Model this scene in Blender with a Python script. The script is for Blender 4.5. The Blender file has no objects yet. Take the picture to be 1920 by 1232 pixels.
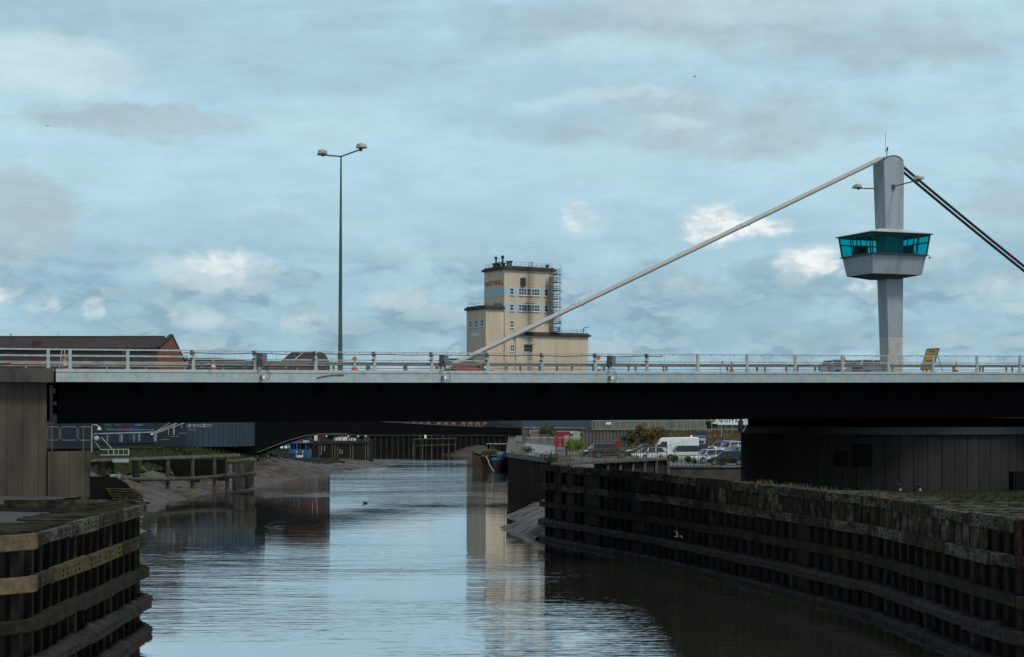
import bpy, bmesh, math, random
from mathutils import Vector, Matrix, noise as mnoise
random.seed(7)
R = math.radians
sc = bpy.context.scene
COL = sc.collection
CAMZ, F, HZ = 9.8, 3200.0, 775.0

# ---------------------------------------------------------------- helpers
def P(x, y, Y):
    """point at depth Y that the photograph shows at pixel x, y"""
    return Vector(((x - 960) / F * Y, Y, CAMZ - (y - HZ) / F * Y))
def zat(y, Y): return CAMZ - (y - HZ) / F * Y
def along(p0, d, x):
    k = (x - 960) / F
    return (k * p0[1] - p0[0]) / (d[0] - k * d[1])

class MB:
    def __init__(s): s.v = []; s.f = []
    def add(s, vs, fs):
        b = len(s.v); s.v += [Vector(v) for v in vs]; s.f += [tuple(i + b for i in f) for f in fs]; return s
    def box(s, x0, x1, y0, y1, z0, z1):
        return s.add([(x0,y0,z0),(x1,y0,z0),(x1,y1,z0),(x0,y1,z0),(x0,y0,z1),(x1,y0,z1),(x1,y1,z1),(x0,y1,z1)],
              [(0,3,2,1),(4,5,6,7),(0,1,5,4),(1,2,6,5),(2,3,7,6),(3,0,4,7)])
    def hexa(s, p):  # 8 corner points bottom 4 then top 4
        return s.add(p, [(0,3,2,1),(4,5,6,7),(0,1,5,4),(1,2,6,5),(2,3,7,6),(3,0,4,7)])
    def beam(s, p, q, w, h, up=(0,0,1)):
        p, q = Vector(p), Vector(q); d = (q - p).normalized(); u = Vector(up)
        sd = d.cross(u)
        if sd.length < 1e-4: sd = d.cross(Vector((0,1,0)))
        sd.normalize(); u2 = sd.cross(d).normalized()
        a, b = sd * w / 2, u2 * h / 2
        return s.hexa([p-a-b, p+a-b, q+a-b, q-a-b, p-a+b, p+a+b, q+a+b, q-a+b])
    def loft(s, rings, caps=True, closed=True):
        n = len(rings[0]); vs = [v for r in rings for v in r]; fs = []
        for i in range(len(rings) - 1):
            for j in range(n if closed else n - 1):
                k = (j + 1) % n
                fs.append((i*n+j, i*n+k, (i+1)*n+k, (i+1)*n+j))
        if caps and closed:
            fs.append(tuple(range(n - 1, -1, -1))); fs.append(tuple((len(rings)-1)*n + j for j in range(n)))
        return s.add(vs, fs)
    def tube(s, pts, r, seg=8, r2=None):
        pts = [Vector(p) for p in pts]; rings = []; m = len(pts)
        prev = None
        for i, p in enumerate(pts):
            d = (pts[min(i+1, m-1)] - pts[max(i-1, 0)]).normalized()
            ref = Vector((0,0,1)) if abs(d.z) < .95 else Vector((0,1,0))
            a = d.cross(ref).normalized(); b = a.cross(d).normalized()
            rr = r if r2 is None else r + (r2 - r) * i / (m - 1)
            if isinstance(r, (list, tuple)): rr = r[i]
            rings.append([p + a*rr*math.cos(2*math.pi*k/seg) + b*rr*math.sin(2*math.pi*k/seg) for k in range(seg)])
        return s.loft(rings)
    def lathe(s, prof, seg=16, c=(0,0,0), axis='z'):
        rings = []
        for r, z in prof:
            ring = []
            for k in range(seg):
                a = 2*math.pi*k/seg
                if axis == 'z': ring.append(Vector((c[0]+r*math.cos(a), c[1]+r*math.sin(a), c[2]+z)))
                elif axis == 'y': ring.append(Vector((c[0]+r*math.cos(a), c[1]+z, c[2]+r*math.sin(a))))
                else: ring.append(Vector((c[0]+z, c[1]+r*math.cos(a), c[2]+r*math.sin(a))))
            rings.append(ring)
        return s.loft(rings)
    def prism(s, poly, axis, a, b):
        """poly of 2-D points extruded from a to b along an axis"""
        def mk(p, t):
            return {'x': (t, p[0], p[1]), 'y': (p[0], t, p[1]), 'z': (p[0], p[1], t)}[axis]
        return s.loft([[mk(p, a) for p in poly], [mk(p, b) for p in poly]])
    def xf(s, m, i0=0):
        for i in range(i0, len(s.v)): s.v[i] = m @ s.v[i]
        return s
    def grid(s, fn, nu, nv):
        b = [fn(i / nu, j / nv) for i in range(nu + 1) for j in range(nv + 1)]
        w = nv + 1
        return s.add(b, [(i*w+j, (i+1)*w+j, (i+1)*w+j+1, i*w+j+1) for i in range(nu) for j in range(nv)])
    def build(s, name, mat, parent=None, world=True, smooth=False, bevel=0.0, mat2=None, split=0):
        me = bpy.data.meshes.new(name)
        if parent is None:
            xs = [v.x for v in s.v]; ys = [v.y for v in s.v]; zs = [v.z for v in s.v]
            org = Vector(((min(xs)+max(xs))/2, (min(ys)+max(ys))/2, min(zs)))
            vs = [v - org for v in s.v]
        elif world:
            im = wmat(parent).inverted(); vs = [im @ v for v in s.v]; org = None
        else: vs = s.v; org = None
        me.from_pydata([tuple(v) for v in vs], [], s.f)
        bm = bmesh.new(); bm.from_mesh(me)
        bmesh.ops.recalc_face_normals(bm, faces=bm.faces); bm.to_mesh(me); bm.free()
        me.materials.append(mat)
        if mat2:
            me.materials.append(mat2)
            for i, p in enumerate(me.polygons):
                if i >= split: p.material_index = 1
        if smooth:
            for p in me.polygons: p.use_smooth = True
        o = bpy.data.objects.new(name, me); COL.objects.link(o)
        if org is not None: o.location = org
        if parent is not None: o.parent = parent
        if bevel:
            b = o.modifiers.new('Bevel', 'BEVEL'); b.width = bevel; b.segments = 2; b.limit_method = 'ANGLE'
        if smooth:
            e = o.modifiers.new('Split', 'EDGE_SPLIT'); e.split_angle = R(35)
        return o
def wmat(o):
    m = Matrix.Translation(o.location) @ o.rotation_euler.to_matrix().to_4x4()
    return wmat(o.parent) @ m if o.parent else m
def tag(o, label=None, cat=None, group=None, kind=None):
    if label: o['label'] = label
    if cat: o['category'] = cat
    if group: o['group'] = group
    if kind: o['kind'] = kind
    return o
def thing(name, label, cat, loc=(0,0,0), rz=0.0, group=None):
    o = bpy.data.objects.new(name, None); COL.objects.link(o); o.empty_display_size = .3
    o.location = loc; o.rotation_euler = (0, 0, rz); return tag(o, label, cat, group)
def copy_tree(o, parent=None, kids=None):
    c = o.copy(); COL.objects.link(c)
    if parent is not None: c.parent = parent
    for ch in KIDS(o): copy_tree(ch, c)
    return c
def KIDS(o): return [x for x in list(COL.objects) if x.parent == o]

# ---------------------------------------------------------------- materials
MATS = {}
def mat(name, col, rough=.7, var=.2, scale=1.5, col2=None, amt=.5, scale2=.6, soft=.12, stretch=(1,1,1), bump=0.0, bscale=8, metal=0.0, spec=.5, joints=None):
    m = bpy.data.materials.new(name); m.use_nodes = True; nt = m.node_tree; N = nt.nodes; L = nt.links
    bs = N['Principled BSDF']; bs.inputs['Roughness'].default_value = rough; bs.inputs['Metallic'].default_value = metal
    bs.inputs['Specular IOR Level'].default_value = spec
    geo = N.new('ShaderNodeNewGeometry'); mp = N.new('ShaderNodeMapping'); mp.inputs['Scale'].default_value = stretch
    L.new(geo.outputs['Position'], mp.inputs['Vector'])
    nz = N.new('ShaderNodeTexNoise'); nz.inputs['Scale'].default_value = scale; nz.inputs['Detail'].default_value = 6
    L.new(mp.outputs[0], nz.inputs['Vector'])
    rp = N.new('ShaderNodeValToRGB')
    rp.color_ramp.elements[0].position = .3; rp.color_ramp.elements[1].position = .7
    rp.color_ramp.elements[0].color = tuple(c * (1 - var) for c in col) + (1,)
    rp.color_ramp.elements[1].color = tuple(min(1, c * (1 + var)) for c in col) + (1,)
    L.new(nz.outputs['Fac'], rp.inputs[0]); out = rp.outputs[0]
    if col2:
        n2 = N.new('ShaderNodeTexNoise'); n2.inputs['Scale'].default_value = scale2; n2.inputs['Detail'].default_value = 8
        n2.inputs['Roughness'].default_value = .65
        L.new(mp.outputs[0], n2.inputs['Vector'])
        mr = N.new('ShaderNodeMapRange'); t = 1 - amt; c = .35 + .3 * t
        mr.inputs['From Min'].default_value = c - soft; mr.inputs['From Max'].default_value = c + soft
        L.new(n2.outputs['Fac'], mr.inputs['Value'])
        mx = N.new('ShaderNodeMix'); mx.data_type = 'RGBA'; mx.inputs['B'].default_value = tuple(col2) + (1,)
        L.new(mr.outputs[0], mx.inputs['Factor']); L.new(out, mx.inputs['A']); out = mx.outputs['Result']
    L.new(out, bs.inputs['Base Color'])
    if bump:
        n3 = N.new('ShaderNodeTexNoise'); n3.inputs['Scale'].default_value = bscale; n3.inputs['Detail'].default_value = 5
        L.new(mp.outputs[0], n3.inputs['Vector'])
        bp = N.new('ShaderNodeBump'); bp.inputs['Strength'].default_value = 1; bp.inputs['Distance'].default_value = bump
        L.new(n3.outputs['Fac'], bp.inputs['Height']); L.new(bp.outputs[0], bs.inputs['Normal'])
    MATS[name] = m; return m

def brick(name, c1, c2, mortar, scale=4.0):
    m = bpy.data.materials.new(name); m.use_nodes = True; nt = m.node_tree; N = nt.nodes; L = nt.links
    bs = N['Principled BSDF']; bs.inputs['Roughness'].default_value = .85
    geo = N.new('ShaderNodeNewGeometry'); sx = N.new('ShaderNodeSeparateXYZ'); L.new(geo.outputs['Position'], sx.inputs[0])
    ad = N.new('ShaderNodeMath'); L.new(sx.outputs[0], ad.inputs[0]); L.new(sx.outputs[1], ad.inputs[1])
    cb = N.new('ShaderNodeCombineXYZ'); L.new(ad.outputs[0], cb.inputs[0]); L.new(sx.outputs[2], cb.inputs[1])
    bt = N.new('ShaderNodeTexBrick'); bt.inputs['Scale'].default_value = scale
    bt.inputs['Color1'].default_value = c1 + (1,); bt.inputs['Color2'].default_value = c2 + (1,); bt.inputs['Mortar'].default_value = mortar + (1,)
    bt.inputs['Mortar Size'].default_value = .015
    L.new(cb.outputs[0], bt.inputs['Vector'])
    nz = N.new('ShaderNodeTexNoise'); nz.inputs['Scale'].default_value = .5; nz.inputs['Detail'].default_value = 6; L.new(geo.outputs['Position'], nz.inputs['Vector'])
    rp = N.new('ShaderNodeMapRange'); rp.inputs['To Min'].default_value = .55; rp.inputs['To Max'].default_value = 1.35; L.new(nz.outputs['Fac'], rp.inputs['Value'])
    mx = N.new('ShaderNodeMix'); mx.data_type = 'RGBA'; mx.blend_type = 'MULTIPLY'; mx.inputs['Factor'].default_value = 1
    L.new(bt.outputs['Color'], mx.inputs['A']); L.new(rp.outputs[0], mx.inputs['B']); L.new(mx.outputs['Result'], bs.inputs['Base Color'])
    MATS[name] = m; return m
def emis(name, col, s):
    m = bpy.data.materials.new(name); m.use_nodes = True; b = m.node_tree.nodes['Principled BSDF']
    b.inputs['Base Color'].default_value = col + (1,); b.inputs['Emission Color'].default_value = col + (1,); b.inputs['Emission Strength'].default_value = s
    return m

fascia_paint = mat('fascia_paint', (.33,.385,.395), .6, .08, 1.2, (.25,.29,.29), .25, 2.5, .1)
rail_paint = mat('rail_paint', (.36,.39,.39), .5, .12, 3, (.25,.24,.2), .2, 4)
rail_rusty = mat('rail_rusty', (.30,.27,.23), .6, .2, 3, (.14,.06,.04), .3, 2, stretch=(.5,.5,2))
galv = mat('galvanised', (.30,.31,.30), .5, .15, 4, metal=.1)
rust_rail = mat('rust_rail', (.10,.088,.072), .7, .3, 3, (.06,.035,.02), .35, 2)
dark_metal = mat('dark_metal', (.02,.025,.03), .5, .2)
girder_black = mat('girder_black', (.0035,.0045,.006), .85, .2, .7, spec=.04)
black_hose = mat('black_hose', (.012,.012,.013), .6, .1)
tower_grey = mat('tower_grey', (.29,.32,.345), .65, .06, .8, (.20,.22,.24), .22, 1.3, .1, stretch=(1,1,.22))
tower_base = mat('tower_base', (.42,.41,.38), .65, .06, .8, (.33,.32,.3), .15, 1.5)
cable_white = mat('cable_white', (.36,.355,.335), .55, .06, 1)
cable_black = mat('cable_black', (.018,.022,.027), .5, .1)
pier_conc = mat('pier_concrete', (.085,.069,.050), .95, .16, .35, (.036,.030,.022), .42, 1.1, .16, stretch=(1,1,.16), bump=.006, bscale=14)
edge_conc = mat('edge_concrete', (.075,.066,.052), .9, .2, .9, (.035,.032,.028), .4, .8, stretch=(1,1,.5), bump=.006)
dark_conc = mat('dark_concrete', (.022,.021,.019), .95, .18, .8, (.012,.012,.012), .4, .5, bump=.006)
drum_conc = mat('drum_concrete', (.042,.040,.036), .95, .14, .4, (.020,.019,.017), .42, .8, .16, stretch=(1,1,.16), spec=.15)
timber_pale = mat('timber_pale', (.085,.078,.058), .9, .55, 4, (.012,.011,.008), .48, 1.3, .10, stretch=(1,.6,1.2), bump=.03, bscale=7, spec=.2)
timber_moss = mat('timber_moss', (.042,.037,.019), .95, .45, 4, (.010,.009,.007), .45, 1.2, .12, bump=.03, bscale=7, spec=.15)
timber_lichen = mat('timber_lichen', (.070,.058,.030), .95, .5, 3.5, (.060,.050,.016), .26, 1.8, .10, stretch=(1,.6,1.2), bump=.03, bscale=7, spec=.15)
timber_green = mat('timber_green', (.020,.021,.010), .9, .45, 3, (.006,.006,.005), .42, 1.0, .12, bump=.03, bscale=7, spec=.15)
timber_mud = mat('timber_mud', (.011,.0095,.008), .8, .4, 2.5, (.032,.028,.023), .28, 2, .1, bump=.05, bscale=6, spec=.25)
crust_mud = mat('crust_mud', (.024,.021,.0175), .7, .45, 3, (.007,.006,.0055), .45, 1.6, .12, bump=.07, bscale=6, spec=.3)
timber_dark = mat('timber_dark', (.0085,.0075,.006), .9, .4, 2.5, (.008,.008,.007), .4, 1, .15, bump=.015)
timber_black = mat('timber_black', (.007,.0065,.006), .9, .4, 1.5, spec=.1)
pile_wood = mat('pile_wood', (.018,.016,.012), .9, .4, 2.5, (.007,.006,.005), .5, 1, .15, stretch=(1,1,.3), bump=.015, spec=.15)
beige_block = mat('beige_block', (.135,.100,.058), .9, .3, 3, (.055,.042,.026), .38, 2.2, .14, bump=.015, spec=.2)
jetty_wood = mat('jetty_wood', (.060,.048,.034), .85, .4, 2, (.02,.017,.013), .4, 1.2, .15, bump=.01)
jetty_top = mat('jetty_top', (.125,.11,.078), .85, .35, 2, (.04,.04,.024), .4, 1.5, .15)
mud = mat('mud', (.084,.068,.054), .46, .35, 1.5, (.030,.025,.021), .45, 1.0, .12, stretch=(.38,1.5,1), bump=.22, bscale=1.6, spec=.25)
ground_m = mat('ground_soil', (.022,.020,.015), 1, .3, .4, (.016,.020,.008), .4, .15, .1, bump=.03, bscale=3, spec=.05)
gravel_m = mat('gravel', (.035,.034,.033), .9, .35, 5, (.18,.18,.17), .1, 9, .05, bump=.015, bscale=9)
tarmac_m = mat('tarmac', (.075,.075,.075), .9, .2, 2, (.11,.11,.105), .3, .6)
road_m = mat('road_asphalt', (.05,.05,.052), .9, .2, 2)
grass_m = mat('grass', (.032,.050,.013), .85, .5, 1.5, (.055,.052,.02), .35, .8)
drygrass_m = mat('dry_grass', (.115,.078,.028), .85, .4, 1.5, (.05,.058,.018), .4, .5)
leaf_green = mat('leaf_green', (.035,.055,.015), .8, .5, 2, (.065,.075,.018), .3, 1)
leaf_bright = mat('leaf_bright', (.12,.17,.018), .7, .4, 2)
leaf_dark = mat('leaf_dark', (.035,.055,.018), .7, .5, 2)
leaf_rust = mat('leaf_rust', (.12,.058,.020), .85, .45, 1.2, (.06,.055,.018), .4, .7)
bark = mat('bark', (.06,.045,.03), .9, .3)
beige_render = mat('beige_render', (.63,.515,.395), .9, .06, .3, (.48,.385,.28), .38, .55, .16, stretch=(1,1,.14), spec=.2)
blue_band = mat('blue_band', (.38,.50,.54), .85, .06, .3)
roof_trim = mat('roof_trim', (.055,.028,.026), .8, .3, .6)
roof_felt = mat('roof_felt', (.07,.07,.07), .9, .2)
red_letter = mat('red_letter', (.48,.015,.015), .7, .1)
frame_white = mat('frame_white', (.62,.62,.58), .6, .08)
frame_dark = mat('frame_dark', (.02,.026,.028), .5, .1)
glass_dark = mat('glass_dark', (.025,.03,.035), .12, .2, 1, spec=.8)
scaff_m = mat('scaffold_steel', (.10,.12,.15), .5, .3, 2, (.15,.07,.05), .25, .5, metal=.2)
scaff_board = mat('scaffold_board', (.17,.12,.09), .9, .3, 2)
scaff_net = mat('scaffold_net', (.03,.16,.30), .9, .3, 1)
tile_dark = mat('tile_dark', (.020,.015,.015), .9, .3, 3, (.036,.022,.019), .3, .5, stretch=(1,1,1), bump=.02, bscale=6)
brick_red = brick('brick_red', (.095,.027,.018), (.066,.022,.016), (.05,.038,.034), 4)
brick_orange = brick('brick_orange', (.22,.068,.038), (.17,.05,.03), (.14,.09,.07), 4)
brick_grey = brick('brick_grey', (.050,.047,.050), (.036,.034,.037), (.06,.06,.06), 4)
hub_blue = mat('hub_blue', (.020,.042,.065), .55, .12, .8, (.014,.028,.044), .3, .3, .2, stretch=(1,1,.1))
hub_black = mat('hub_black', (.004,.005,.006), .85, .2, spec=.05)
beam_grey = mat('beam_grey', (.10,.13,.155), .6, .06, .5)
white_paint = mat('white_paint', (.72,.72,.70), .5, .05)
pale_steel = mat('pale_steel', (.36,.38,.39), .45, .08, metal=.1)
clad_grey = mat('clad_grey', (.115,.108,.094), .85, .15, .6, (.075,.07,.06), .3, 1.2, stretch=(1,1,.2))
shed_green = mat('shed_green', (.155,.165,.115), .75, .08, .4, (.12,.13,.09), .3, .4)
sign_white = mat('sign_white', (.72,.78,.78), .5, .05)
sign_ink = mat('sign_ink', (.02,.05,.06), .6, .1)
totem_navy = mat('totem_navy', (.02,.03,.09), .5, .2)
post_red = mat('post_red', (.26,.014,.008), .5, .12)
orange_lamp = mat('orange_lamp', (.62,.23,.02), .35, .15)
red_lamp = mat('red_lamp', (.45,.05,.04), .35, .1)
cone_red = mat('cone_red', (.42,.07,.04), .6, .12)
cone_white = mat('cone_white', (.66,.66,.64), .5, .08)
cone_black = mat('cone_black', (.03,.03,.03), .7, .1)
yellow_sign = mat('yellow_sign', (.52,.30,.02), .6, .08)
box_dark = mat('box_dark', (.028,.038,.045), .55, .15)
box_panel = mat('box_panel', (.085,.14,.18), .4, .1)
rubber = mat('rubber', (.012,.012,.012), .85, .1)
rim_m = mat('rim_alloy', (.55,.56,.57), .3, .05, metal=.6)
car_glass = mat('car_glass', (.015,.022,.025), .08, .1, spec=.5)
lamp_glass = mat('lamp_glass', (.75,.77,.78), .15, .05)
tail_glass = mat('tail_glass', (.45,.02,.02), .25, .05)
lamp_case = mat('lamp_case', (.33,.31,.28), .6, .2, 5)
pole_green = mat('pole_green', (.045,.06,.065), .55, .2, 3, (.12,.11,.09), .25, 1, stretch=(3,3,.2))
hull_m = mat('barge_hull', (.035,.027,.023), .7, .4, 1, (.07,.045,.03), .35, .6, stretch=(1,1,.4))
tarp_blue = mat('tarp_blue', (.015,.20,.34), .6, .15, 2)
rope_m = mat('rope', (.42,.38,.30), .9, .1)
boat_blue = mat('boat_blue', (.035,.11,.22), .5, .2, 1)
sheet_steel = mat('sheet_steel', (.018,.015,.012), .85, .35, 1, (.008,.007,.006), .4, .4, .2, stretch=(1,1,.3), spec=.1)
cap_conc = mat('cap_concrete', (.085,.082,.075), .9, .25, 1.2, (.045,.045,.04), .35, .7, bump=.02)
skin_m = mat('skin', (.42,.25,.18), .6, .05)
cloth_white = mat('cloth_white', (.68,.68,.70), .9, .06)
cloth_black = mat('cloth_black', (.012,.012,.014), .9, .1)
cloth_navy = mat('cloth_navy', (.02,.025,.04), .9, .1)
hair_m = mat('hair', (.02,.015,.012), .7, .1)
gull_m = mat('gull_feather', (.10,.092,.078), .8, .15, 6)
bird_dark = mat('bird_feather', (.012,.013,.014), .8, .1)
def paint(name, c, r=.22): 
    m = mat(name, c, r, .03); m.node_tree.nodes['Principled BSDF'].inputs['Coat Weight'].default_value = .25; return m
# ---------------------------------------------------------------- camera
cam = bpy.data.cameras.new('camera'); camo = bpy.data.objects.new('camera', cam); COL.objects.link(camo)
camo.location = (0, 0, CAMZ); camo.rotation_euler = (R(90), 0, 0)
cam.sensor_width = 36; cam.lens = 60; cam.shift_y = (HZ - 616) / 1920; cam.clip_start = .5; cam.clip_end = 6000
sc.camera = camo
sc.view_settings.view_transform = 'Standard'; sc.view_settings.look = 'None'; sc.view_settings.exposure = 0; sc.view_settings.gamma = 1

# ---------------------------------------------------------------- sky
SUN_AZ, SUN_EL = 146.0, 58.0     # compass style: 0 = straight ahead, clockwise
w = bpy.data.worlds.new('World'); sc.world = w; w.use_nodes = True
nt = w.node_tree; N = nt.nodes; L = nt.links; N.clear()
def nd(t, **k):
    n = N.new(t)
    for a, b in k.items(): setattr(n, a, b)
    return n
def val(x, sock):
    if isinstance(x, (int, float)): sock.default_value = x
    else: L.new(x, sock)
def ma(op, a, b=0.0, c=None, clamp=False):
    n = nd('ShaderNodeMath', operation=op, use_clamp=clamp); val(a, n.inputs[0]); val(b, n.inputs[1])
    if c is not None: val(c, n.inputs[2])
    return n.outputs[0]
def sstep(x, a, b, lo=0.0, hi=1.0):
    n = nd('ShaderNodeMapRange', interpolation_type='SMOOTHSTEP'); val(x, n.inputs['Value'])
    n.inputs['From Min'].default_value = a; n.inputs['From Max'].default_value = b
    n.inputs['To Min'].default_value = lo; n.inputs['To Max'].default_value = hi
    return n.outputs[0]
def noi(u, v, su, sv, detail=6, rough=.55, z=0.0, dist=0.0):
    c = nd('ShaderNodeCombineXYZ'); L.new(ma('MULTIPLY', u, su), c.inputs[0]); L.new(ma('MULTIPLY', v, sv), c.inputs[1]); c.inputs[2].default_value = z
    n = nd('ShaderNodeTexNoise'); n.inputs['Scale'].default_value = 1; n.inputs['Detail'].default_value = detail; n.inputs['Roughness'].default_value = rough
    n.inputs['Distortion'].default_value = dist
    L.new(c.outputs[0], n.inputs['Vector']); return n.outputs['Fac']
def mixc(f, a, b):
    n = nd('ShaderNodeMix', data_type='RGBA'); val(f, n.inputs['Factor'])
    for x, k in ((a, 'A'), (b, 'B')):
        if isinstance(x, tuple): n.inputs[k].default_value = x + (1,)
        else: L.new(x, n.inputs[k])
    return n.outputs['Result']
def s2l(r, g, b):
    f = lambda c: (c/255/12.92) if c/255 <= .04045 else ((c/255+.055)/1.055)**2.4
    return (f(r), f(g), f(b))
tc = nd('ShaderNodeTexCoord'); sx = nd('ShaderNodeSeparateXYZ'); L.new(tc.outputs['Generated'], sx.inputs[0])
az = ma('ARCTAN2', sx.outputs[0], sx.outputs[1]); el = ma('ARCSINE', sx.outputs[2])
# U, V count hundreds of photo pixels from the left edge / downwards, as angles on the sky
U0 = ma('MULTIPLY_ADD', az, 32.0, 9.6); V0 = ma('MULTIPLY_ADD', el, -32.0, 7.75)
wu = ma('SUBTRACT', noi(U0, V0, .55, .9, 5, .6, 3.0), .5); wv = ma('SUBTRACT', noi(U0, V0, .55, .9, 5, .6, 9.0), .5)
wu2 = ma('SUBTRACT', noi(U0, V0, 2.6, 3.4, 6, .62, 13.0), .5); wv2 = ma('SUBTRACT', noi(U0, V0, 2.6, 3.4, 6, .62, 19.0), .5)
U = ma('ADD', U0, ma('ADD', ma('MULTIPLY', wu, 1.5), ma('MULTIPLY', wu2, .35))); V = ma('ADD', V0, ma('ADD', ma('MULTIPLY', wv, .85), ma('MULTIPLY', wv2, .28)))
Ub = ma('ADD', U0, ma('MULTIPLY', wu2, .55)); Vb = ma('ADD', V0, ma('MULTIPLY', wv2, .42))
def blob(cx, cy, rx, ry, u=None, v=None):
    a = ma('MULTIPLY', ma('SUBTRACT', u or U, cx), 1 / rx); b = ma('MULTIPLY', ma('SUBTRACT', v or V, cy), 1 / ry)
    d = ma('ADD', ma('MULTIPLY', a, a), ma('MULTIPLY', b, b))
    return sstep(d, 1.0, 0.0)
def blobs(lst, u=None, v=None):
    o = None
    for cx, cy, rx, ry, am in lst:
        g = ma('MULTIPLY', blob(cx, cy, rx, ry, u, v), am); o = g if o is None else ma('MAXIMUM', o, g)
    return o
n_lo = noi(U0, V0, .28, 1.25, 7, .55, 1.7, .3)     # long flat streaks
n_md = noi(U0, V0, .36, 1.0, 8, .52, 5.1, .3)
n_hi = noi(U0, V0, 1.05, 1.9, 9, .58, 7.7, .15)
n_er = noi(U0, V0, 1.9, 2.7, 9, .6, 31.0, .2)
grain = noi(U0, V0, .9, 2.6, 10, .62, 41.0, .3); grain2 = noi(U0, V0, .25, .8, 6, .55, 47.0, .3)
# clear air: paler and brighter to mid height, deeper teal low down
sky = mixc(sstep(V0, 2.5, 6.6), s2l(173, 210, 228), s2l(146, 187, 208))
sky = mixc(ma('MULTIPLY', sstep(n_lo, .42, .68), .35), sky, s2l(190, 220, 230))
# high grey-blue sheets
hi = ma('MAXIMUM', ma('MULTIPLY', sstep(n_md, .40, .68), sstep(V0, 2.6, .8)),
        blobs([(1.6,.55,4.2,.75,.9),(5.4,1.3,5.0,.85,.75),(10.2,2.35,2.8,.38,.7),(9.5,1.5,6.0,.9,.45)]))
sky = mixc(ma('MULTIPLY', hi, .78), sky, s2l(157, 188, 207))
# warm grey flat clouds
wg = blobs([(2.8,2.45,2.9,.48,.75),(13.8,2.4,4.6,1.0,.6),(12.8,.55,5.5,.7,.6),(16.5,1.1,4.5,.8,.55),(.3,4.3,1.65,1.15,.95),(19.2,4.1,1.6,1.0,.6),(5.2,4.15,1.0,.25,.35),(18.9,3.0,.8,.6,.4)])
wg = sstep(ma('ADD', wg, ma('MULTIPLY', ma('SUBTRACT', n_hi, .5), 1.1)), .10, .80)
sky = mixc(ma('MULTIPLY', wg, ma('MULTIPLY', .85, sstep(V0, 5.6, 4.9))), sky, s2l(163, 187, 199))
# pale patches
pl = blobs([(.9,1.55,2.1,.75,.9),(14.5,.2,4.5,.5,.4),(12.0,1.0,4.0,.4,.3),(1.8,.05,1.6,.22,.4),(11.5,1.95,2.2,.16,.5),(12.6,2.35,.9,.15,.5)])
sky = mixc(ma('MULTIPLY', pl, .8), sky, s2l(199, 225, 233))
# low cumulus field
def dens(dv):
    v2 = ma('ADD', V0, dv)
    a = noi(U0, v2, .85, 1.75, 8, .53, 21.0, .2)
    return a
d0 = dens(0.0); d1 = dens(-.30)
low = sstep(V0, 4.2, 5.7)
cov = ma('MULTIPLY', sstep(d0, .42, .58), low)
sky = mixc(ma('MULTIPLY', cov, .95), sky, s2l(126, 162, 185))
lit = sstep(ma('SUBTRACT', d0, d1), .0, .10)
sky = mixc(ma('MULTIPLY', ma('MULTIPLY', lit, sstep(d0, .43, .55)), ma('MULTIPLY', low, .55)), sky, s2l(180, 207, 219))
big = ma('MULTIPLY', blobs([(13.6,5.5,3.2,.75,.8),(4.0,5.65,3.0,.5,.6),(.8,5.4,2.0,.5,.6),(18.0,5.2,2.4,.8,.6),(15.5,6.3,5.0,.35,.7),(5.0,6.15,5.0,.3,.6),(8.2,6.35,3.0,.35,.5)]), sstep(n_hi, .3, .6))
sky = mixc(big, sky, s2l(136, 173, 194))
cu = blobs([(4.1,5.15,1.35,.48,.75),(10.95,4.2,.75,.5,.55),(15.0,5.05,1.0,.55,.55),(12.9,5.35,1.3,.5,.35),(7.4,5.65,.9,.3,.5),(3.8,5.95,.9,.3,.5),(9.0,5.85,.7,.25,.4),(18.7,5.6,1.2,.5,.45),(17.6,4.9,.7,.4,.5),(15.6,5.9,.9,.3,.3),(5.6,6.1,.7,.25,.6),(13.0,6.0,.9,.25,.35)])
cu = sstep(ma('ADD', cu, ma('MULTIPLY', ma('SUBTRACT', n_er, .5), .9)), .08, .85)
sky = mixc(ma('MULTIPLY', cu, ma('MULTIPLY', .8, sstep(V0, 3.6, 4.6))), sky, s2l(192, 214, 222))
wh = blobs([(13.35,4.25,.85,.55,1.0),(14.15,4.30,.95,.26,.8),(15.05,4.92,.85,.42,.85),(1.92,5.85,.36,.30,.62),(.15,5.66,.95,.34,.52),(.95,5.80,.6,.25,.42),(4.2,4.95,1.2,.36,.52),(10.85,4.1,.6,.42,.45),(16.0,5.3,.7,.3,.4),(5.9,6.05,.6,.25,.45)], Ub, Vb)
wh = sstep(ma('ADD', wh, ma('MULTIPLY', ma('SUBTRACT', n_er, .5), 1.5)), .18, .95)
sky = mixc(ma('MULTIPLY', wh, ma('MULTIPLY', sstep(V0, 3.2, 3.9), sstep(V0, 6.6, 6.0))), sky, mixc(sstep(ma('ADD', grain, ma('MULTIPLY', wv2, -.5)), .40, .60), s2l(196, 215, 223), s2l(231, 240, 242)))
gv = ma('MULTIPLY', ma('ADD', .70, ma('MULTIPLY', grain, .60)), ma('ADD', .86, ma('MULTIPLY', grain2, .28)))
cg = nd('ShaderNodeCombineXYZ'); [L.new(gv, cg.inputs[i]) for i in range(3)]
gm = nd('ShaderNodeMix', data_type='RGBA', blend_type='MULTIPLY'); gm.inputs['Factor'].default_value = .62; L.new(sky, gm.inputs['A']); L.new(cg.outputs[0], gm.inputs['B']); sky = gm.outputs['Result']
wb_ = nd('ShaderNodeMix', data_type='RGBA', blend_type='MULTIPLY'); wb_.inputs['Factor'].default_value = 1; L.new(sky, wb_.inputs['A']); wb_.inputs['B'].default_value = (1.05, 1.0, .975, 1); sky = wb_.outputs['Result']
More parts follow.
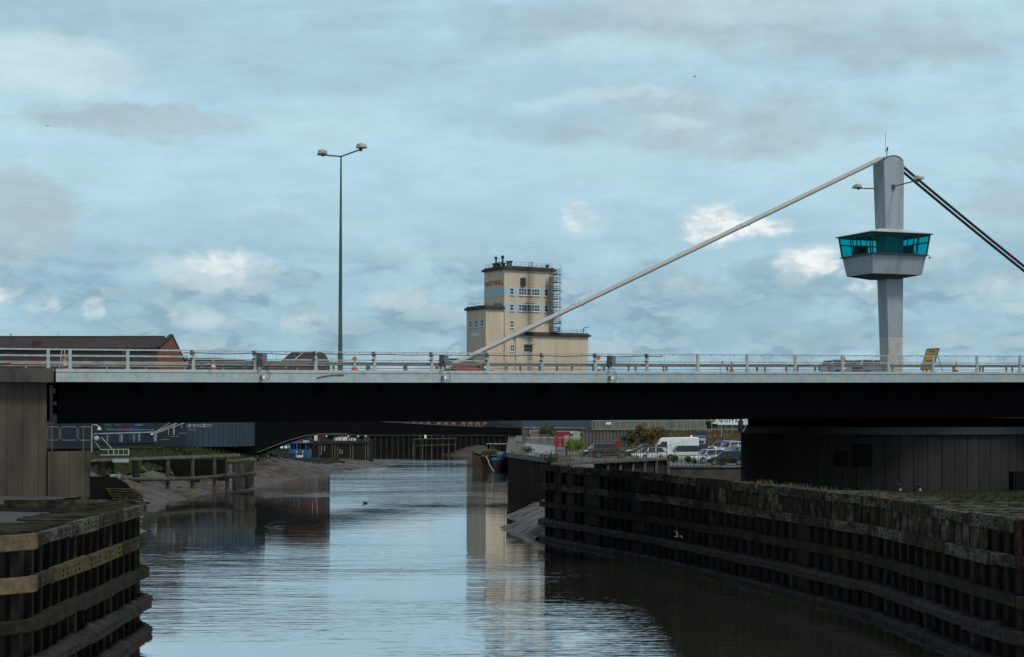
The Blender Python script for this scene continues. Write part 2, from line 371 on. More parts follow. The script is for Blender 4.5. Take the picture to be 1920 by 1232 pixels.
# overhead sky, out of view, set darker than the horizon to cut fill light
up = sstep(el, .25, .9)
sky = mixc(up, sky, (.25, .32, .37))
nsky = nd('ShaderNodeTexSky', sky_type='NISHITA', sun_disc=False); nsky.sun_elevation = R(SUN_EL); nsky.sun_rotation = R(SUN_AZ)
b1 = nd('ShaderNodeBackground'); L.new(nsky.outputs[0], b1.inputs[0]); b1.inputs[1].default_value = .1
b2 = nd('ShaderNodeBackground'); L.new(sky, b2.inputs[0]); b2.inputs[1].default_value = 1.07
ms = nd('ShaderNodeMixShader'); ms.inputs[0].default_value = .92; L.new(b1.outputs[0], ms.inputs[1]); L.new(b2.outputs[0], ms.inputs[2])
wo = nd('ShaderNodeOutputWorld'); L.new(ms.outputs[0], wo.inputs[0])

sl = bpy.data.lights.new('sun', 'SUN'); sl.energy = 2.3; sl.angle = R(14); sl.color = (1, .94, .84)
so = bpy.data.objects.new('sun', sl); COL.objects.link(so); so.location = (60, -60, 90)
sd = Vector((math.sin(R(SUN_AZ)) * math.cos(R(SUN_EL)), math.cos(R(SUN_AZ)) * math.cos(R(SUN_EL)), math.sin(R(SUN_EL))))
so.rotation_euler = sd.to_track_quat('Z', 'Y').to_euler()

# ---------------------------------------------------------------- water
def water_mat():
    m = bpy.data.materials.new('river_water'); m.use_nodes = True; nt = m.node_tree; N = nt.nodes; L = nt.links
    N.clear()
    df = N.new('ShaderNodeBsdfDiffuse'); df.inputs[0].default_value = (.030, .027, .019, 1)
    gl = N.new('ShaderNodeBsdfGlossy'); gl.inputs[0].default_value = (.97, .98, 1, 1); gl.inputs['Roughness'].default_value = .02
    fr = N.new('ShaderNodeFresnel'); fr.inputs[0].default_value = 1.9
    mxs = N.new('ShaderNodeMixShader'); pw_ = N.new('ShaderNodeMath'); pw_.operation = 'POWER'; pw_.inputs[1].default_value = .45; L.new(fr.outputs[0], pw_.inputs[0]); L.new(pw_.outputs[0], mxs.inputs[0]); L.new(df.outputs[0], mxs.inputs[1]); L.new(gl.outputs[0], mxs.inputs[2])
    out = N.new('ShaderNodeOutputMaterial'); L.new(mxs.outputs[0], out.inputs[0])
    geo = N.new('ShaderNodeNewGeometry')
    def noise(sc_, detail, rough=.5, dist=0):
        mp = N.new('ShaderNodeMapping'); mp.inputs['Scale'].default_value = sc_; L.new(geo.outputs['Position'], mp.inputs[0])
        n = N.new('ShaderNodeTexNoise'); n.inputs['Scale'].default_value = 1; n.inputs['Detail'].default_value = detail; n.inputs['Roughness'].default_value = rough
        n.inputs['Distortion'].default_value = dist
        L.new(mp.outputs[0], n.inputs['Vector']); return n.outputs['Fac']
    def mth(op, a, b):
        n = N.new('ShaderNodeMath'); n.operation = op
        for x, s in ((a, n.inputs[0]), (b, n.inputs[1])):
            if isinstance(x, (int, float)): s.default_value = x
            else: L.new(x, s)
        return n.outputs[0]
    rip = noise((.30, 1.55, 1), 3, .52, .25)       # wind ripples, crests across the river
    fine = noise((.7, 3.6, 1), 2, .5)
    swell = noise((.10, .30, 1), 2, .5)
    patch = noise((.022, .045, 1), 3, .5)
    mr = N.new('ShaderNodeMapRange'); mr.interpolation_type = 'SMOOTHSTEP'; L.new(patch, mr.inputs['Value'])
    mr.inputs['From Min'].default_value = .38; mr.inputs['From Max'].default_value = .62; mr.inputs['To Min'].default_value = .35; mr.inputs['To Max'].default_value = 1.25
    sep = N.new('ShaderNodeSeparateXYZ'); L.new(geo.outputs['Position'], sep.inputs[0])
    cv = N.new('ShaderNodeFloatCurve'); c = cv.mapping.curves[0]
    pts = [(0, .34), (.15, .36), (.18, .48), (.24, .9), (.31, .85), (.345, .14), (.44, .17), (.48, .9), (.56, 1.25), (1, 1.3)]   # calm reach between two rippled ones
    c.points[0].location = pts[0]; c.points[1].location = pts[-1]
    for p in pts[1:-1]: c.points.new(*p)
    cv.mapping.update(); L.new(mth('DIVIDE', sep.outputs[1], 400.0), cv.inputs['Value'])
    amp = mth('MULTIPLY', cv.outputs[0], mr.outputs[0])
    h = mth('ADD', mth('ADD', mth('MULTIPLY', rip, .040), mth('MULTIPLY', fine, .009)), mth('MULTIPLY', swell, .06))
    h = mth('MULTIPLY', h, amp)
    bp = N.new('ShaderNodeBump'); bp.inputs['Strength'].default_value = 1.0; bp.inputs['Distance'].default_value = 1.0
    L.new(h, bp.inputs['Height']); L.new(bp.outputs[0], gl.inputs['Normal']); L.new(bp.outputs[0], fr.inputs['Normal'])
    return m
wm = water_mat()
mb = MB(); mb.add([(-140,-60,0),(120,-60,0),(120,420,0),(-140,420,0)], [(0,1,2,3)])
tag(mb.build('water', wm), kind='structure')

# ---------------------------------------------------------------- land
mb = MB(); mb.add([(-3000,404.6,4.4),(3000,404.6,4.4),(3000,4000,4.4),(-3000,4000,4.4)], [(0,1,2,3)])
tag(mb.build('ground', ground_m), kind='structure')
# shoreline of the left bank
SH = [(77,-17.6),(100,-21.5),(130,-28.0),(160,-34.6),(184,-39.3),(196,-37.4),(209,-36.2),(224,-34.6),(241,-33.4),(257,-31.6),(288,-27.6),(304,-25.2),(322,-21.8),(334,-23.5),(345,-30)]
def shx(Y):
    for (a, xa), (b, xb) in zip(SH, SH[1:]):
        if a <= Y <= b:
            t = (Y - a) / (b - a); return xa + (xb - xa) * t
    return SH[0][1] if Y < SH[0][0] else SH[-1][1]
def bankz(d, Y):
    if d < 0: return .25 * d
    s_ = min(1, max(0, (Y - 272) / 34)); s_ = s_*s_*(3-2*s_); k_ = 1 - .70 * s_ * max(0, min(1, (40 - d) / 14))
    return k_ * bankz0(d)
def bankz0(d):
    if d < 9: z = .30 * d
    elif d < 15: z = 2.7 + (d - 9) * .33
    else: z = 4.68
    return z
def mudfn(i, j):
    Y = 77 + 268 * i; d = -3 + 13.5 * j
    n = mnoise.fractal(Vector((d * .12 + Y * .10, Y * .30 - d * .25, 3.0)), .8, 2.1, 6)
    g = abs(mnoise.noise(Vector((d * .07 + 2, Y * .30 - d * .16, 8.0))))
    z = bankz(d, Y) + (n * .30 - (.55 * (1 - min(1, g * 3.2)))) * min(1, max(0, (d + .6) / 2.5))
    x = shx(Y) - d + 1.3 * mnoise.noise(Vector((Y * .06, 0, 0))) + .5 * mnoise.noise(Vector((Y * .25, 4, 0)))
    return Vector((x, Y, z))
mb = MB(); mb.grid(mudfn, 420, 60)
tag(mb.build('mud_bank', mud, smooth=True), kind='structure')
def leftland(i, j):
    Y = 60 + 350 * i; d = 9 + (j ** 3) * 900 if j > 0 else 9
    YY = min(max(Y, 77), 344)
    return Vector((shx(YY) - d, Y, bankz(d, Y) - .03 + .12 * mnoise.noise(Vector((d * .3, Y * .3, 0)))))
mb = MB(); mb.grid(leftland, 140, 30)
tag(mb.build('ground', ground_m), kind='structure')
# concreted island the left pier stands on, with a gravelly mound
def island(i, j):
    Y = 55.6 + 44 * j; X = (-17.6 if Y < 79 else -23.4) - 60 * i ** 2
    z = 5.15 + .05 * min(2, max(0, -17.6 - X)) + .30 * math.exp(-((X + 26) / 3.2) ** 2 - ((Y - 85) / 6) ** 2) + .05 * mnoise.noise(Vector((X, Y, 0)))
    return Vector((X, Y, z))
mb = MB(); mb.grid(island, 60, 44)
tag(mb.build('ground', gravel_m), kind='structure')
# right bank: near strip beside the fender, then a lower terrace, then the car park
FR = [(2.2,133.2),(2.6,131.6),(9.6,113),(14.4,95),(17.4,82),(18.3,70),(18.9,64),(19.6,63.0),(34,62.2)]   # outer face of right fender
mb = MB()
nb = [(19.7,63.8),(18.9,70),(18.0,82),(15.1,95),(12.0,107),(12.0,112),(90,150),(90,63.8)]
mb.add([(x, y, 4.55) for x, y in nb], [tuple(range(len(nb)))])
tag(mb.build('ground', ground_m), kind='structure')
mb = MB()
lt = [(10.2,113),(4.2,130),(4.2,168),(120,168),(120,112),(12,107)]
mb.add([(x, y, 2.9) for x, y in lt], [tuple(range(len(lt)))])
tag(mb.build('ground', ground_m), kind='structure')
mb = MB()
cp = [(7.2,166.4),(5.0,172),(.4,198.4),(.3,330),(1,404.5),(400,404.5),(400,166.4)]
mb.add([(x, y, 4.5) for x, y in cp], [tuple(range(len(cp)))])
tag(mb.build('car_park', tarmac_m), kind='structure')
# mud spit between the right fender and the sheet-piled quay
def spit(i, j):
    Y = 133 + 52 * i; lx = 1.7 - 2.9 * math.exp(-((Y - 145) / 7.0) ** 2) - 2.6 * math.exp(-((Y - 163) / 6.0) ** 2) + .4 * mnoise.noise(Vector((Y * .35, 2, 0)))
    d = -1 + 8 * j; z = (.42 * d if d > 0 else .25 * d)
    gul = abs(mnoise.noise(Vector((d * .10, Y * .42 - d * .3, 6.0)))); n = mnoise.noise(Vector((d * .5, Y * .9, 1.0)))
    z = min(z, 3.1 + .1 * n) + (n * .12 - .5 * (1 - min(1, gul * 3))) * min(1, max(0, (d + .4) / 1.5))
    return Vector((lx + d, Y, z))
mb = MB(); mb.grid(spit, 150, 50)
tag(mb.build('mud_bank', mud, smooth=True), kind='structure')
# far mud bank under the far wharf
def farmud(i, j):
    X = -19 + 17 * i; Y = 392 + 12 * j
    z = -.3 + 2.0 * j * math.exp(-((X + 8) / 6) ** 2) * 1.3 + .15 * mnoise.noise(Vector((X, Y, 0)))
    return Vector((X, Y, z))
mb = MB(); mb.grid(farmud, 50, 30)
tag(mb.build('mud_bank', mud, smooth=True), kind='structure')

# ---------------------------------------------------------------- timber fenders
def offs(path, d):
    """push a polyline d to its right-hand side (outwards)"""
    out = []
    for i, p in enumerate(path):
        a = Vector(path[max(i-1, 0)]); b = Vector(path[min(i+1, len(path)-1)]); p = Vector(p)
        d1 = (p - a).normalized() if i else (b - p).normalized(); d2 = (b - p).normalized() if i < len(path)-1 else d1
        n1 = Vector((d1.y, -d1.x)); n2 = Vector((d2.y, -d2.x)); m = (n1 + n2).normalized()
        out.append(p + m * d / max(.5, m.dot(n1)))
    return out
def resample(path, step, s0=0):
    pts = [Vector(p) for p in path]; out = []; acc = s0
    tot = 0
    for a, b in zip(pts, pts[1:]):
        l = (b - a).length
        while acc <= tot + l + 1e-6:
            out.append((a.lerp(b, (acc - tot) / l), (b - a).normalized())); acc += step
        tot += l
    return out
def subpath(path, s0, s1):
    pts = [Vector(p) for p in path]; out = []; tot = 0
    for a, b in zip(pts, pts[1:]):
        l = (b - a).length
        for s in (s0, s1):
            if tot <= s < tot + l: out.append((s, a.lerp(b, (s - tot) / l)))
        if s0 < tot + l < s1: out.append((tot + l, b.copy()))
        tot += l
    out.sort(key=lambda q: q[0]); return [q[1] for q in out]
def plen(path): return sum((Vector(b) - Vector(a)).length for a, b in zip(path, path[1:]))
def ribbon(mb, outer, inner, z0, z1, jit=0.0):
    rings = []
    for a, b in zip(outer, inner):
        j = random.uniform(-jit, jit)
        rings.append([Vector((b.x, b.y, z0)), Vector((a.x, a.y, z0 + j)), Vector((a.x, a.y, z1 + j)), Vector((b.x, b.y, z1))])
    mb.loft(rings)
LEV = [5.8, 4.4, 3.0, 1.6, .28]
def fender(path, label, seglen, planks, mats, pilestep, plankm=None, pile_skip=lambda p: False):
    p0 = Vector(path[len(path)//2])
    root = thing('timber_fender', label, 'fender', (p0.x, p0.y, 0))
    back = offs(path, -.54); inn = offs(path, -.30)
    mb = MB(); ribbon(mb, back, offs(path, -.85), -1.0, 5.45)
    mb.build('backing_wall', timber_dark, root)
    for k, (p, d) in enumerate(resample(offs(path, -.44), pilestep, .4)):
        if pile_skip(p) or random.random() < .05: continue
        mb = MB(); a = math.atan2(d.y, d.x); w_ = random.uniform(.24, .36); h = 5.7 + random.uniform(-.25, .02)
        mb.box(-w_/2, w_/2, -.15, .15, -1, h).xf(Matrix.Translation((p.x, p.y, 0)) @ Matrix.Rotation(a + random.uniform(-.08,.08), 4, 'Z') @ Matrix.Rotation(random.uniform(-.018,.018), 4, 'Y'))
        mb.build('pile', pile_wood if (k * 7) % 5 else timber_moss, root, bevel=.02)
    tl = plen(path)
    for li, zt in enumerate(LEV):
        s = .0; h = .47; k = 0; off = .0 if li < 2 else (.10 if li == 2 else .2)
        while s < tl - .3:
            e = min(s + seglen * random.uniform(.85, 1.15), tl - .01)
            pa = subpath(path, s + .02, e - (.45 if li < 2 else .03))
            # subdivide so weathering can wobble
            mb = MB(); ribbon(mb, offs(pa, off), offs(pa, -.29), zt - h + random.uniform(-.05, .05), zt + random.uniform(-.05, .04), .035)
            nf = len(mb.f)
            if li < 2:
                for (q, d) in resample(subpath(path, s + .02, e - .45), .62, .3):
                    if random.random() < .3: continue
                    n = Vector((d.y, -d.x))
                    for dz in (-.14, -.33):
                        c = Vector((q.x, q.y, zt + dz)) + Vector((n.x, n.y, 0)) * .004
                        mb.beam(c, c + Vector((n.x, n.y, 0)) * .025, .07, .07)
            mb.build('waling', mats[li] if (k % 3 or li > 1) else mats[5], root, bevel=.0 if li < 2 else .025, mat2=timber_black, split=nf)
            if li < 2 and e < tl - .6:
                pb = subpath(path, e - .44, e + .01)
                if len(pb) > 1:
                    mb = MB(); ribbon(mb, offs(pb, -.07), offs(pb, -.29), zt - h - .04, zt - .02); mb.build('splice_block', timber_dark, root)
            s = e; k += 1
        if li >= 3:
            op = resample(path, .22, .05); mb = MB(); rings = []
            for (q, d) in op:
                n = Vector((d.y, -d.x)); nn = mnoise.fractal(Vector((q.x * 1.7, q.y * 1.7, li)), .8, 2, 5)
                hh = max(.02, .06 + .24 * nn); wo_ = off + .02 + .12 * nn
                rr = []
                for (o_, z_) in ((-.30, -.1), (wo_, -.12 - .1 * abs(nn)), (wo_ * .9, .02), (.0, hh * .8), (-.18, hh), (-.30, hh * .7)):
                    rr.append(Vector((q.x + n.x * o_, q.y + n.y * o_, zt + z_)))
                rings.append(rr)
            mb.loft(rings); mb.build('mud_crust', crust_mud, root, smooth=True)
    mb = MB()
    for (a, b, z, w_) in planks:
        mb.beam((a[0], a[1], z), (b[0], b[1], z + random.uniform(-.03, .03)), w_, .09)
    ribbon(mb, offs(path, -.62), offs(path, -.82), 5.46, 5.60)
    mb.build('deck_planks', plankm, root)
    return root
FL = [(-34,55),(-16.9,55),(-15.8,56.3),(-16.25,76.0),(-17.4,78.6),(-24,79.6)]
pk = []; y = 56.0
while y < 78.5:
    if random.random() > .06:
        xe = -16.6 - random.uniform(0, .15) - (.3 if y < 57 else 0)
        pk.append(((-18.4 - random.uniform(0, .9) - max(0, 62 - y) * .35, y + random.uniform(-.12, .12)), (xe, y), 5.66 + random.uniform(-.05, .05), random.uniform(.16, .26)))
    y += random.uniform(.34, .50)
lf = fender(FL, 'weathered timber fender with pale corner blocks left of the river, below the concrete pier', 5.2, pk,
       [timber_pale, timber_lichen, timber_green, timber_mud, timber_mud, timber_moss], 1.25, timber_moss)
for zt in (5.8, 4.4):
    mb = MB(); pa = [Vector((-18.6,55)), Vector((-16.9,55)), Vector((-15.8,56.3)), Vector((-15.81,56.75))]
    ribbon(mb, offs(pa, .05), offs(pa, -.2), zt - .50, zt + .02); mb.build('corner_block', beige_block, lf, bevel=.02)
    mb = MB()
    for x in (-18.2, -17.6, -17.2): mb.lathe([(.05, 0), (.05, -.03), (0, -.03)], 8, (x, 54.95, zt - .3), 'y')
    mb.build('bolt_row', timber_dark, lf)
pk = []; y = 63.6
while y < 110:
    fx = None
    for (xa, ya), (xb, yb) in zip(FR, FR[1:]):
        if yb <= y <= ya: fx = xa + (xb - xa) * (ya - y) / (ya - yb)
    if random.random() > .08 and fx is not None:
        ln = random.uniform(4.0, 6.5) if y < 80 else random.uniform(2.4, 3.6) if y < 90 else random.uniform(.9, 1.7)
        pk.append(((fx + .5, y), (fx + ln, y + random.uniform(-.3, .3)), 5.68 + random.uniform(-.05, .06), random.uniform(.16, .28)))
    y += random.uniform(.42, .72)
rf = fender(FR, 'long dark timber fender curving under the bridge on the right side of the river', 4.8, pk,
       [timber_pale, timber_pale, timber_green, timber_mud, timber_mud, timber_moss], 1.2, timber_pale)
mb = MB(); mb.box(18.80, 19.0, 63.6, 63.9, 4.2, 5.80); mb.build('corner_plate', mat('rusty_plate', (.018,.008,.006), .9, .4, 4, spec=.1), rf)
# boards nailed between the two top walings on part of the right fender
for (q, d) in resample(offs(FR, -.34), .92, 27):
    if q.y < 68 or q.y > 104: continue
    a = math.atan2(d.y, d.x); mb = MB(); ww = random.uniform(.55, .75)
    mb.box(-ww/2, ww/2, -.05, .05, 4.35, 5.36).xf(Matrix.Translation((q.x, q.y, 0)) @ Matrix.Rotation(a, 4, 'Z'))
    mb.build('board', timber_pale if random.random() < .6 else timber_moss, rf)
# grass growing along the right bank and on the fender
def tufts(name, mat_, pts, h, nb_, label=None, w_=.02, parent=None):
    mb = MB()
    for p in pts:
        for _ in range(nb_):
            a = random.uniform(0, 6.28); r = random.uniform(0, .18); hh = h * random.uniform(.5, 1.2); ln = random.uniform(0, .5) * hh; b = random.uniform(0, 6.28)
            q = Vector((p[0] + r*math.cos(a), p[1] + r*math.sin(a), p[2])); sd_ = Vector((math.cos(b), math.sin(b), 0)) * w_ * random.uniform(.7, 1.5)
            tip = q + Vector((math.cos(a)*ln, math.sin(a)*ln, hh)); mid = q.lerp(tip, .5) + Vector((0, 0, hh*.12))
            mb.add([q - sd_, q + sd_, mid + sd_*.7, mid - sd_*.7, tip], [(0,1,2,3),(3,2,4)])
    o = mb.build(name, mat_, parent)
    if parent is None: tag(o, label, 'grass', kind='stuff')
    return o
pts = [(random.uniform(22, 40), random.uniform(72, 108), 4.55) for _ in range(2600)]
tufts('grass', grass_m, [p for p in pts if p[0] > 22 + max(0, (p[1]-86)) * -.25], .32, 5, 'rough green grass between the right timber fender and the round bridge pier', .02)
fp = []
for _ in range(260):
    Y = random.uniform(82, 101); 
    for (xa, ya), (xb, yb) in zip(FR, FR[1:]):
        if yb <= Y <= ya: X = xa + (xb - xa) * (ya - Y) / (ya - yb)
    if random.random() < .4 + .6*math.sin(Y*1.3): fp.append((X + random.uniform(.2, 1.3), Y, 5.62))
tufts('dry_grass', drygrass_m, fp, .38, 4, 'dry straw-coloured weeds along the top edge of the right timber fender', .02)
# ---------------------------------------------------------------- the bridge
UX, UY = .9297, .3684; TH = math.atan2(UY, UX); O2 = Vector((-19.4, 94.0))
def dz(t): return CAMZ + 2.42 + .0044 * t + .00004 * t * t
def B(t, n, z): return Vector((O2.x + UX*t - UY*n, O2.y + UY*t + UX*n, z))
def BD(t, n, h): return B(t, n, dz(t) + h)          # h above the top of the edge beam
def BT(x, n=0.0):                                     # station of pixel column x on the line n
    p = B(0, n, 0); return along((p.x, p.y), (UX, UY), x)
def bsweep(mb, prof, t0, t1, step=4.0):
    """sweep a section [(n, h)...] along the deck from t0 to t1"""
    k = max(1, int(abs(t1 - t0) / step)); mb.loft([[BD(t0 + (t1-t0)*i/k, n, h) for n, h in prof] for i in range(k+1)])
W_ = 26.0; T0, T1 = BT(105), 96.0
bridge = thing('road_bridge', 'grey-edged road bridge with a deep black girder spanning the whole river', 'bridge', B(20, 13, 0), TH)
mb = MB(); bsweep(mb, [(0,-.16),(.02,0),(.75,0),(.75,-.16)], T0, T1); mb.build('kerb_plate', fascia_paint, bridge)
mb = MB(); bsweep(mb, [(.03,-.70),(.03,-.175),(.3,-.175),(.3,-.70)], T0, T1); mb.build('fascia', fascia_paint, bridge)
mb = MB(); bsweep(mb, [(.78,-.5),(.78,-.10),(W_-.78,-.10),(W_-.78,-.5)], T0, T1); mb.build('deck', road_m, bridge)
mb = MB(); bsweep(mb, [(W_,-.70),(W_,0),(W_-.75,0),(W_-.75,-.70)], T0, T1); mb.build('kerb_plate', fascia_paint, bridge)
def gb(t): return 9.26 + .0042 * t - 0.00 * t
for (n0, n1) in ((1.7, 2.3), (W_-2.3, W_-1.7)):
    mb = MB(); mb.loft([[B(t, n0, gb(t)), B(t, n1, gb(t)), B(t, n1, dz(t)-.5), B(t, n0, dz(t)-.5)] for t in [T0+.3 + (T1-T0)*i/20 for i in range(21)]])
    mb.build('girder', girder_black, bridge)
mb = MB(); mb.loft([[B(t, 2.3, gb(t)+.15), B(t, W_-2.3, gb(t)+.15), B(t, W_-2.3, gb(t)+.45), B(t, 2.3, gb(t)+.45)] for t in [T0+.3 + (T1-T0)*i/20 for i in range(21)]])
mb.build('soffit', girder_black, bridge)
# cantilever brackets under the near footway
for i in range(28):
    t = T0 + 1.2 + i * 3.5
    mb = MB(); mb.loft([[B(t+a, .35, dz(t)-.68), B(t+a, 1.7, dz(t)-1.35), B(t+a, 1.7, dz(t)-.52), B(t+a, .35, dz(t)-.52)] for a in (-.03, .03)])
    mb.build('bracket', girder_black, bridge)
# stiffeners on the web, and the pale scrape on the edge
mb = MB(); a = BT(594, 0); pts = [(594,709),(608,705.5),(622,703.6),(640,703),(645,703.4)]
mb.tube([B(BT(x, .0), -.0, zat(yy, B(BT(x,0),0,0).y)) for x, yy in pts], .03, 5)
mb.build('cable_end', mat('scrape_brown', (.08,.05,.025), .8, .2), bridge)
# approach viaduct on the left
app = thing('approach_viaduct', 'brown concrete approach span at the left end of the bridge', 'viaduct', B(-25, 13, 0), TH)
TA = T0 - .12
mb = MB(); mb.loft([[B(t, .0, dz(TA)-.72), B(t, 1.6, dz(TA)-.72), B(t, 1.6, dz(TA)+.04), B(t, .0, dz(TA)+.04)] for t in (-60, TA)])
mb.build('edge_beam', edge_conc, app)
mb = MB(); mb.loft([[B(t, 1.6, dz(TA)-.72), B(t, W_, dz(TA)-.72), B(t, W_, dz(TA)-.1), B(t, 1.6, dz(TA)-.1)] for t in (-60, TA)])
mb.build('deck', edge_conc, app)
# left pier: board-marked concrete panels with open joints
pier = thing('bridge_pier', 'tall brown concrete pier of vertical panels under the left end of the bridge', 'pier', B(-20, 3, 4.6), TH)
TP = BT(88, .7)
pxs = [88, 72, 42, 13, -17]; ts = [BT(x, .7) for x in pxs] + [BT(-17, .7) - 1.0 * i for i in range(1, 25)]
for i, (a, b) in enumerate(zip(ts, ts[1:])):
    mb = MB(); mb.loft([[B(t, .7, 4.4), B(t, 2.0, 4.4), B(t, 2.0, dz(TA)-.73), B(t, .7, dz(TA)-.73)] for t in (a - .012, b + .012)])
    mb.build('panel', pier_conc, pier)
mb = MB(); mb.loft([[B(t, .74, 4.4), B(t, 9.0, 4.4), B(t, 9.0, dz(TA)-.735), B(t, .74, dz(TA)-.735)] for t in (TP - .05, ts[-1])])
mb.build('core', dark_conc, pier)
lw = thing('concrete_wall', 'low brown concrete wall right of the tall pier, carrying tubular railings', 'wall', B(-4.8, .4, 4.6), TH)
xs = [89.5, 97, 130, 161, 170]; ts = [BT(x, .4) for x in xs]
for a, b in zip(ts, ts[1:]):
    mb = MB(); mb.loft([[B(t, .4, 4.3), B(t, 1.2, 4.3), B(t, 1.2, 7.72), B(t, .4, 7.72)] for t in (a + .012, b - .012)]); mb.build('panel', pier_conc, lw)
mb = MB(); mb.loft([[B(t, .44, 4.3), B(t, 7.2, 4.3), B(t, 7.2, 7.70), B(t, .44, 7.70)] for t in (ts[0], ts[-1] - .03)]); mb.build('core', dark_conc, lw)
# abutment mass beneath the deck, behind the railings
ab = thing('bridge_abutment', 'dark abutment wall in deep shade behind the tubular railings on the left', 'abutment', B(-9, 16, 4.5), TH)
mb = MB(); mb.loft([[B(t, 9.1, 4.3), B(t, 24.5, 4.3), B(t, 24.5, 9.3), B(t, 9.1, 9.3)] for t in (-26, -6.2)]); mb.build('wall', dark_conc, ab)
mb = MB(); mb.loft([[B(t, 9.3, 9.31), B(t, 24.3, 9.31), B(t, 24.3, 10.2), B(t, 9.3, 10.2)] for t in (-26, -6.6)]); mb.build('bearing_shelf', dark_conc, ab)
# bits hanging in the joint between pier and girder
jd = thing('bearing_frame', 'black steel bearing frame in the gap between pier and girder', 'bearing', B(T0-.6, 1.6, 9.3), TH)
for (xa, xb, ya, yb) in ((93,99,722,790),(99,104,728,738),(97,106,752,760),(99,107,776,792)):
    Y = B(BT(xa,1.8),1.8,0).y; mb = MB(); mb.loft([[B(t,1.8,zat(yb,Y)),B(t,2.4,zat(yb,Y)),B(t,2.4,zat(ya,Y)),B(t,1.8,zat(ya,Y))] for t in (BT(xa,1.8),BT(xb,1.8))]); mb.build('bearing_block', dark_metal, jd)
# ---- round pivot pier
TC, NC = 55.9, 13.0; pc = B(TC, NC, 0)
drum = thing('round_pier', 'huge round concrete pivot pier under the control tower, in the shade of the deck', 'pier', (pc.x, pc.y, 2.5))
RD = 10.7; NP = 70
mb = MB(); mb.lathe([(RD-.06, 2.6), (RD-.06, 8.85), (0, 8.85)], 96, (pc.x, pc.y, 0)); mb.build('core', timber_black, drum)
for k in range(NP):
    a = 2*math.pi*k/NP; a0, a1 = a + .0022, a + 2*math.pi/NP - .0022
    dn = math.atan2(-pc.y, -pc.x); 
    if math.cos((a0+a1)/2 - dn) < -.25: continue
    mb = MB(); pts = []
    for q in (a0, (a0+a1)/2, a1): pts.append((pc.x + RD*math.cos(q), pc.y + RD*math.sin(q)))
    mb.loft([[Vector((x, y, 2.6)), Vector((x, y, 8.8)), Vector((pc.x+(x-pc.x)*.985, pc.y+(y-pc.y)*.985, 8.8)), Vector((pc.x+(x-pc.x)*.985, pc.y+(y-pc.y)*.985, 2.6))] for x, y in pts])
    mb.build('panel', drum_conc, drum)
mb = MB(); mb.lathe([(RD-.5, 8.9), (RD-.5, 9.45), (0, 9.45)], 72, (pc.x, pc.y, 0)); mb.build('slew_ring', girder_black, drum)
mb = MB(); mb.lathe([(RD+.25, 8.35), (RD+.25, 8.86), (RD-.05, 8.86), (RD-.05, 8.35), (RD+.25, 8.35)], 72, (pc.x, pc.y, 0)); mb.build('ring_beam', dark_metal, drum)
def ondrum(x, y, off=0.0):
    k = (x - 960) / F; # ray x = kY ; circle
    A = 1 + k*k; Bq = -2*(k*pc.x + pc.y); C = pc.x**2 + pc.y**2 - (RD + off)**2
    Y = (-Bq - math.sqrt(Bq*Bq - 4*A*C)) / (2*A); return Vector((k*Y, Y, zat(y, Y)))
for (xa, xb, ya, yb) in ((1565,1589,846,873),(1600,1635,833,874)):
    a, b = ondrum((xa+xb)/2, yb), ondrum((xa+xb)/2, ya); nrm = Vector((a.x-pc.x, a.y-pc.y, 0)).normalized(); tg = Vector((-nrm.y, nrm.x, 0)); hw = (xb-xa)/2*a.y/F
    v = thing('vent_louvre', 'smaller black louvred vent on the round pier' if xa < 1590 else 'larger black louvred vent on the round pier with a pale edge', 'vent', (a.x, a.y, a.z)); z0, z1 = a.z, b.z
    def pt(s, o, z): return Vector((a.x, a.y, 0)) + tg*s + nrm*o + Vector((0,0,z))
    mb = MB(); mb.hexa([pt(-hw,-.05,z0),pt(hw,-.05,z0),pt(hw,.12,z0),pt(-hw,.12,z0),pt(-hw,-.05,z1),pt(hw,-.05,z1),pt(hw,.12,z1),pt(-hw,.12,z1)]); mb.build('frame', timber_black, v)
    mb = MB()
    for i in range(6):
        zz = z0 + (z1-z0)*(i+.5)/6; mb.beam(pt(-hw*.9,.14,zz), pt(hw*.9,.14,zz), .05, .03)
    mb.build('slats', timber_black, v)
for x in (1688, 1725):
    p = ondrum(x, 924, .35); q = ondrum(x, 909, .35)
    v = thing('vent_pipe', 'grey capped pipe standing at the foot of the round pier, ' + ('nearer the vents' if x < 1700 else 'nearer the dark cabinet'), 'pipe', (p.x, p.y, p.z))
    mb = MB(); mb.tube([p + Vector((0,0,-.4)), p.lerp(q, .62)], .09, 10); mb.build('pipe', pale_steel, v, smooth=True)
    mb = MB(); mb.tube([p.lerp(q, .6), q, q + Vector((-.18,.1,.02))], .115, 10); mb.build('cowl', dark_metal, v, smooth=True)
p = ondrum(1900, 925, 1.4)
v = thing('steel_cabinet', 'dark steel cabinet against the round pier at the right edge', 'cabinet', (p.x, p.y, p.z))
mb = MB(); mb.box(p.x-.15, p.x+1.6, p.y-.4, p.y+.5, p.z-.7, zat(884, p.y)); mb.build('body', timber_black, v, bevel=.03)
mb = MB(); mb.box(p.x+.05, p.x+.7, p.y-.43, p.y-.4, p.z, zat(890, p.y)); mb.build('door', timber_black, v); mb = MB(); mb.box(p.x+.78, p.x+1.4, p.y-.43, p.y-.4, p.z, zat(890, p.y)); mb.build('door', timber_black, v)
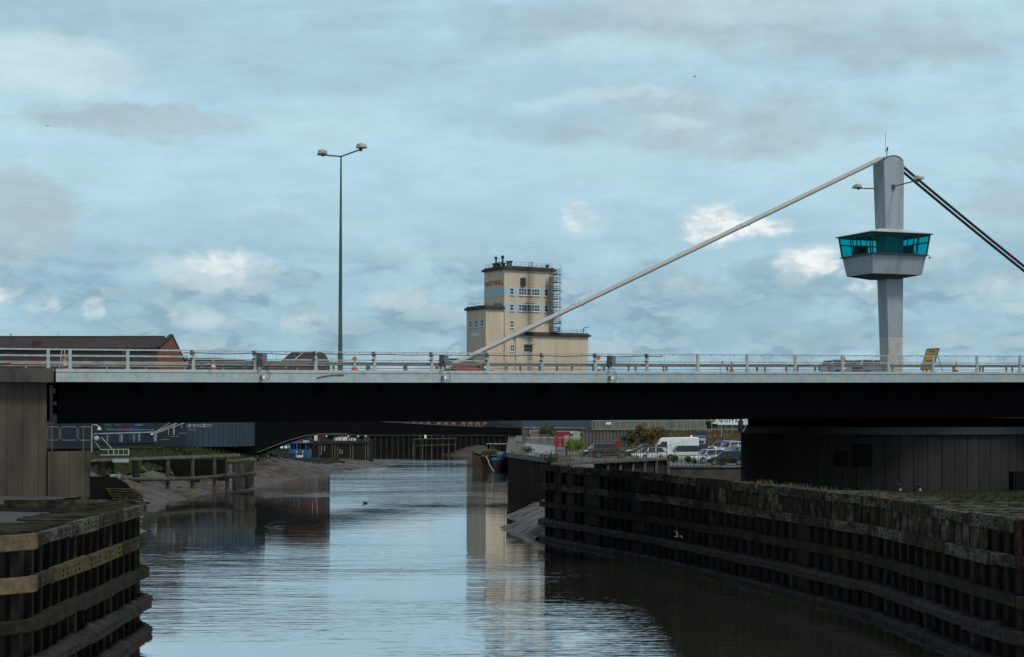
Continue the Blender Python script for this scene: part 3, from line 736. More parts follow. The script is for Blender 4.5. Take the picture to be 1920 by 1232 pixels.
# fender chain hanging at the left edge of the drum
p = P(1389, 787, 106)
v = thing('hanging_fender', 'black hanging rubber fender under the girder left of the round pier', 'fender', tuple(p))
mb = MB(); mb.lathe([(.06,0),(.16,-.15),(.17,-.55),(.10,-.78),(0,-.8)], 12, (p.x, p.y, p.z+.05)); mb.build('body', rubber, v, smooth=True)
mb = MB(); mb.tube([p + Vector((.28,0,.1)), p + Vector((.28,0,-.5)), p + Vector((.12,0,-.75))], .025, 6); mb.build('chain', pale_steel, v)

# ---------------------------------------------------------------- parapet railing
par = thing('parapet_railing', 'grey steel parapet railing along the near edge of the bridge', 'railing', B(20, .2, 12.2), TH)
t362 = BT(362, .2)
post_t = [BT(x, .2) for x in (90, 131, 239)] + [t362 + 3.5*i for i in range(-0, 26)]
pre = [BT(90, .2) - 3.5*i for i in range(1, 8)]
def rail(n, h, w_, hh, t0, t1, m, name='rail'):
    mb = MB(); bsweep(mb, [(n-w_/2,h-hh/2),(n+w_/2,h-hh/2),(n+w_/2,h+hh/2),(n-w_/2,h+hh/2)], t0, t1); return mb.build(name, m, par)
for k, t in enumerate(sorted(pre + post_t)):
    mb = MB(); w_ = .085; mb.loft([[BD(t+a, .14+b, h) for a, b in ((-w_,-.06),(w_,-.06),(w_,.06),(-w_,.06))] for h in (.005, 1.1)])
    mb.loft([[BD(t+a, .14+b, h) for a, b in ((-.13,-.1),(.13,-.1),(.13,.1),(-.13,.1))] for h in (.004, .05)])
    mb.build('post', fascia_paint if t < t362 - .1 else rail_paint, par, bevel=.01)
    if t > t362 - .1 and t < BT(1240):
        mb = MB()
        for h in (1.02, .86, .6): mb.loft([[BD(t-.2+a*.15, .05+b, h+c) for b, c in ((-.05,-.045),(.02,-.045),(.02,.045),(-.05,.045))] for a in (0, 1)])
        mb.build('clamp', dark_metal, par)
tj = t362 - .3
rail(.14, 1.06, .06, .085, -40, tj, rail_paint); rail(.14, .72, .06, .085, -40, tj, rail_paint); rail(.14, .36, .07, .13, -40, tj, rail_rusty)
rail(.2, .17, .06, .07, -40, tj, rail_rusty)
rail(.14, 1.05, .05, .055, tj, 90, rail_paint); rail(.14, .58, .06, .065, tj, 90, rail_paint)
rail(.14, .46, .03, .03, tj, 90, rail_rusty); 
mb = MB(); ta, tb = t362 - .6, BT(1240); pts = [BD(ta + (tb-ta)*i/60, .04, .93 + .018*math.sin(i*.9) - .03*abs(math.sin(i*math.pi/8.3))) for i in range(61)] + [BD(tb+.12, .04, .96)]
mb.tube(pts, .028, 6); mb.build('service_hose', black_hose, par, smooth=True)
# wire infill panels with clips
for i in range(22):
    ta = t362 + 3.5*i + .12; mb = MB()
    for h in (.66, .74, .82, .90, .98): mb.beam(BD(ta, .18, h), BD(ta+3.26, .18, h), .006, .006)
    for j in (1, 2): mb.beam(BD(ta+3.26*j/3+.0, .18, .32), BD(ta+3.26*j/3, .18, 1.03), .014, .014)
    for j in range(1, 4):
        for h in (1.0, .56): mb.beam(BD(ta+3.26*j/4-.05, .09, h), BD(ta+3.26*j/4+.05, .09, h), .05, .05)
    mb.build('wire_panel', galv, par)
# crash barrier behind it
cb = thing('crash_barrier', 'near steel crash barrier along the bridge just behind the parapet railing', 'barrier', B(20, .6, 12.2), TH)
def wbeam(root, n, h, t0, t1, m, k=1.0):
    mb = MB(); bsweep(mb, [(n,h-.16*k),(n-.06,h-.12*k),(n-.06,h-.05*k),(n,h),(n-.06,h+.05*k),(n-.06,h+.12*k),(n,h+.16*k),(n+.02,h+.16*k),(n+.02,h-.16*k)], t0, t1); mb.build('beam', m, root)
wbeam(cb, .62, .40, tj, 90, galv, .58)
mb = MB(); bsweep(mb, [(.58,.11),(.66,.11),(.66,.15),(.58,.15)], tj, 90); mb.build('lower_rail', rail_rusty, cb)
for i in range(38):
    t = tj + .9 + i*2.4; mb = MB(); mb.loft([[BD(t+a, .68+b, h) for a, b in ((-.05,-.04),(.05,-.04),(.05,.04),(-.05,.04))] for h in (.002, .42)]); mb.build('post', rail_rusty, cb)
cb2 = thing('crash_barrier', 'far steel crash barrier on the opposite edge of the bridge, seen low between the rails', 'barrier', B(20, W_-.5, 12.2), TH)
mb = MB(); bsweep(mb, [(W_-.6,.94),(W_-.5,.94),(W_-.5,1.08),(W_-.6,1.08)], T0, 90); mb.build('beam', galv, cb2)
mb = MB(); bsweep(mb, [(W_-.6,.45),(W_-.5,.45),(W_-.5,.55),(W_-.6,.55)], T0, 90); mb.build('lower_rail', rail_rusty, cb2)
for i in range(34):
    t = T0 + 1 + i*2.7; mb = MB(); mb.loft([[BD(t+a, W_-.45+b, h) for a, b in ((-.07,-.05),(.07,-.05),(.07,.05),(-.07,.05))] for h in (.002, 1.05)]); mb.build('post', rail_rusty, cb2)
# central reservation barrier
cb3 = thing('crash_barrier', 'middle steel crash barrier at the foot of the control tower and the tall street lamp', 'barrier', B(20, 12, 12.2), TH)
wbeam(cb3, 11.9, .12, T0, 90, galv, .9)
for i in range(36):
    t = T0 + 1 + i*2.6; mb = MB(); mb.loft([[BD(t+a, 11.97+b, h) for a, b in ((-.05,-.04),(.05,-.04),(.05,.04),(-.05,.04))] for h in (-.1, .22)]); mb.build('post', galv, cb3)

# ---- dark cabinets with a red lamp on the parapet, and floodlights on the edge beam
names = ['left', 'middle', 'right']; near_ = ['nearest the brick warehouse', 'beside the red car', 'right of the mill']
for i, (x, xf_) in enumerate(((487, 492), (828, 832), (1142, 1145))):
    t = BT(x, -.02); r = thing('signal_box', f'dark signal box with a red lamp on the railing post {near_[i]}', 'signal box', BD(t, -.05, .2), TH, 'signal boxes on the parapet')
    mb = MB(); mb.loft([[BD(t+a, b, h) for a, b in ((-.15,-.22),(.12,-.22),(.12,.0),(-.15,.0))] for h in (.24, .94)]); mb.build('housing', box_dark, r, bevel=.015)
    mb = MB(); mb.loft([[BD(t+a, b, h) for a, b in ((.125,-.12),(.40,-.12),(.40,-.06),(.125,-.06))] for h in (.42, .93)]); mb.build('panel', box_panel, r)
    c = BD(t+.06, -.22, .62); mb = MB(); mb.lathe([(.07,0),(.07,-.06),(.05,-.09),(0,-.10)], 12, tuple(c), 'y'); mb.build('red_lamp', red_lamp, r, smooth=True)
    mb = MB(); mb.loft([[BD(t+a, -.1+b, h) for a, b in ((-.1,-.05),(-.02,-.05),(-.02,.05),(-.1,.05))] for h in (.02, .25)]); mb.build('bracket', rail_rusty, r)
    tf = BT(xf_, -.1); r = thing('floodlight', f'square floodlight on the grey edge beam, below the signal box {near_[i]}', 'floodlight', BD(tf, 0, -.52), TH, 'floodlights on the edge beam')
    mb = MB(); mb.loft([[BD(tf+a, b, h) for a, b in ((-.14,-.22),(.08,-.22),(.08,-.02),(-.14,-.02))] for h in (-.53, -.30)]); mb.build('body', mat('floodlight_body%d' % i, (.12,.10,.075), .7, .3), r, bevel=.02)
    mb = MB(); mb.loft([[BD(tf+a, b, h) for a, b in ((-.02,-.24),(.11,-.24),(.11,-.18),(-.02,-.18))] for h in (-.51, -.33)]); mb.build('lens', lamp_glass, r)
    mb = MB(); mb.tube([BD(tf+.1,-.05,-.42), BD(tf+.3,-.05,-.52 if i == 0 else -.66), BD(tf+.45,-.05,-.40), BD(tf+.40,-.05,-.15), BD(tf+.2,-.05,.1), BD(tf-.02,-.08,.22)], .014, 5); mb.build('cable', black_hose, r, smooth=True)

# ---------------------------------------------------------------- control tower
U1 = 56.95
tower = thing('control_tower', 'tall tapering grey bridge control tower with a flared glazed cabin', 'tower', BD(56.1, NC, 0), TH)
def tw(z):   # taper of the shaft
    s = (z - 12.6) / (28.3 - 12.6); return 1.17 + .56*s, 1.10 + .37*s
def tsec(z): 
    a, b = tw(z); return [B(U1-a, NC-b/2, z), B(U1, NC-b/2, z), B(U1, NC+b/2, z), B(U1-a, NC+b/2, z)]
mb = MB(); mb.loft([tsec(12.4), tsec(15.44)]); mb.build('shaft_base', tower_base, tower)
mb = MB(); mb.loft([tsec(15.45), tsec(20), tsec(23.4), tsec(28.25)]); mb.build('shaft', tower_grey, tower)
a_, b_ = tw(28.25); prof = [(-a_,0),(-a_*.93,.3),(-a_*.8,.44),(-a_*.6,.53),(-a_*.4,.54),(-a_*.2,.44),(-.06,.20),(0,0)]
mb = MB(); mb.loft([[B(U1+u, n, 28.255+h) for u, h in prof] for n in (NC-b_/2, NC+b_/2)]); mb.build('saddle_cap', tower_grey, tower)
mb = MB(); mb.loft([[B(U1+u*1.02, n, 28.27+h+.02) for u, h in prof[1:-1]] + [B(U1+u*1.02, n, 28.27+h+.06) for u, h in prof[1:-1][::-1]] for n in (NC-b_/2-.03, NC+b_/2+.03)]); mb.build('saddle_strip', mat('cap_edge', (.16,.17,.18), .6), tower)
cab = (55.7, 13.0)
def csec(lu, lv, z): return [B(cab[0]-lu/2, cab[1]-lv/2, z), B(cab[0]+lu/2, cab[1]-lv/2, z), B(cab[0]+lu/2, cab[1]+lv/2, z), B(cab[0]-lu/2, cab[1]+lv/2, z)]
ZB, ZS, ZE = 20.0, 21.36, 22.90
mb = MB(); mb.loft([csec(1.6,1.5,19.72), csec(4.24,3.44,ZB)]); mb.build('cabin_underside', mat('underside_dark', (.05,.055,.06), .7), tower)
mb = MB(); mb.loft([csec(4.24,3.44,ZB+.004), csec(4.62,4.0,ZS)]); mb.build('cabin_apron', tower_grey, tower)
mb = MB(); mb.loft([csec(4.9,4.3,ZS+.004), csec(4.9,4.3,ZS+.07)]); mb.build('sill', frame_dark, tower)
mb = MB(); mb.loft([csec(5.25,4.9,ZE+.02), csec(5.25,4.9,ZE+.09)]); mb.build('roof_edge', frame_dark, tower)
mb = MB(); mb.loft([csec(5.22,4.87,ZE+.092), csec(1.8,1.7,ZE+.50)]); mb.build('cabin_roof', mat('roof_grey', (.42,.44,.45), .6, .06), tower)
def teal():
    m = bpy.data.materials.new('teal_glass'); m.use_nodes = True; nt = m.node_tree; N = nt.nodes; L = nt.links; N.clear()
    tr = N.new('ShaderNodeBsdfTransparent'); tr.inputs[0].default_value = (.20,.84,.87,1)
    gl = N.new('ShaderNodeBsdfGlossy'); gl.inputs[0].default_value = (.6,.9,.9,1); gl.inputs['Roughness'].default_value = .03
    fr = N.new('ShaderNodeFresnel'); fr.inputs[0].default_value = 1.45
    ml = N.new('ShaderNodeMath'); ml.operation = 'MULTIPLY'; ml.inputs[1].default_value = .35; L.new(fr.outputs[0], ml.inputs[0])
    ms = N.new('ShaderNodeMixShader'); L.new(ml.outputs[0], ms.inputs[0]); L.new(tr.outputs[0], ms.inputs[1]); L.new(gl.outputs[0], ms.inputs[2])
    o = N.new('ShaderNodeOutputMaterial'); L.new(ms.outputs[0], o.inputs[0]); return m
tg_ = teal()
def wsec(z):
    s = (z - ZS) / (ZE - ZS); return 4.62 + .30*s, 4.0 + .48*s
def wpt(side, s, z):
    lu, lv = wsec(z)
    if side == 0: return B(cab[0]-lu/2+lu*s, cab[1]-lv/2, z)
    if side == 1: return B(cab[0]+lu/2, cab[1]-lv/2+lv*s, z)
    if side == 2: return B(cab[0]+lu/2-lu*s, cab[1]+lv/2, z)
    return B(cab[0]-lu/2, cab[1]+lv/2-lv*s, z)
za, zb = ZS+.08, ZE+.015
cols = {0: [0, .26, .50, .73, .80, 1], 1: [0, .3, .62, 1], 2: [0, .22, .45, .62, .8, 1], 3: [0, .42, .58, .62, 1] }
cols[3] = [0, .40, .52, .80, 1]
for sde in range(4):
    c = cols[sde]; mbf = MB()
    for s in c:
        if s in (0,) : mbf.beam(wpt(sde, s, za), wpt(sde, s, zb), .10, .10)
        elif s < 1: mbf.beam(wpt(sde, s, za), wpt(sde, s, zb), .06, .06)
    for z in (za+.02, zb-.06): mbf.beam(wpt(sde, .01, z), wpt(sde, .99, z), .06, .07)
    if sde in (2, 1): mbf.beam(wpt(sde, .01, za+.92), wpt(sde, .99, za+.92), .05, .09)
    fr = mbf.build('window_frame', frame_dark, tower)
    for s0, s1 in zip(c, c[1:]):
        g = .012; mb = MB(); a, b, c2, d = wpt(sde, s0+g, za+.05), wpt(sde, s1-g, za+.05), wpt(sde, s1-g, zb-.09), wpt(sde, s0+g, zb-.09)
        n = (b-a).cross(d-a).normalized()*.006
        mb.hexa([a-n, b-n, b+n, a+n, d-n, c2-n, c2+n, d+n]); mb.build('pane', tg_, fr)
mb = MB(); mb.loft([csec(3.9,3.4,ZS+.08), csec(3.9,3.4,ZS+.12)]); mb.build('cabin_floor', frame_dark, tower)
mb = MB(); a, b = B(54.2,13.9,0), B(55.0,14.3,0)
for (t, n, l, wd, h) in ((54.3,14.0,1.0,.5,.75),(57.2,12.2,.5,1.0,.7)): mb.loft([[B(t+q*l, n+r_*wd, ZS+.12), B(t+q*l, n+r_*wd, ZS+.12+h)] for q, r_ in ((-.5,-.5),(.5,-.5),(.5,.5),(-.5,.5))], caps=False)
for (t, n, l, wd, h) in ((54.3,14.0,1.0,.5,.75),(57.2,12.2,.5,1.0,.7)): mb.loft([[B(t+q*l/2, n+r_*wd/2, ZS+.12+hh) for q, r_ in ((-1,-1),(1,-1),(1,1),(-1,1))] for hh in (0, h)])
mb.build('control_desk', frame_dark, tower)
# wall lamps on the shaft
def lamphead(root, c, d, tilt=0.0, sc_=1.0):
    """box lantern at c pointing along d with a photocell and a spigot"""
    d = Vector((d.x, d.y, 0)).normalized(); s = Vector((-d.y, d.x, 0)); u = Vector((0,0,1))
    def q(a, b, h): return c + (d*a + s*b + u*h)*sc_
    mb = MB(); mb.loft([[q(x, b, h) for b, h in ((-w_,z0),(w_,z0),(w_*.75,z1),(-w_*.75,z1))] for x, w_, z0, z1 in ((-.24,.20,-.02,.14),(-.14,.30,-.04,.24),(.25,.32,-.05,.23),(.55,.26,-.05,.12),(.70,.16,-.05,-.02))]); 
    hd = mb.build('lamp_head', lamp_case, root, bevel=.02)
    mb = MB(); mb.box(-.09,.09,-.09,.09,-.20,.0); mb.v = [c + (d*(v.x-.04) + s*v.y + u*v.z)*sc_ for v in mb.v]; mb.build('gear_box', dark_metal, hd)
    mb = MB(); mb.tube([q(.02,0,.22), q(.02,0,.30)], .045*sc_, 8); mb.build('photocell', dark_metal, hd)
nv = Vector((-UY, UX, 0))
for (xa, ya, xb, yb, sg) in ((1640,354,1613,353,1),(1677,350,1714,337,-1)):
    if sg > 0: base = B(U1-.95, NC+tw(26)[1]/2, 0)
    else: base = B(U1-.95, NC-tw(26)[1]/2, 0)
    if sg < 0: 
        base.z = zat(ya, base.y); 
    else: base.z = zat(354, base.y + 0)
    ln = 3.2 if sg > 0 else 3.1
    end = base + nv*sg*ln; end.z = zat(353 if sg > 0 else 338, end.y)
    mb = MB(); mb.tube([base, end], .045, 8); mb.build('lamp_arm', pole_green, tower, smooth=True)
    mb = MB(); c = base + nv*sg*.05; mb.box(c.x-.12,c.x+.12,c.y-.06,c.y+.06,c.z-.2,c.z+.15); mb.build('lamp_bracket', pole_green, tower)
    lamphead(tower, end + Vector((0,0,.08)), nv*sg, 0, .92)
# aerial, small camera
p = B(U1-1.0, NC, 28.75); mb = MB(); mb.tube([p, p + Vector((0,0,.75))], .035, 6); mb.tube([p + Vector((-.1,0,.5)), p + Vector((-.1,0,1.9))], .014, 5); mb.tube([p+Vector((.03,0,.5)), p+Vector((-.16,0,.5))], .02, 5); mb.beam(p+Vector((.06,0,.55)), p+Vector((.06,0,.85)), .06, .06); mb.build('aerial', dark_metal, tower)
p = B(cab[0]+2.35, NC-1.6, ZS-.08); mb = MB(); mb.tube([p, p + Vector((.5,.1,-.05))], .02, 5); mb.lathe([(.07,0),(.09,.1),(.05,.16)], 8, tuple(p+Vector((.5,.1,-.05)))); mb.build('camera_bracket', galv, tower)

# ---------------------------------------------------------------- stay cables
for k, n in enumerate((NC-.3, NC+.3)):
    zt0 = 28.72; ta_, tb_ = 55.5, 20.0
    pa = B(ta_, n, zt0); pb = B(tb_, n, 12.25); sag = -.03
    pts = []
    for i in range(25):
        s = i/24; q = pa.lerp(pb, s); q.z += sag*4*s*(1-s); pts.append(q)
    c = thing('stay_cable', ('nearer' if k == 0 else 'farther') + ' pale stay cable running from the tower top down left to the deck', 'cable', tuple(pb), 0, 'stay cables of the bridge')
    mb = MB(); mb.tube(pts, .13, 10); mb.build('strand', cable_white, c, smooth=True)
    mb = MB(); mb.tube([q - Vector((0,0,.12)) for q in pts], .035, 5); mb.build('under_line', cable_black, c)  # thin dark line following the underside of the strand
    for s in (.335, .70):
        q = pa.lerp(pb, s); q.z += sag*4*s*(1-s); d = (pb-pa).normalized()
        mb = MB(); mb.tube([q - d*.55 + Vector((0,0,-.02)), q + d*.1], .15, 10); mb.beam(q - d*.2 + Vector((-.3,-.1,.0)), q - d*.2 + Vector((.4,.15,.0)), .1, .07); mb.build('collar', rail_paint, c)
    pa = B(U1 - .05, n, 28.30); pb = B(81.5, n, dz(81.5) + .2); pts = []
    for i in range(19):
        s = i/18; q = pa.lerp(pb, s); q.z -= .25*4*s*(1-s); pts.append(q)
    c = thing('stay_cable', ('lower' if k == 0 else 'upper') + ' black stay cable running from the tower top down to the right', 'cable', tuple(pb), 0, 'stay cables of the bridge')
    mb = MB(); mb.tube(pts, .105, 10); mb.build('strand', cable_black, c, smooth=True)
    s = .62; q = pa.lerp(pb, s); q.z -= .25*4*s*(1-s); d = (pb-pa).normalized()
    mb = MB(); mb.tube([q - d*.3, q + d*.3], .2, 10); mb.build('collar', cable_black, c)

# ---------------------------------------------------------------- tall twin-arm street lamp in the middle of the deck
tl_ = BT(638, NC); p = BD(tl_, NC, -.1); zt = zat(292, p.y)
lamp = thing('street_lamp', 'tall tapering twin-arm street lamp standing on the bridge left of the beige mill', 'street lamp', tuple(p))
mb = MB(); hh = zt - p.z; mb.tube([p, p + Vector((0,0,1.6)), p + Vector((0,0,1.7)), p + Vector((.02,0,hh*.55)), p + Vector((.05,0,hh))], [.17,.165,.135,.10,.05], 12); mb.build('pole', pole_green, lamp, smooth=True)
top = Vector((p.x+.05, p.y, zt))
for sg in (1, -1):
    e = top + nv*sg*4.5; e.z = zat(290.5 if sg > 0 else 280, e.y)
    mb = MB(); mb.tube([top - Vector((0,0,.05)), e], .05, 8); mb.build('arm', pole_green, lamp, smooth=True)
    lamphead(lamp, e + Vector((0,0,.10)), nv*sg, 0, 1.0)

# ---------------------------------------------------------------- cones, signs on the bridge
def cone(t, n, label, beacon, h=.75):
    r = thing('traffic_cone', label, 'cone', BD(t, n, -.1 if n > .8 else 0), TH, 'traffic cones on the bridge')
    z0 = r.location.z; c = r.location
    mb = MB(); mb.box(-.22,.22,-.22,.22,0,.05); mb.v = [v + c for v in mb.v]; mb.build('base', cone_red, r, bevel=.01)
    def sec(a, b): return [(.16*(1-a)+.035*a, .05+a*(h-.05)), (.16*(1-b)+.035*b, .05+b*(h-.05))]
    for a, b, m in ((0,.28,cone_red),(.281,.72,cone_white),(.721,1,cone_red if not beacon else cone_white)):
        mb = MB(); mb.lathe(sec(a, b), 14, tuple(c)); mb.build('band', m, r, smooth=True)
    if beacon:
        mb = MB(); mb.lathe([(.05,h),(.05,h+.07),(.03,h+.07)], 8, tuple(c)); mb.build('lamp_base', orange_lamp, r)
        mb = MB(); mb.lathe([(0,-.05),(.13,-.05),(.14,0),(.13,.05),(0,.05)], 14, (c.x, c.y, c.z+h+.17), 'y'); mb.beam((c.x-.06,c.y,c.z+h+.12),(c.x-.2,c.y,c.z+h+.1),.1,.09); mb.build('beacon', orange_lamp, r, smooth=True)
    return r
for x, n, b, lab in ((123,.40,1,'cone with orange beacon lamp by the pale leaning frame at the left end'),
                     (400,1.1,0,'plain red and white cone between the warehouse gable and the first signal box'),
                     (665,.40,1,'cone with orange beacon lamp just right of the tall street lamp'),
                     (909,1.1,0,'plain red and white cone in front of the red car'),
                     (1122,1.1,1,'cone with orange beacon lamp left of the right signal box'),
                     (1372,1.1,0,'plain red and white cone midway between mill and control tower'),
                     (1582,1.1,1,'cone with orange beacon lamp in front of the grey cars left of the tower'),
                     (1793,1.1,0,'plain red and white cone right of the yellow sign')):
    cone(BT(x, n), n, lab, b, .80 if n > .8 else .50)
# small folded warning sign
t = BT(1351, 1.3); r = thing('warning_sign', 'small red and white warning sign lying beside a cone, right of the mill', 'sign', BD(t, 1.3, 0), TH)
mb = MB(); mb.loft([[BD(t+a, 1.3+b, h) for a, h in ((-.18,.38),(.17,.42),(.15,.72),(.02,.62))] for b in (0, .02)]); mb.build('plate', cone_white, r)
mb = MB(); mb.loft([[BD(t+a, 1.28+b, h) for a, h in ((-.2,.36),(.19,.40),(.165,.46),(-.1,.42))] for b in (0, .015)]); mb.loft([[BD(t+a, 1.28+b, h) for a, h in ((.1,.46),(.19,.42),(.16,.74),(.07,.66))] for b in (0, .015)]); mb.build('red_edge', cone_red, r)
mb = MB(); mb.tube([BD(t, 1.33, 0), BD(t, 1.33, .5)], .02, 5); mb.build('leg', galv, r)
# text helper
def text_mesh(name, s, mat_, parent, origin, right, up, size, extr=.01, bold=0.0, squash=1.0, spacing=1.0, width=None):
    cu_ = bpy.data.curves.new(name, 'FONT'); cu_.body = s; cu_.size = 1; cu_.extrude = 0; cu_.offset = bold; cu_.align_x = 'CENTER'; cu_.align_y = 'CENTER'; cu_.space_character = spacing
    tmp = bpy.data.objects.new('tmp', cu_); COL.objects.link(tmp); dg = bpy.context.evaluated_depsgraph_get(); me = bpy.data.meshes.new_from_object(tmp.evaluated_get(dg))
    bpy.data.objects.remove(tmp)
    if width: xs_ = [v.co.x for v in me.vertices]; squash = width / size / (max(xs_) - min(xs_))
    right = Vector(right).normalized(); up = Vector(up).normalized(); n = right.cross(up).normalized()
    vs = [Vector(origin) + right*v.co.x*size*squash + up*v.co.y*size for v in me.vertices]
    fs = [tuple(p.vertices) for p in me.polygons]; bpy.data.meshes.remove(me)
    mb = MB(); b = len(vs); mb.add(vs + [v + n*extr for v in vs], fs + [tuple(i + b for i in f) for f in fs]); return mb.build(name, mat_, parent)
# yellow breakdown sign, leaning to the right like in the photo
n0_, n1_ = 1.0, 2.35
t0_, t1_ = BT(1748.5, n0_), BT(1761, n0_); Yb = B(t0_, n0_, 0).y; zb_, zt_ = zat(692, Yb), zat(653, Yb)
r = thing('recovery_sign', 'tall yellow roadworks sign on a folding frame right of the control tower', 'sign', B(t0_, 1.8, dz(t0_)), TH)
o_ = B(t0_, n1_, zb_); rt = B(t0_, n0_, zb_) - o_; upv = B(t1_, n1_, zt_) - o_; nrm_ = rt.cross(upv).normalized()
def sp(u, v, d=0.0): return o_ + rt*u + upv*v + nrm_*d
mb = MB(); mb.loft([[sp(0,0,d), sp(1,0,d), sp(1,1,d), sp(0,1,d)] for d in (-.03, 0)]); mb.build('panel', yellow_sign, r)
for (u, v, s, sz, wd) in ((.5,.87,'Free',.30,.62),(.5,.70,'recovery',.26,1.2),(.5,.42,'Await',.30,.85),(.5,.22,'rescue',.28,.95)): text_mesh('lettering', s, sign_ink, r, sp(u, v, .004), rt, upv, sz, .004, .012, width=wd)
mb = MB()
for (a, b) in ((sp(0,0),sp(1,0)),(sp(1,0),sp(1,1)),(sp(1,1),sp(0,1)),(sp(0,1),sp(0,0))): mb.beam(a, b, .05, .05)
mb.build('frame', dark_metal, r)
lg = B(t1_, n0_, 0); zg = dz(t0_) - .1
for n_, u_ in ((n0_, 1), (n1_, 0)):
    q_ = sp(u_, .66, -.05); e_ = B(BT(1769, n0_) , n_, zg)
    mb = MB(); mb.tube([q_, e_], .022, 6); mb.build('leg', dark_metal, r)
mb = MB(); mb.tube([sp(1, .36, -.05), sp(1,.66,-.05).lerp(B(BT(1769, n0_), n0_, zg), .52)], .018, 6); mb.build('stay', dark_metal, r)
# two leaning pale frames at the left end
for (xs, lab, ys) in (((111,116,119,122), 'pale empty folding sign frame leaning behind the railing at the left end of the bridge', 0), ((226,234,238,243), 'thin wooden sign frame seen from behind at the third railing post', 1)):
    n = 2.2; r = thing('sign_frame', lab, 'frame', BD(BT(xs[0], n), n, 0), TH); m = pale_steel if not ys else jetty_top
    for (xa, xb) in ((xs[0], xs[1]), (xs[2] if ys else xs[2]-2, xs[3])):
        mb = MB(); Yq = B(BT(xa,n),n,0).y
        mb.beam(B(BT(xa,n),n,dz(-4)-.1), B(BT(xb,n),n,zat(654 if not ys else 648, Yq)), .06, .05); mb.build('leg', m, r)
    mb = MB(); Yq = B(BT(xs[0],n),n,0).y
    for yy in (666, 680): mb.beam(B(BT(xs[0]+2,n),n,zat(yy,Yq)), B(BT(xs[3]-2,n),n,zat(yy,Yq)), .05, .04)
    mb.build('crossbar', m, r)
# ---------------------------------------------------------------- vehicles
def wheel(root, x, y, r, wd, sg):
    mb = MB(); mb.lathe([(r*.62, -wd/2), (r*.92, -wd/2), (r, -wd*.35), (r, wd*.35), (r*.92, wd/2), (r*.62, wd/2)], 20, (x, y, r), 'y')
    w0 = mb.build('wheel', rubber, root, world=False, smooth=True)
    mb = MB(); yo = y + sg*wd*.42
    mb.lathe([(r*.66, 0), (r*.66, sg*.03), (r*.58, sg*.03), (r*.58, 0)], 20, (x, yo, r), 'y')
    mb.lathe([(0, sg*.02), (r*.16, sg*.02), (r*.16, 0), (0, 0)], 10, (x, yo, r), 'y')
    for k in range(6):
        a = 2*math.pi*k/6; mb.beam((x, yo, r), (x + math.cos(a)*r*.62, yo, r + math.sin(a)*r*.62), .03, r*.17, (0, 1, 0))
    mb.build('rim', rim_m, w0, world=False)
    w0.rotation_euler = (0,0,0); return w0
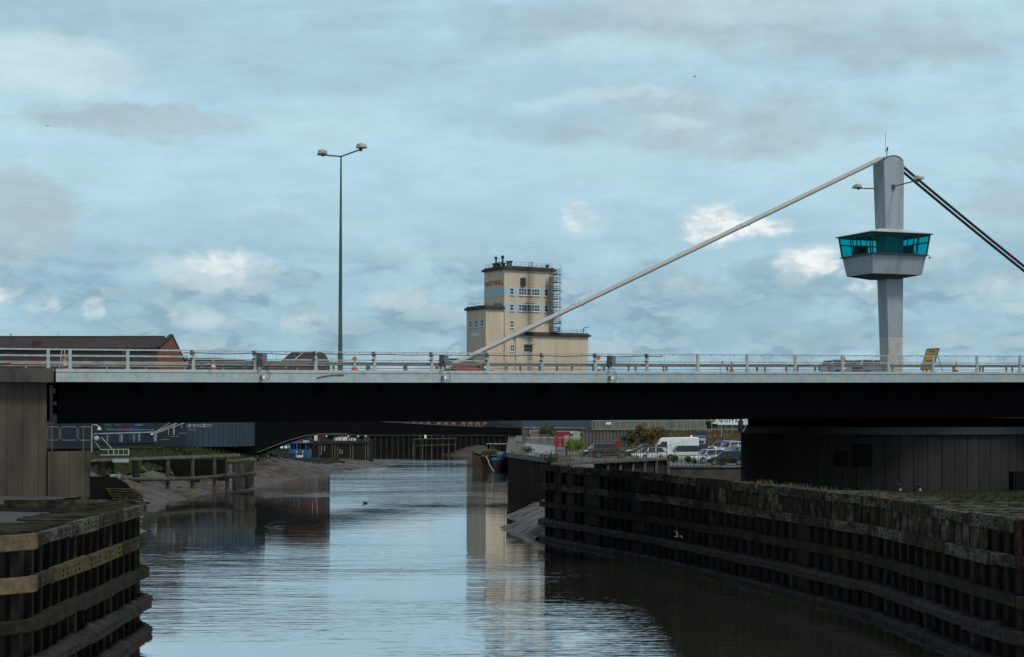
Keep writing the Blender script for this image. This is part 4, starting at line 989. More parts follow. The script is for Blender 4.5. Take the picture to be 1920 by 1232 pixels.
def make_car(label, loc, rz, pm, kind='hatch', group=None, name='parked_car', roofm=None, cat='car'):
    K = {'hatch': dict(L=4.0, H=1.48, W=1.72, hood=.52, belt=.92, xa=.95, xr=.35, xb=-1.92, xbr=-1.5, r=.31),
         'suv':   dict(L=4.4, H=1.72, W=1.84, hood=.58, belt=1.05, xa=1.05, xr=.5, xb=-2.12, xbr=-1.85, r=.36),
         'saloon':dict(L=4.5, H=1.44, W=1.76, hood=.5, belt=.90, xa=.95, xr=.25, xb=-1.75, xbr=-.95, r=.32),
         'estate':dict(L=4.6, H=1.50, W=1.78, hood=.5, belt=.93, xa=1.0, xr=.35, xb=-2.2, xbr=-1.95, r=.33)}[kind]
    Lh, H, W, belt, r = K['L']/2, K['H'], K['W']/2, K['belt'], K['r']
    root = thing(name, label, cat, loc, rz, group)
    xa, xr, xb, xbr = K['xa'], K['xr'], K['xb'], K['xbr']
    st = [(-Lh, .42, belt*.80, .80), (-Lh+.06, .30, belt*.98, .90), (-Lh+.5, .24, belt+.02, .97), (-.6, .20, belt, 1), (xa-.2, .20, belt-.01, 1), (xa+.25, .22, belt*.97, .99), (Lh-.5, .24, belt*.88, .96), (Lh-.15, .28, belt*.76, .88), (Lh, .38, belt*.62, .76)]
    mb = MB(); rings = []
    for x, z0, z1, f in st:
        w_ = W*f; rings.append([Vector((x, -w_*.94, z0)), Vector((x, -w_, z0+.14)), Vector((x, -w_, z1-.16)), Vector((x, -w_*.955, z1-.03)), Vector((x, -w_*.85, z1)), Vector((x, w_*.85, z1)), Vector((x, w_*.955, z1-.03)), Vector((x, w_, z1-.16)), Vector((x, w_, z0+.14)), Vector((x, w_*.94, z0))])
    mb.loft(rings); body = mb.build('body', pm, root, world=False, smooth=True)
    # cabin glass
    wb, wt = W*.93, W*.70; zt = H - .05
    mb = MB(); mb.loft([[Vector((xb+.06,-wb,belt-.02)), Vector((xa,-wb,belt-.02)), Vector((xa+.16,0,belt-.04)), Vector((xa,wb,belt-.02)), Vector((xb+.06,wb,belt-.02))],
                        [Vector((xbr,-wt,zt)), Vector((xr,-wt,zt)), Vector((xr+.08,0,zt+.01)), Vector((xr,wt,zt)), Vector((xbr,wt,zt))]]); mb.build('window_glass', car_glass, root, world=False)
    mb = MB(); mb.loft([[Vector((xbr-.12,-wt*.95,zt-.03)), Vector((xbr-.12,wt*.95,zt-.03)), Vector((xbr-.1,wt*.9,zt+.0)), Vector((xbr-.1,-wt*.9,zt))],
                        [Vector((xbr+.3,-wt*1.03,zt-.02)), Vector((xbr+.3,wt*1.03,zt-.02)), Vector((xbr+.3,wt*.86,H)), Vector((xbr+.3,-wt*.86,H))],
                        [Vector((xr-.2,-wt*1.03,zt-.02)), Vector((xr-.2,wt*1.03,zt-.02)), Vector((xr-.2,wt*.86,H-.005)), Vector((xr-.2,-wt*.86,H-.005))],
                        [Vector((xr+.06,-wt*1.0,zt-.03)), Vector((xr+.06,wt*1.0,zt-.03)), Vector((xr+.05,wt*.9,zt+.02)), Vector((xr+.05,-wt*.9,zt+.02))]]); mb.build('roof', roofm or pm, root, world=False, smooth=True)
    for sg in (-1, 1):
        f = .52; xm = xb + (xa-xb)*f; xmr = xbr + (xr-xbr)*.5; pl_ = [((xa+.02, sg*wb*.985, belt-.02), (xr+.02, sg*wt*.99, zt), .07, .06), ((xm, sg*wb*1.0, belt-.02), (xmr, sg*wt*1.0, zt), .05, .09), ((xb+.10, sg*wb*.985, belt-.02), (xbr+.02, sg*wt*.985, zt), .09, .16)]
        if kind in ('suv', 'estate'): xq = xb + (xa-xb)*.22; pl_.append(((xq, sg*wb, belt-.02), (xq+.12, sg*wt, zt), .05, .08))
        for p_ in pl_: MB().beam(*p_).build('pillar', roofm or pm, root, world=False)
    for sg in (-1, 1):
        mb = MB(); mb.loft([[Vector((Lh-.42+a, sg*W*(.93-a*.35) , z)) for a, z in ((0, belt*.70), (.30, belt*.62), (.30, belt*.74), (.02, belt*.86))], [Vector((Lh-.34+a, sg*W*(.55), z)) for a, z in ((.05, belt*.70), (.33, belt*.62), (.30, belt*.74), (.05, belt*.84))]]); mb.build('headlight', lamp_glass, root, world=False)
        mb = MB(); mb.box(-Lh-.015, -Lh+.22, sg*W*.80-.09, sg*W*.80+.09, belt*.78, belt*1.0); mb.build('tail_light', tail_glass, root, world=False, bevel=.02)
        mb = MB(); mb.box(xa-.28, xa-.12, sg*(W+.08)-.09, sg*(W+.08)+.09, belt-.02, belt+.12); mb.build('mirror', pm, root, world=False, bevel=.03)
        mb = MB()
        for dx in (-.95, .0): mb.box(dx-.09, dx+.09, sg*(W+.005)-.015, sg*(W+.005)+.015, belt-.21, belt-.17)
        mb.build('door_handle', pm if kind != 'hatch' else pale_steel, root, world=False)
        for wx in (Lh-.80, -Lh+.78):
            mb = MB(); mb.lathe([(0, sg*.0), (r+.06, sg*.0), (r+.06, sg*.012), (0, sg*.012)], 20, (wx, sg*(W-.008), r), 'y'); mb.build('wheel_arch', rubber, root, world=False)
            wheel(root, wx, sg*(W-.08), r, .21, sg)
    mb = MB(); mb.box(Lh-.06, Lh+.015, -W*.55, W*.55, .40, .56); mb.build('grille', dark_metal, root, world=False, bevel=.02)
    mb = MB(); mb.box(Lh-.02, Lh+.03, -.26, .26, .34, .45); mb.build('number_plate', white_paint, root, world=False)
    return root
def facing(p, deg): return (p.x, p.y, p.z), R(deg)
p_black = paint('paint_black', (.010,.011,.013)); p_silver = paint('paint_silver', (.42,.46,.52), .28); p_white = paint('paint_white', (.66,.70,.70))
p_cream = paint('paint_cream', (.52,.50,.42)); p_navy = paint('paint_navy', (.015,.02,.035)); p_red = paint('paint_red', (.30,.035,.03)); p_grey = paint('paint_grey', (.16,.18,.19)); p_blue = paint('paint_blue', (.22,.33,.48), .25)
p_pale = paint('paint_pale', (.46,.50,.50))
CZ = 4.504
def spot(x, Y): return (((x - 960) / F * Y), Y, CZ)
G = 'cars in the riverside car park'
make_car('black hatchback in side view at the edge of the car park, rear to the right', spot(1363, 174.5), R(172), p_black, 'hatch', G)
make_car('silver hatchback facing left, just behind the black hatchback', spot(1328, 181.5), R(206), p_silver, 'hatch', G)
make_car('cream off-roader with a dark roof, parked in front of the white van', spot(1279, 189.5), R(182), p_cream, 'suv', G, roofm=p_black)
make_car('white hatchback facing left, half hidden at the nose of the white van', spot(1216, 193), R(214), p_white, 'hatch', G)
make_car('black off-roader nearest the right-hand red post by the railing', spot(1143, 203), R(4), p_black, 'suv', G)
make_car('dark estate car with a pale roof, leftmost in the car park behind the black off-roader', spot(1121, 210), R(208), p_navy, 'estate', G, roofm=p_silver)
make_car('dark car with a low roof just left of the white van', spot(1207, 213), R(196), p_navy, 'saloon', G)
make_car('large dark off-roader with a pale roof rail at the back row', spot(1357, 226), R(212), p_black, 'suv', G, roofm=p_grey)
make_car('grey off-roader in the back row beside the large dark one', spot(1371, 216), R(212), p_grey, 'suv', G, roofm=p_pale)
make_car('dark hatchback in the back row, third from the left', spot(1383, 207), R(212), p_navy, 'hatch', G, roofm=p_pale)
make_car('light blue-silver saloon behind the person in the white shirt', spot(1388, 196), R(212), p_blue, 'hatch', G)
make_car('silver car at the right end of the back row beside the round pier', spot(1401, 203), R(212), p_silver, 'estate', G)
# white van
vz = thing('white_van', 'white high-roof panel van parked beside the grass bank', 'van', spot(1265, 199), R(181))
side = [(2.72,.42),(2.74,.92),(2.62,1.18),(2.25,1.42),(1.72,2.22),(1.40,2.44),(-2.62,2.52),(-2.72,2.40),(-2.74,.42)]
mb = MB(); rings = []
for y, s, dzz in ((-.98,.985,0),(-.90,1,.02),(.90,1,.02),(.98,.985,0)):
    rings.append([Vector((x*s, y if z < 1.4 else y*(1-(z-1.4)*.10), .42+(z-.42)*s + (dzz if z > 2 else 0))) for x, z in side])
mb.loft(rings); mb.build('body', p_white, vz, world=False, bevel=.05)
for sg in (-1, 1):
    mb = MB(); yy = sg*.985; mb.hexa([(.98,yy-.012,1.36),(2.10,yy-.012,1.36),(2.10,yy+.012,1.36),(.98,yy+.012,1.36),(.98,yy*.94-.012,2.02),(1.62,yy*.94-.012,2.02),(1.62,yy*.94+.012,2.02),(.98,yy*.94+.012,2.02)]); mb.build('window_glass', car_glass, vz, world=False)
    mb = MB(); mb.box(2.42,2.70,sg*.70-.18,sg*.70+.18,.88,1.10); mb.build('headlight', lamp_glass, vz, world=False, bevel=.04)
    mb = MB(); mb.box(-2.77,-2.70,sg*.88-.07,sg*.88+.07,.8,1.5); mb.build('tail_light', tail_glass, vz, world=False)
    mb = MB(); mb.box(1.98,2.12,sg*1.12-.11,sg*1.12+.11,1.3,1.7); mb.build('mirror', rubber, vz, world=False, bevel=.03)
    mb = MB(); mb.box(-2.5,.5,sg*.992-.006,sg*.992+.006,1.36,1.375); mb.box(.545,.56,sg*.992-.006,sg*.992+.006,.55,2.2); mb.box(-.9,-.885,sg*.992-.006,sg*.992+.006,.55,2.2); mb.build('door_line', dark_metal, vz, world=False)
    for wx in (1.85,-1.65):
        mb = MB(); mb.lathe([(0,0),(.42,0),(.42,sg*.012),(0,sg*.012)], 20, (wx, sg*.978, .35), 'y'); mb.build('wheel_arch', rubber, vz, world=False)
        wheel(vz, wx, sg*.90, .35, .22, sg)
mb = MB(); n_ = Vector((.75,0,.65)); mb.hexa([(2.22,-.80,1.45),(2.22,.80,1.45),(2.20,.80,1.44),(2.20,-.80,1.44),(1.76,-.74,2.14),(1.76,.74,2.14),(1.74,.74,2.13),(1.74,-.74,2.13)]); mb.v = [v + Vector((.04,0,.03)) for v in mb.v]; mb.build('windscreen', car_glass, vz, world=False)
mb = MB(); mb.box(2.70,2.80,-.92,.92,.40,.66); mb.build('bumper', rubber, vz, world=False, bevel=.03)
# traffic on the bridge
def onb(x, n): 
    t = BT(x, n); q = BD(t, n, -.1); return (q.x, q.y, q.z)
make_car('dark red hatchback driving on the bridge in front of the beige mill', onb(872, 20.5), TH, p_red, 'hatch', 'cars on the bridge', 'moving_car', roofm=p_grey)
make_car('grey hatchback on the bridge just left of the control tower', onb(1640, 19.5), TH, p_grey, 'hatch', 'cars on the bridge', 'moving_car', roofm=p_pale)
make_car('silver car farther left of the control tower behind the grey hatchback', onb(1585, 20.5), TH, p_silver, 'hatch', 'cars on the bridge', 'moving_car')

# ---------------------------------------------------------------- people
def skin_mesh(joints, edges, mat_, name, parent, fingers=None, head=None):
    """joints {key: (pos, radius)} grown into one surface"""
    keys = list(joints); me = bpy.data.meshes.new('tmp'); me.from_pydata([joints[k][0] for k in keys], [(keys.index(a), keys.index(b)) for a, b in edges], [])
    o = bpy.data.objects.new('tmp', me); COL.objects.link(o); sm = o.modifiers.new('s', 'SKIN'); o.modifiers.new('u', 'SUBSURF').levels = 1
    for i, k in enumerate(keys):
        rr = joints[k][1]; o.data.skin_vertices[0].data[i].radius = (rr, rr) if not isinstance(rr, tuple) else rr; o.data.skin_vertices[0].data[i].use_root = (i == 0)
    dg = bpy.context.evaluated_depsgraph_get(); m2 = bpy.data.meshes.new_from_object(o.evaluated_get(dg)); bpy.data.objects.remove(o)
    mb = MB(); mb.add([v.co for v in m2.vertices], [tuple(p.vertices) for p in m2.polygons]); bpy.data.meshes.remove(m2)
    if fingers:
        for pts, r in fingers: mb.tube(pts, r, 6, r*.75)
    return mb.build(name, mat_, parent, world=False, smooth=True)
def person(label, loc, rz, pose, top, bottom, hood=False):
    V_ = Vector; root = thing('person', label, 'person', loc, rz)
    J = pose; E = [('pel','abd'),('abd','che'),('che','neck'),('neck','head'),('head','crown'),('che','shL'),('shL','elL'),('elL','wrL'),('wrL','hdL'),('che','shR'),('shR','elR'),('elR','wrR'),('wrR','hdR'),('pel','hipL'),('hipL','knL'),('knL','anL'),('anL','toL'),('pel','hipR'),('hipR','knR'),('knR','anR'),('anR','toR')]
    rad = dict(pel=.125, abd=.115, che=.135, neck=.055, head=.088, crown=.075, shL=.065, shR=.065, elL=.042, elR=.042, wrL=.028, wrR=.028, hdL=.030, hdR=.030, hipL=.09, hipR=.09, knL=.058, knR=.058, anL=.04, anR=.04, toL=.038, toR=.038)
    fing = []
    for s in 'LR':
        w_, h_ = V_(J['wr'+s]), V_(J['hd'+s]); d = (h_-w_).normalized(); sd_ = d.cross(V_((1,0,0))).normalized()
        for k, (o_, l) in enumerate(((-.03,.06),(-.01,.078),(.01,.073),(.03,.058))):
            a = h_ + sd_*o_; fing.append(([a, a+d*l*.6+V_((.008,0,0)), a+d*l+V_((.022,0,0))], .009))
        a = w_ + d*.03 + V_((.02,0,0)); fing.append(([a, a+d*.03+V_((.03,0,0)), a+d*.06+V_((.035,0,0))], .010))
    hd = V_(J['head']); fd = V_(J.get('face', (1,0,0))).normalized(); upv = (V_(J['crown'])-V_(J['head'])).normalized(); sdv = fd.cross(upv).normalized()
    fing.append(([hd + fd*.075 + upv*.03, hd + fd*.10 + upv*.0], .013))           # nose
    for s in (-1, 1): fing.append(([hd + sdv*s*.085 + upv*.01, hd + sdv*s*.095 + upv*.045], .016))   # ears
    skin_mesh({k: (tuple(J[k]), rad[k]) for k in rad}, E, skin_m, 'body', root, fing)
    m = MB()
    for s in (-1, 1): m.lathe([(0,-.008),(.011,-.004),(.011,.004),(0,.008)], 8, tuple(hd + fd*.082 + sdv*s*.032 + upv*.045), 'x')
    m.build('eyes', frame_dark, root, world=False)
    m = MB(); m.beam(hd + fd*.088 - upv*.03 - sdv*.022, hd + fd*.088 - upv*.03 + sdv*.022, .008, .008); m.build('mouth', tail_glass, root, world=False)
    TE = [e for e in E if e[0] in ('pel','abd') or e in (('che','shL'),('che','shR'),('shL','elL'),('shR','elR'))][:2] + [('che','shL'),('che','shR'),('shL','elL'),('shR','elR'),('elL','wrL'),('elR','wrR')]
    skin_mesh({k: (tuple(J[k]), r) for k, r in dict(pel=.150, abd=.138, che=.158, shL=.085, shR=.085, elL=.060, elR=.060, wrL=.043, wrR=.043).items()}, TE, top, 'shirt', root)
    skin_mesh({k: (tuple(J[k]), r) for k, r in dict(pel=.146, hipL=.112, hipR=.112, knL=.082, knR=.082, anL=.06, anR=.06).items()}, [('pel','hipL'),('hipL','knL'),('knL','anL'),('pel','hipR'),('hipR','knR'),('knR','anR')], bottom, 'trousers', root)
    for s in 'LR':
        a, t = V_(J['an'+s]), V_(J['to'+s]); m = MB(); m.tube([a + V_((-.07,0,-.05)), a.lerp(t,.5)+V_((0,0,-.01)), t + V_((.03,0,.0))], [.05,.055,.042], 8); m.build('shoe', rubber, root, world=False, smooth=True)
    m = MB(); c = hd.lerp(V_(J['crown']), .55) - fd*.015
    rings = []
    for k in range(6):
        a = k/5*math.pi*.55; rings.append([c + upv*(.115*math.cos(a)) + (fd*math.cos(q)*.95 + sdv*math.sin(q))*.104*math.sin(a+.02) - fd*.02*math.sin(a) for q in [2*math.pi*i/12 for i in range(12)]])
    if hood:
        rings = [[c + upv*(.13*math.cos(a)) - fd*.01 + (fd*math.cos(q) + sdv*math.sin(q))*.128*math.sin(a+.02) for q in [2*math.pi*i/12 for i in range(12)]] for a in [k/6*math.pi*.78 for k in range(7)]]
    m.loft(rings); m.build('hood' if hood else 'hair', top if hood else hair_m, root, world=False, smooth=True)
    return root
stand = dict(pel=(0,0,.93), abd=(0,0,1.1), che=(.0,0,1.34), neck=(.01,0,1.50), head=(.02,0,1.61), crown=(.02,0,1.70), shL=(0,.19,1.40), elL=(-.02,.25,1.13), wrL=(.10,.24,.92), hdL=(.13,.235,.85), shR=(0,-.19,1.40), elR=(-.02,-.25,1.13), wrR=(.10,-.24,.92), hdR=(.13,-.235,.85),
             hipL=(0,.09,.88), knL=(.02,.10,.49), anL=(-.02,.10,.09), toL=(.12,.11,.04), hipR=(0,-.09,.88), knR=(.02,-.10,.49), anR=(-.02,-.10,.09), toR=(.12,-.11,.04), face=(1,0,0))
bend = dict(stand); bend.update(abd=(.10,0,1.06), che=(.30,0,1.20), neck=(.42,0,1.29), head=(.52,0,1.36), crown=(.59,0,1.42), shL=(.30,.19,1.22), elL=(.42,.24,.98), wrL=(.58,.20,.84), hdL=(.63,.18,.79), shR=(.30,-.19,1.22), elR=(.45,-.24,1.0), wrR=(.60,-.20,.86), hdR=(.66,-.18,.82),
            hipL=(-.04,.09,.87), hipR=(-.04,-.09,.87), knL=(.04,.11,.49), knR=(.06,-.11,.49), face=(.8,0,-.45))
sx_, sy_, _z = spot(1389, 176.8)
person('person in a white shirt and dark trousers bending at the tailgate of the black hatchback', (sx_, sy_, CZ), R(175), bend, cloth_white, cloth_navy)
sx_, sy_, _z = spot(1062, 205)
person('person in a black hooded jacket walking behind the railing beside the left red post', (sx_, sy_, CZ), R(200), stand, cloth_black, cloth_black, hood=True)

# ---------------------------------------------------------------- beige mill
YM = 450.0; ph = R(30); mu = (math.cos(ph), math.sin(ph)); mv = (-math.sin(ph), math.cos(ph))
M0 = P(945.5, 775, YM); 
def ML(s, n, z): return Vector((M0.x + mu[0]*s + mv[0]*n, M0.y + mu[1]*s + mv[1]*n, z))
def MS(x, n=0.0): q = ML(0, n, 0); return along((q.x, q.y), mu, x)
def MN(x, s=0.0): q = ML(s, 0, 0); return along((q.x, q.y), mv, x)
mill = thing('grain_mill', 'tall beige stepped mill building with pale blue bands and brown flat roofs', 'building', ML(8, 5, 4.4), ph)
ZR = zat(505, YM)
sR = MS(1038); nT = MN(908); sL = MS(911); nL = along((ML(sL,0,0).x, ML(sL,0,0).y), mv, 875); sF = MS(1103, -.4); sF0 = MS(967, -.4)
ZL, ZF = zat(580, YM), zat(628, YM)
def mbox(s0, s1, n0, n1, z0, z1, name, m, par_=None, bevel=0):
    mb = MB(); mb.hexa([ML(s0,n0,z0),ML(s1,n0,z0),ML(s1,n1,z0),ML(s0,n1,z0),ML(s0,n0,z1),ML(s1,n0,z1),ML(s1,n1,z1),ML(s0,n1,z1)]); return mb.build(name, m, par_ or mill, bevel=bevel)
mbox(0, sR, 0, nT, 4.4, ZR, 'tower_wall', beige_render)
mbox(sL, -.004, .004, nL, 4.4, ZL, 'wing_wall', beige_render)
mbox(sF0, sF, -.4, nT+6, 4.4, ZF, 'low_wing_wall', beige_render)
tops = {}
for (s0, s1, n0, n1, z, nm) in ((0,sR,0,nT,ZR,'tower_roof'),(sL,-.01,0,nL,ZL,'wing_roof'),(sF0,sF,-.4,nT+6,ZF,'low_wing_roof')):
    e = .55 if nm != 'wing_roof' else .5
    tops[nm] = mbox(s0-e, s1+(e if nm != 'wing_roof' else -.02), n0-e, n1+e, z+.002, z+.62, nm, roof_trim)
    mbox(s0-.1, s1+(.1 if nm != 'wing_roof' else -.06), n0-.1, n1+.1, z+.622, z+1.0, 'roof_curb', roof_felt)
# the low wing is cut off by the tower where it stands higher: roofs over the tower face only show beside it
def mz(y): return zat(y, YM)
# blue bands, 12 mm proud of the render
mbox(-.012, sR+.012, -.012, .2, mz(555), mz(538), 'blue_band', blue_band); mbox(-.012, sR+.012, -.012, .2, mz(585), mz(568.5), 'blue_band', blue_band)
mbox(-.012, .2, .21, nT+.012, mz(554), mz(538.5), 'blue_band', blue_band); mbox(-.012, .2, .21, nT+.012, mz(579), mz(568.5), 'blue_band', blue_band)
def mwin(x0, x1, y0, y1, cols_, rows_, n=-.012, face='u', s=None):
    a, b = (MS(x0, n), MS(x1, n)) if face == 'u' else (along((ML(s,0,0).x,ML(s,0,0).y), mv, x0), along((ML(s,0,0).x,ML(s,0,0).y), mv, x1))
    z0, z1 = mz(y1), mz(y0); a, b = min(a, b), max(a, b)
    def bx(p0, p1, q0, q1, o0, o1, nm, m, pr):
        if face == 'u': return mbox(p0, p1, n-o1, n-o0, q0, q1, nm, m, pr)
        return mbox(s-o1, s-o0, p0, p1, q0, q1, nm, m, pr)
    fr = bx(a, b, z0, z1, .0, .05, 'window', frame_white, mill)
    g = .16
    for i in range(cols_):
        for j in range(rows_):
            w_ = (b-a-g*.5)/cols_; h_ = (z1-z0-g*.5)/rows_
            bx(a+g*.25+w_*i+g*.42, a+g*.25+w_*(i+1)-g*.42, z0+g*.25+h_*j+g*.42, z0+g*.25+h_*(j+1)-g*.42, .045, .06, 'pane', glass_dark, fr)
    bx(a-.12, b+.12, z0-.22, z0-.003, .0, .22, 'sill', frame_white, fr)
for (y0, y1) in ((539.5,552),(570,582)):
    mwin(956,963,y0,y1,1,2); mwin(972.7,987,y0,y1,3,2); mwin(988.3,995.5,y0,y1,1,2); mwin(997,1011.5,y0,y1,3,2); mwin(1020.5,1028,y0,y1,1,2,)
mwin(956.5,963.5,600.5,613.5,2,2); mwin(957,964,646,658.5,2,2); mwin(982.5,998,647,659,2,2,n=-.412)
for x0 in (879.5,890.5,901.5): mwin(x0,x0+5.3,600,612.5,1,2,face='v',s=sL)
mbox(sL-.06, sL+.02, along((ML(sL,0,0).x,ML(sL,0,0).y),mv,899), along((ML(sL,0,0).x,ML(sL,0,0).y),mv,884.5), mz(630), mz(624), 'vent_panel', frame_white)
mbox(MS(975.7), MS(984), -.5, .05, mz(535), mz(519.5), 'loading_hatch', frame_dark)
mbox(.03, .05, -.013, .0, ZF, ZR, 'downpipe', roof_felt)
mbox(-.09, .02, -.10, -.005, 5, mz(582), 'downpipe', roof_felt)
# red painted name on the shaded face, letters run towards the front corner
nm0, nm1 = MN(909), MN(944); mid = (nm0+nm1)/2
text_mesh('painted_name', 'SHOTWELL', red_letter, mill, ML(-.03, mid, mz(529.0)), tuple(-Vector((mv[0],mv[1],0))), (0,0,1), 1.75, .02, .028, spacing=1.2, width=abs(nm0-nm1)*.97)
# roof railings
def mrail(s0, n0, s1, n1, z, h=1.1, step=1.5):
    mb = MB(); k = max(2, int(math.hypot(s1-s0, n1-n0)/step))
    for i in range(k+1):
        f = i/k; a = ML(s0+(s1-s0)*f, n0+(n1-n0)*f, z); mb.beam(a, a+Vector((0,0,h)), .06, .06)
    for q in (h, h*.5): mb.beam(ML(s0,n0,z+q), ML(s1,n1,z+q), .05, .05)
    mb.build('roof_railing', scaff_m, mill)
zr = ZR+1.0; mrail(.3,.3,sR-.3,.3,zr); mrail(.3,.3,.3,nT-.3,zr); mrail(sR-.3,.3,sR-.3,nT-.3,zr); mrail(.3,nT-.3,sR-.3,nT-.3,zr)
zl = ZL+1.0; mrail(sL+.3,.3,sL+.3,nL-.3,zl); mrail(sL+.3,nL-.3,-.3,nL-.3,zl)
zf = ZF+1.0; mrail(sR+2.6,0,sF-.3,0,zf); mrail(sF-.3,0,sF-.3,12,zf)
# roof plant: cowled vents and boxes
def vent(x, n, z0, h, r_):
    c = ML(MS(x, n), n, z0); v = MB(); v.lathe([(r_,0),(r_,h*.7),(r_*1.7,h*.72),(r_*1.7,h*.95),(r_*.6,h)], 10, tuple(c)); v.build('roof_vent', frame_dark, mill, smooth=True)
for (x, n, h, r_) in ((930,3,2.6,.22),(942.5,3,3.0,.25),(927,5,1.0,.4),(935,3.5,.9,.55),(945,2.5,1.0,.35),(952.5,2,1.5,.32),(957.5,2,1.6,.32),(1026,2,1.0,.35)): vent(x, n, zr-.02, h, r_)
mb = MB(); mb.tube([ML(MS(931,3),3,zr+.8), ML(MS(937,3),3,zr+1.2), ML(MS(944,3),3,zr+.9)], .15, 8); mb.build('duct', frame_dark, mill)
for (x, y0, y1, n) in ((998,486,500,2),(1083.5,616,627,4),(1031,496,502,6)):
    a = ML(MS(x,n),n,mz(y1)-.5); mb = MB(); mb.tube([a, Vector((a.x,a.y,mz(y0)))], .05, 5); mb.build('roof_pole', frame_dark, mill)
for x, nb_ in ((1094,1),(939.5,2)):
    n = 3; a = ML(MS(x,n),n,(zf if nb_ == 1 else zl)-.1); h = 1.6 if nb_ == 1 else 2.3; mb = MB(); mb.tube([a, a+Vector((0,0,h)), a+Vector((.3,0,h+.25)), a+Vector((1.5 if nb_ == 1 else .3,0,h+.35))], .10, 6); mb.build('davit', frame_dark, mill)
mb = MB(); 
for (x, y) in ((930,580),(938,579)):
    q = ML(MS(x,2),2,zl); mb.box(q.x-.5,q.x+.5,q.y-.4,q.y+.4,q.z,q.z+.7)
mb.build('roof_box', roof_felt, mill)
# caged access ladder up the front
la, lb = MS(990,-.5), MS(996.2,-.5); lz0, lz1 = 6, mz(490)
ladder = thing('access_ladder', 'tall caged steel ladder up the front of the beige mill', 'ladder', ML((la+lb)/2, -1.0, lz0), ph)
for s_ in (la, lb):
    mb = MB(); mb.beam(ML(s_,-.75,lz0), ML(s_,-.75,lz1), .07, .07); mb.build('stile', dark_metal, ladder)
    mb = MB(); mb.beam(ML(s_,-1.5,lz0+3), ML(s_,-1.5,lz1), .06, .06); mb.build('cage_bar', scaff_m, ladder)
mb = MB(); z = lz0
while z < lz1: mb.beam(ML(la,-.75,z), ML(lb,-.75,z), .05, .05); z += .5
mb.build('rungs', dark_metal, ladder)
mb = MB(); z = lz0 + 3
while z <= lz1:
    mb.beam(ML(la,-.75,z), ML(la,-1.5,z), .05, .05); mb.beam(ML(lb,-.75,z), ML(lb,-1.5,z), .05, .05); mb.beam(ML(la,-1.5,z), ML(lb,-1.5,z), .05, .06); z += .95
mb.build('cage_hoops', scaff_m, ladder)
for z in (ZF+.7, mz(568), mz(646)):
    mb = MB(); mb.hexa([ML(la-1.2,-1.7,z),ML(lb+.5,-1.7,z),ML(lb+.5,-.42,z),ML(la-1.2,-.42,z),ML(la-1.2,-1.7,z+.1),ML(lb+.5,-1.7,z+.1),ML(lb+.5,-.42,z+.1),ML(la-1.2,-.42,z+.1)])
    for s_ in (la-1.2, lb+.5): mb.beam(ML(s_,-1.65,z), ML(s_,-1.65,z+1.1), .06, .06)
    mb.beam(ML(la-1.2,-1.65,z+1.1), ML(lb+.5,-1.65,z+1.1), .05, .05); mb.build('landing', dark_metal, ladder)
# scaffold on the right-hand corner of the mill tower
sc_ = thing('scaffold', 'scaffold tower with board platforms and blue netting on the right corner of the mill', 'scaffold', ML(sR+1, 2, ZF+.7), ph)
s0, s1, s2 = MS(1029,-1.4), MS(1043,-1.4), MS(1051.5,-1.4); zt = mz(507.5)
for s_ in (s0, s0+1.1, sR+.9, s1+.2, s2): 
    for n in (-1.5, -.35) if s_ < sR else (-1.5, 1.0, 3.2):
        zz = (ZF+1.0) if s_ > s0+.5 else mz(584)
        mb = MB(); mb.tube([ML(s_,n,zz), ML(s_,n,zt + random.uniform(-.6,.9) + (.6 if s_ > sR else -1.5))], .055, 6); mb.build('standard', scaff_m, sc_)
for i in range(8):
    z = ZF + 1.3 + i*2.2
    if z > zt: break
    mb = MB(); sa = s0+1 if i < 2 or i > 6 else s0
    for (p0, p1) in (((sa,-1.5),(s2,-1.5)),((sa,-.35),(sR,-.35)),((s2,-1.5),(s2,3.2)),((s1,-1.5),(s1,3.2)),((sR+.9,-1.5),(sR+.9,3.2))):
        for dz_ in (0, .55, 1.1): mb.beam(ML(p0[0],p0[1],z+dz_), ML(p1[0],p1[1],z+dz_), .05, .05)
    mb.build('ledger', scaff_m, sc_)
    mb = MB(); mb.beam(ML(sa,-1.5,z), ML(sa+1.6,-1.5,z+2.1), .05, .05); mb.beam(ML(s2,-1.5,z+2.1), ML(s1,-1.5,z), .05, .05); mb.build('brace', scaff_m, sc_)
    mb = MB(); mb.hexa([ML(sa-.2,-1.55,z-.16),ML(s2+.2,-1.55,z-.16),ML(s2+.2,-.4,z-.16),ML(sa-.2,-.4,z-.16),ML(sa-.2,-1.55,z-.06),ML(s2+.2,-1.55,z-.06),ML(s2+.2,-.4,z-.06),ML(sa-.2,-.4,z-.06)])
    mb.hexa([ML(sR+.8,-.39,z-.16),ML(s2+.2,-.39,z-.16),ML(s2+.2,3.2,z-.16),ML(sR+.8,3.2,z-.16),ML(sR+.8,-.39,z-.06),ML(s2+.2,-.39,z-.06),ML(s2+.2,3.2,z-.06),ML(sR+.8,3.2,z-.06)]); mb.build('platform', scaff_board, sc_)
for (a, z0, z1) in ((s2-.9, mz(604), mz(599)), (s1+.3, mz(618), mz(612))):
    mb = MB(); mb.hexa([ML(a,-1.62,z0),ML(a+.8,-1.62,z0),ML(a+.8,-1.58,z0),ML(a,-1.58,z0),ML(a,-1.62,z1),ML(a+.8,-1.62,z1),ML(a+.8,-1.58,z1),ML(a,-1.58,z1)]); mb.build('netting', scaff_net, sc_)
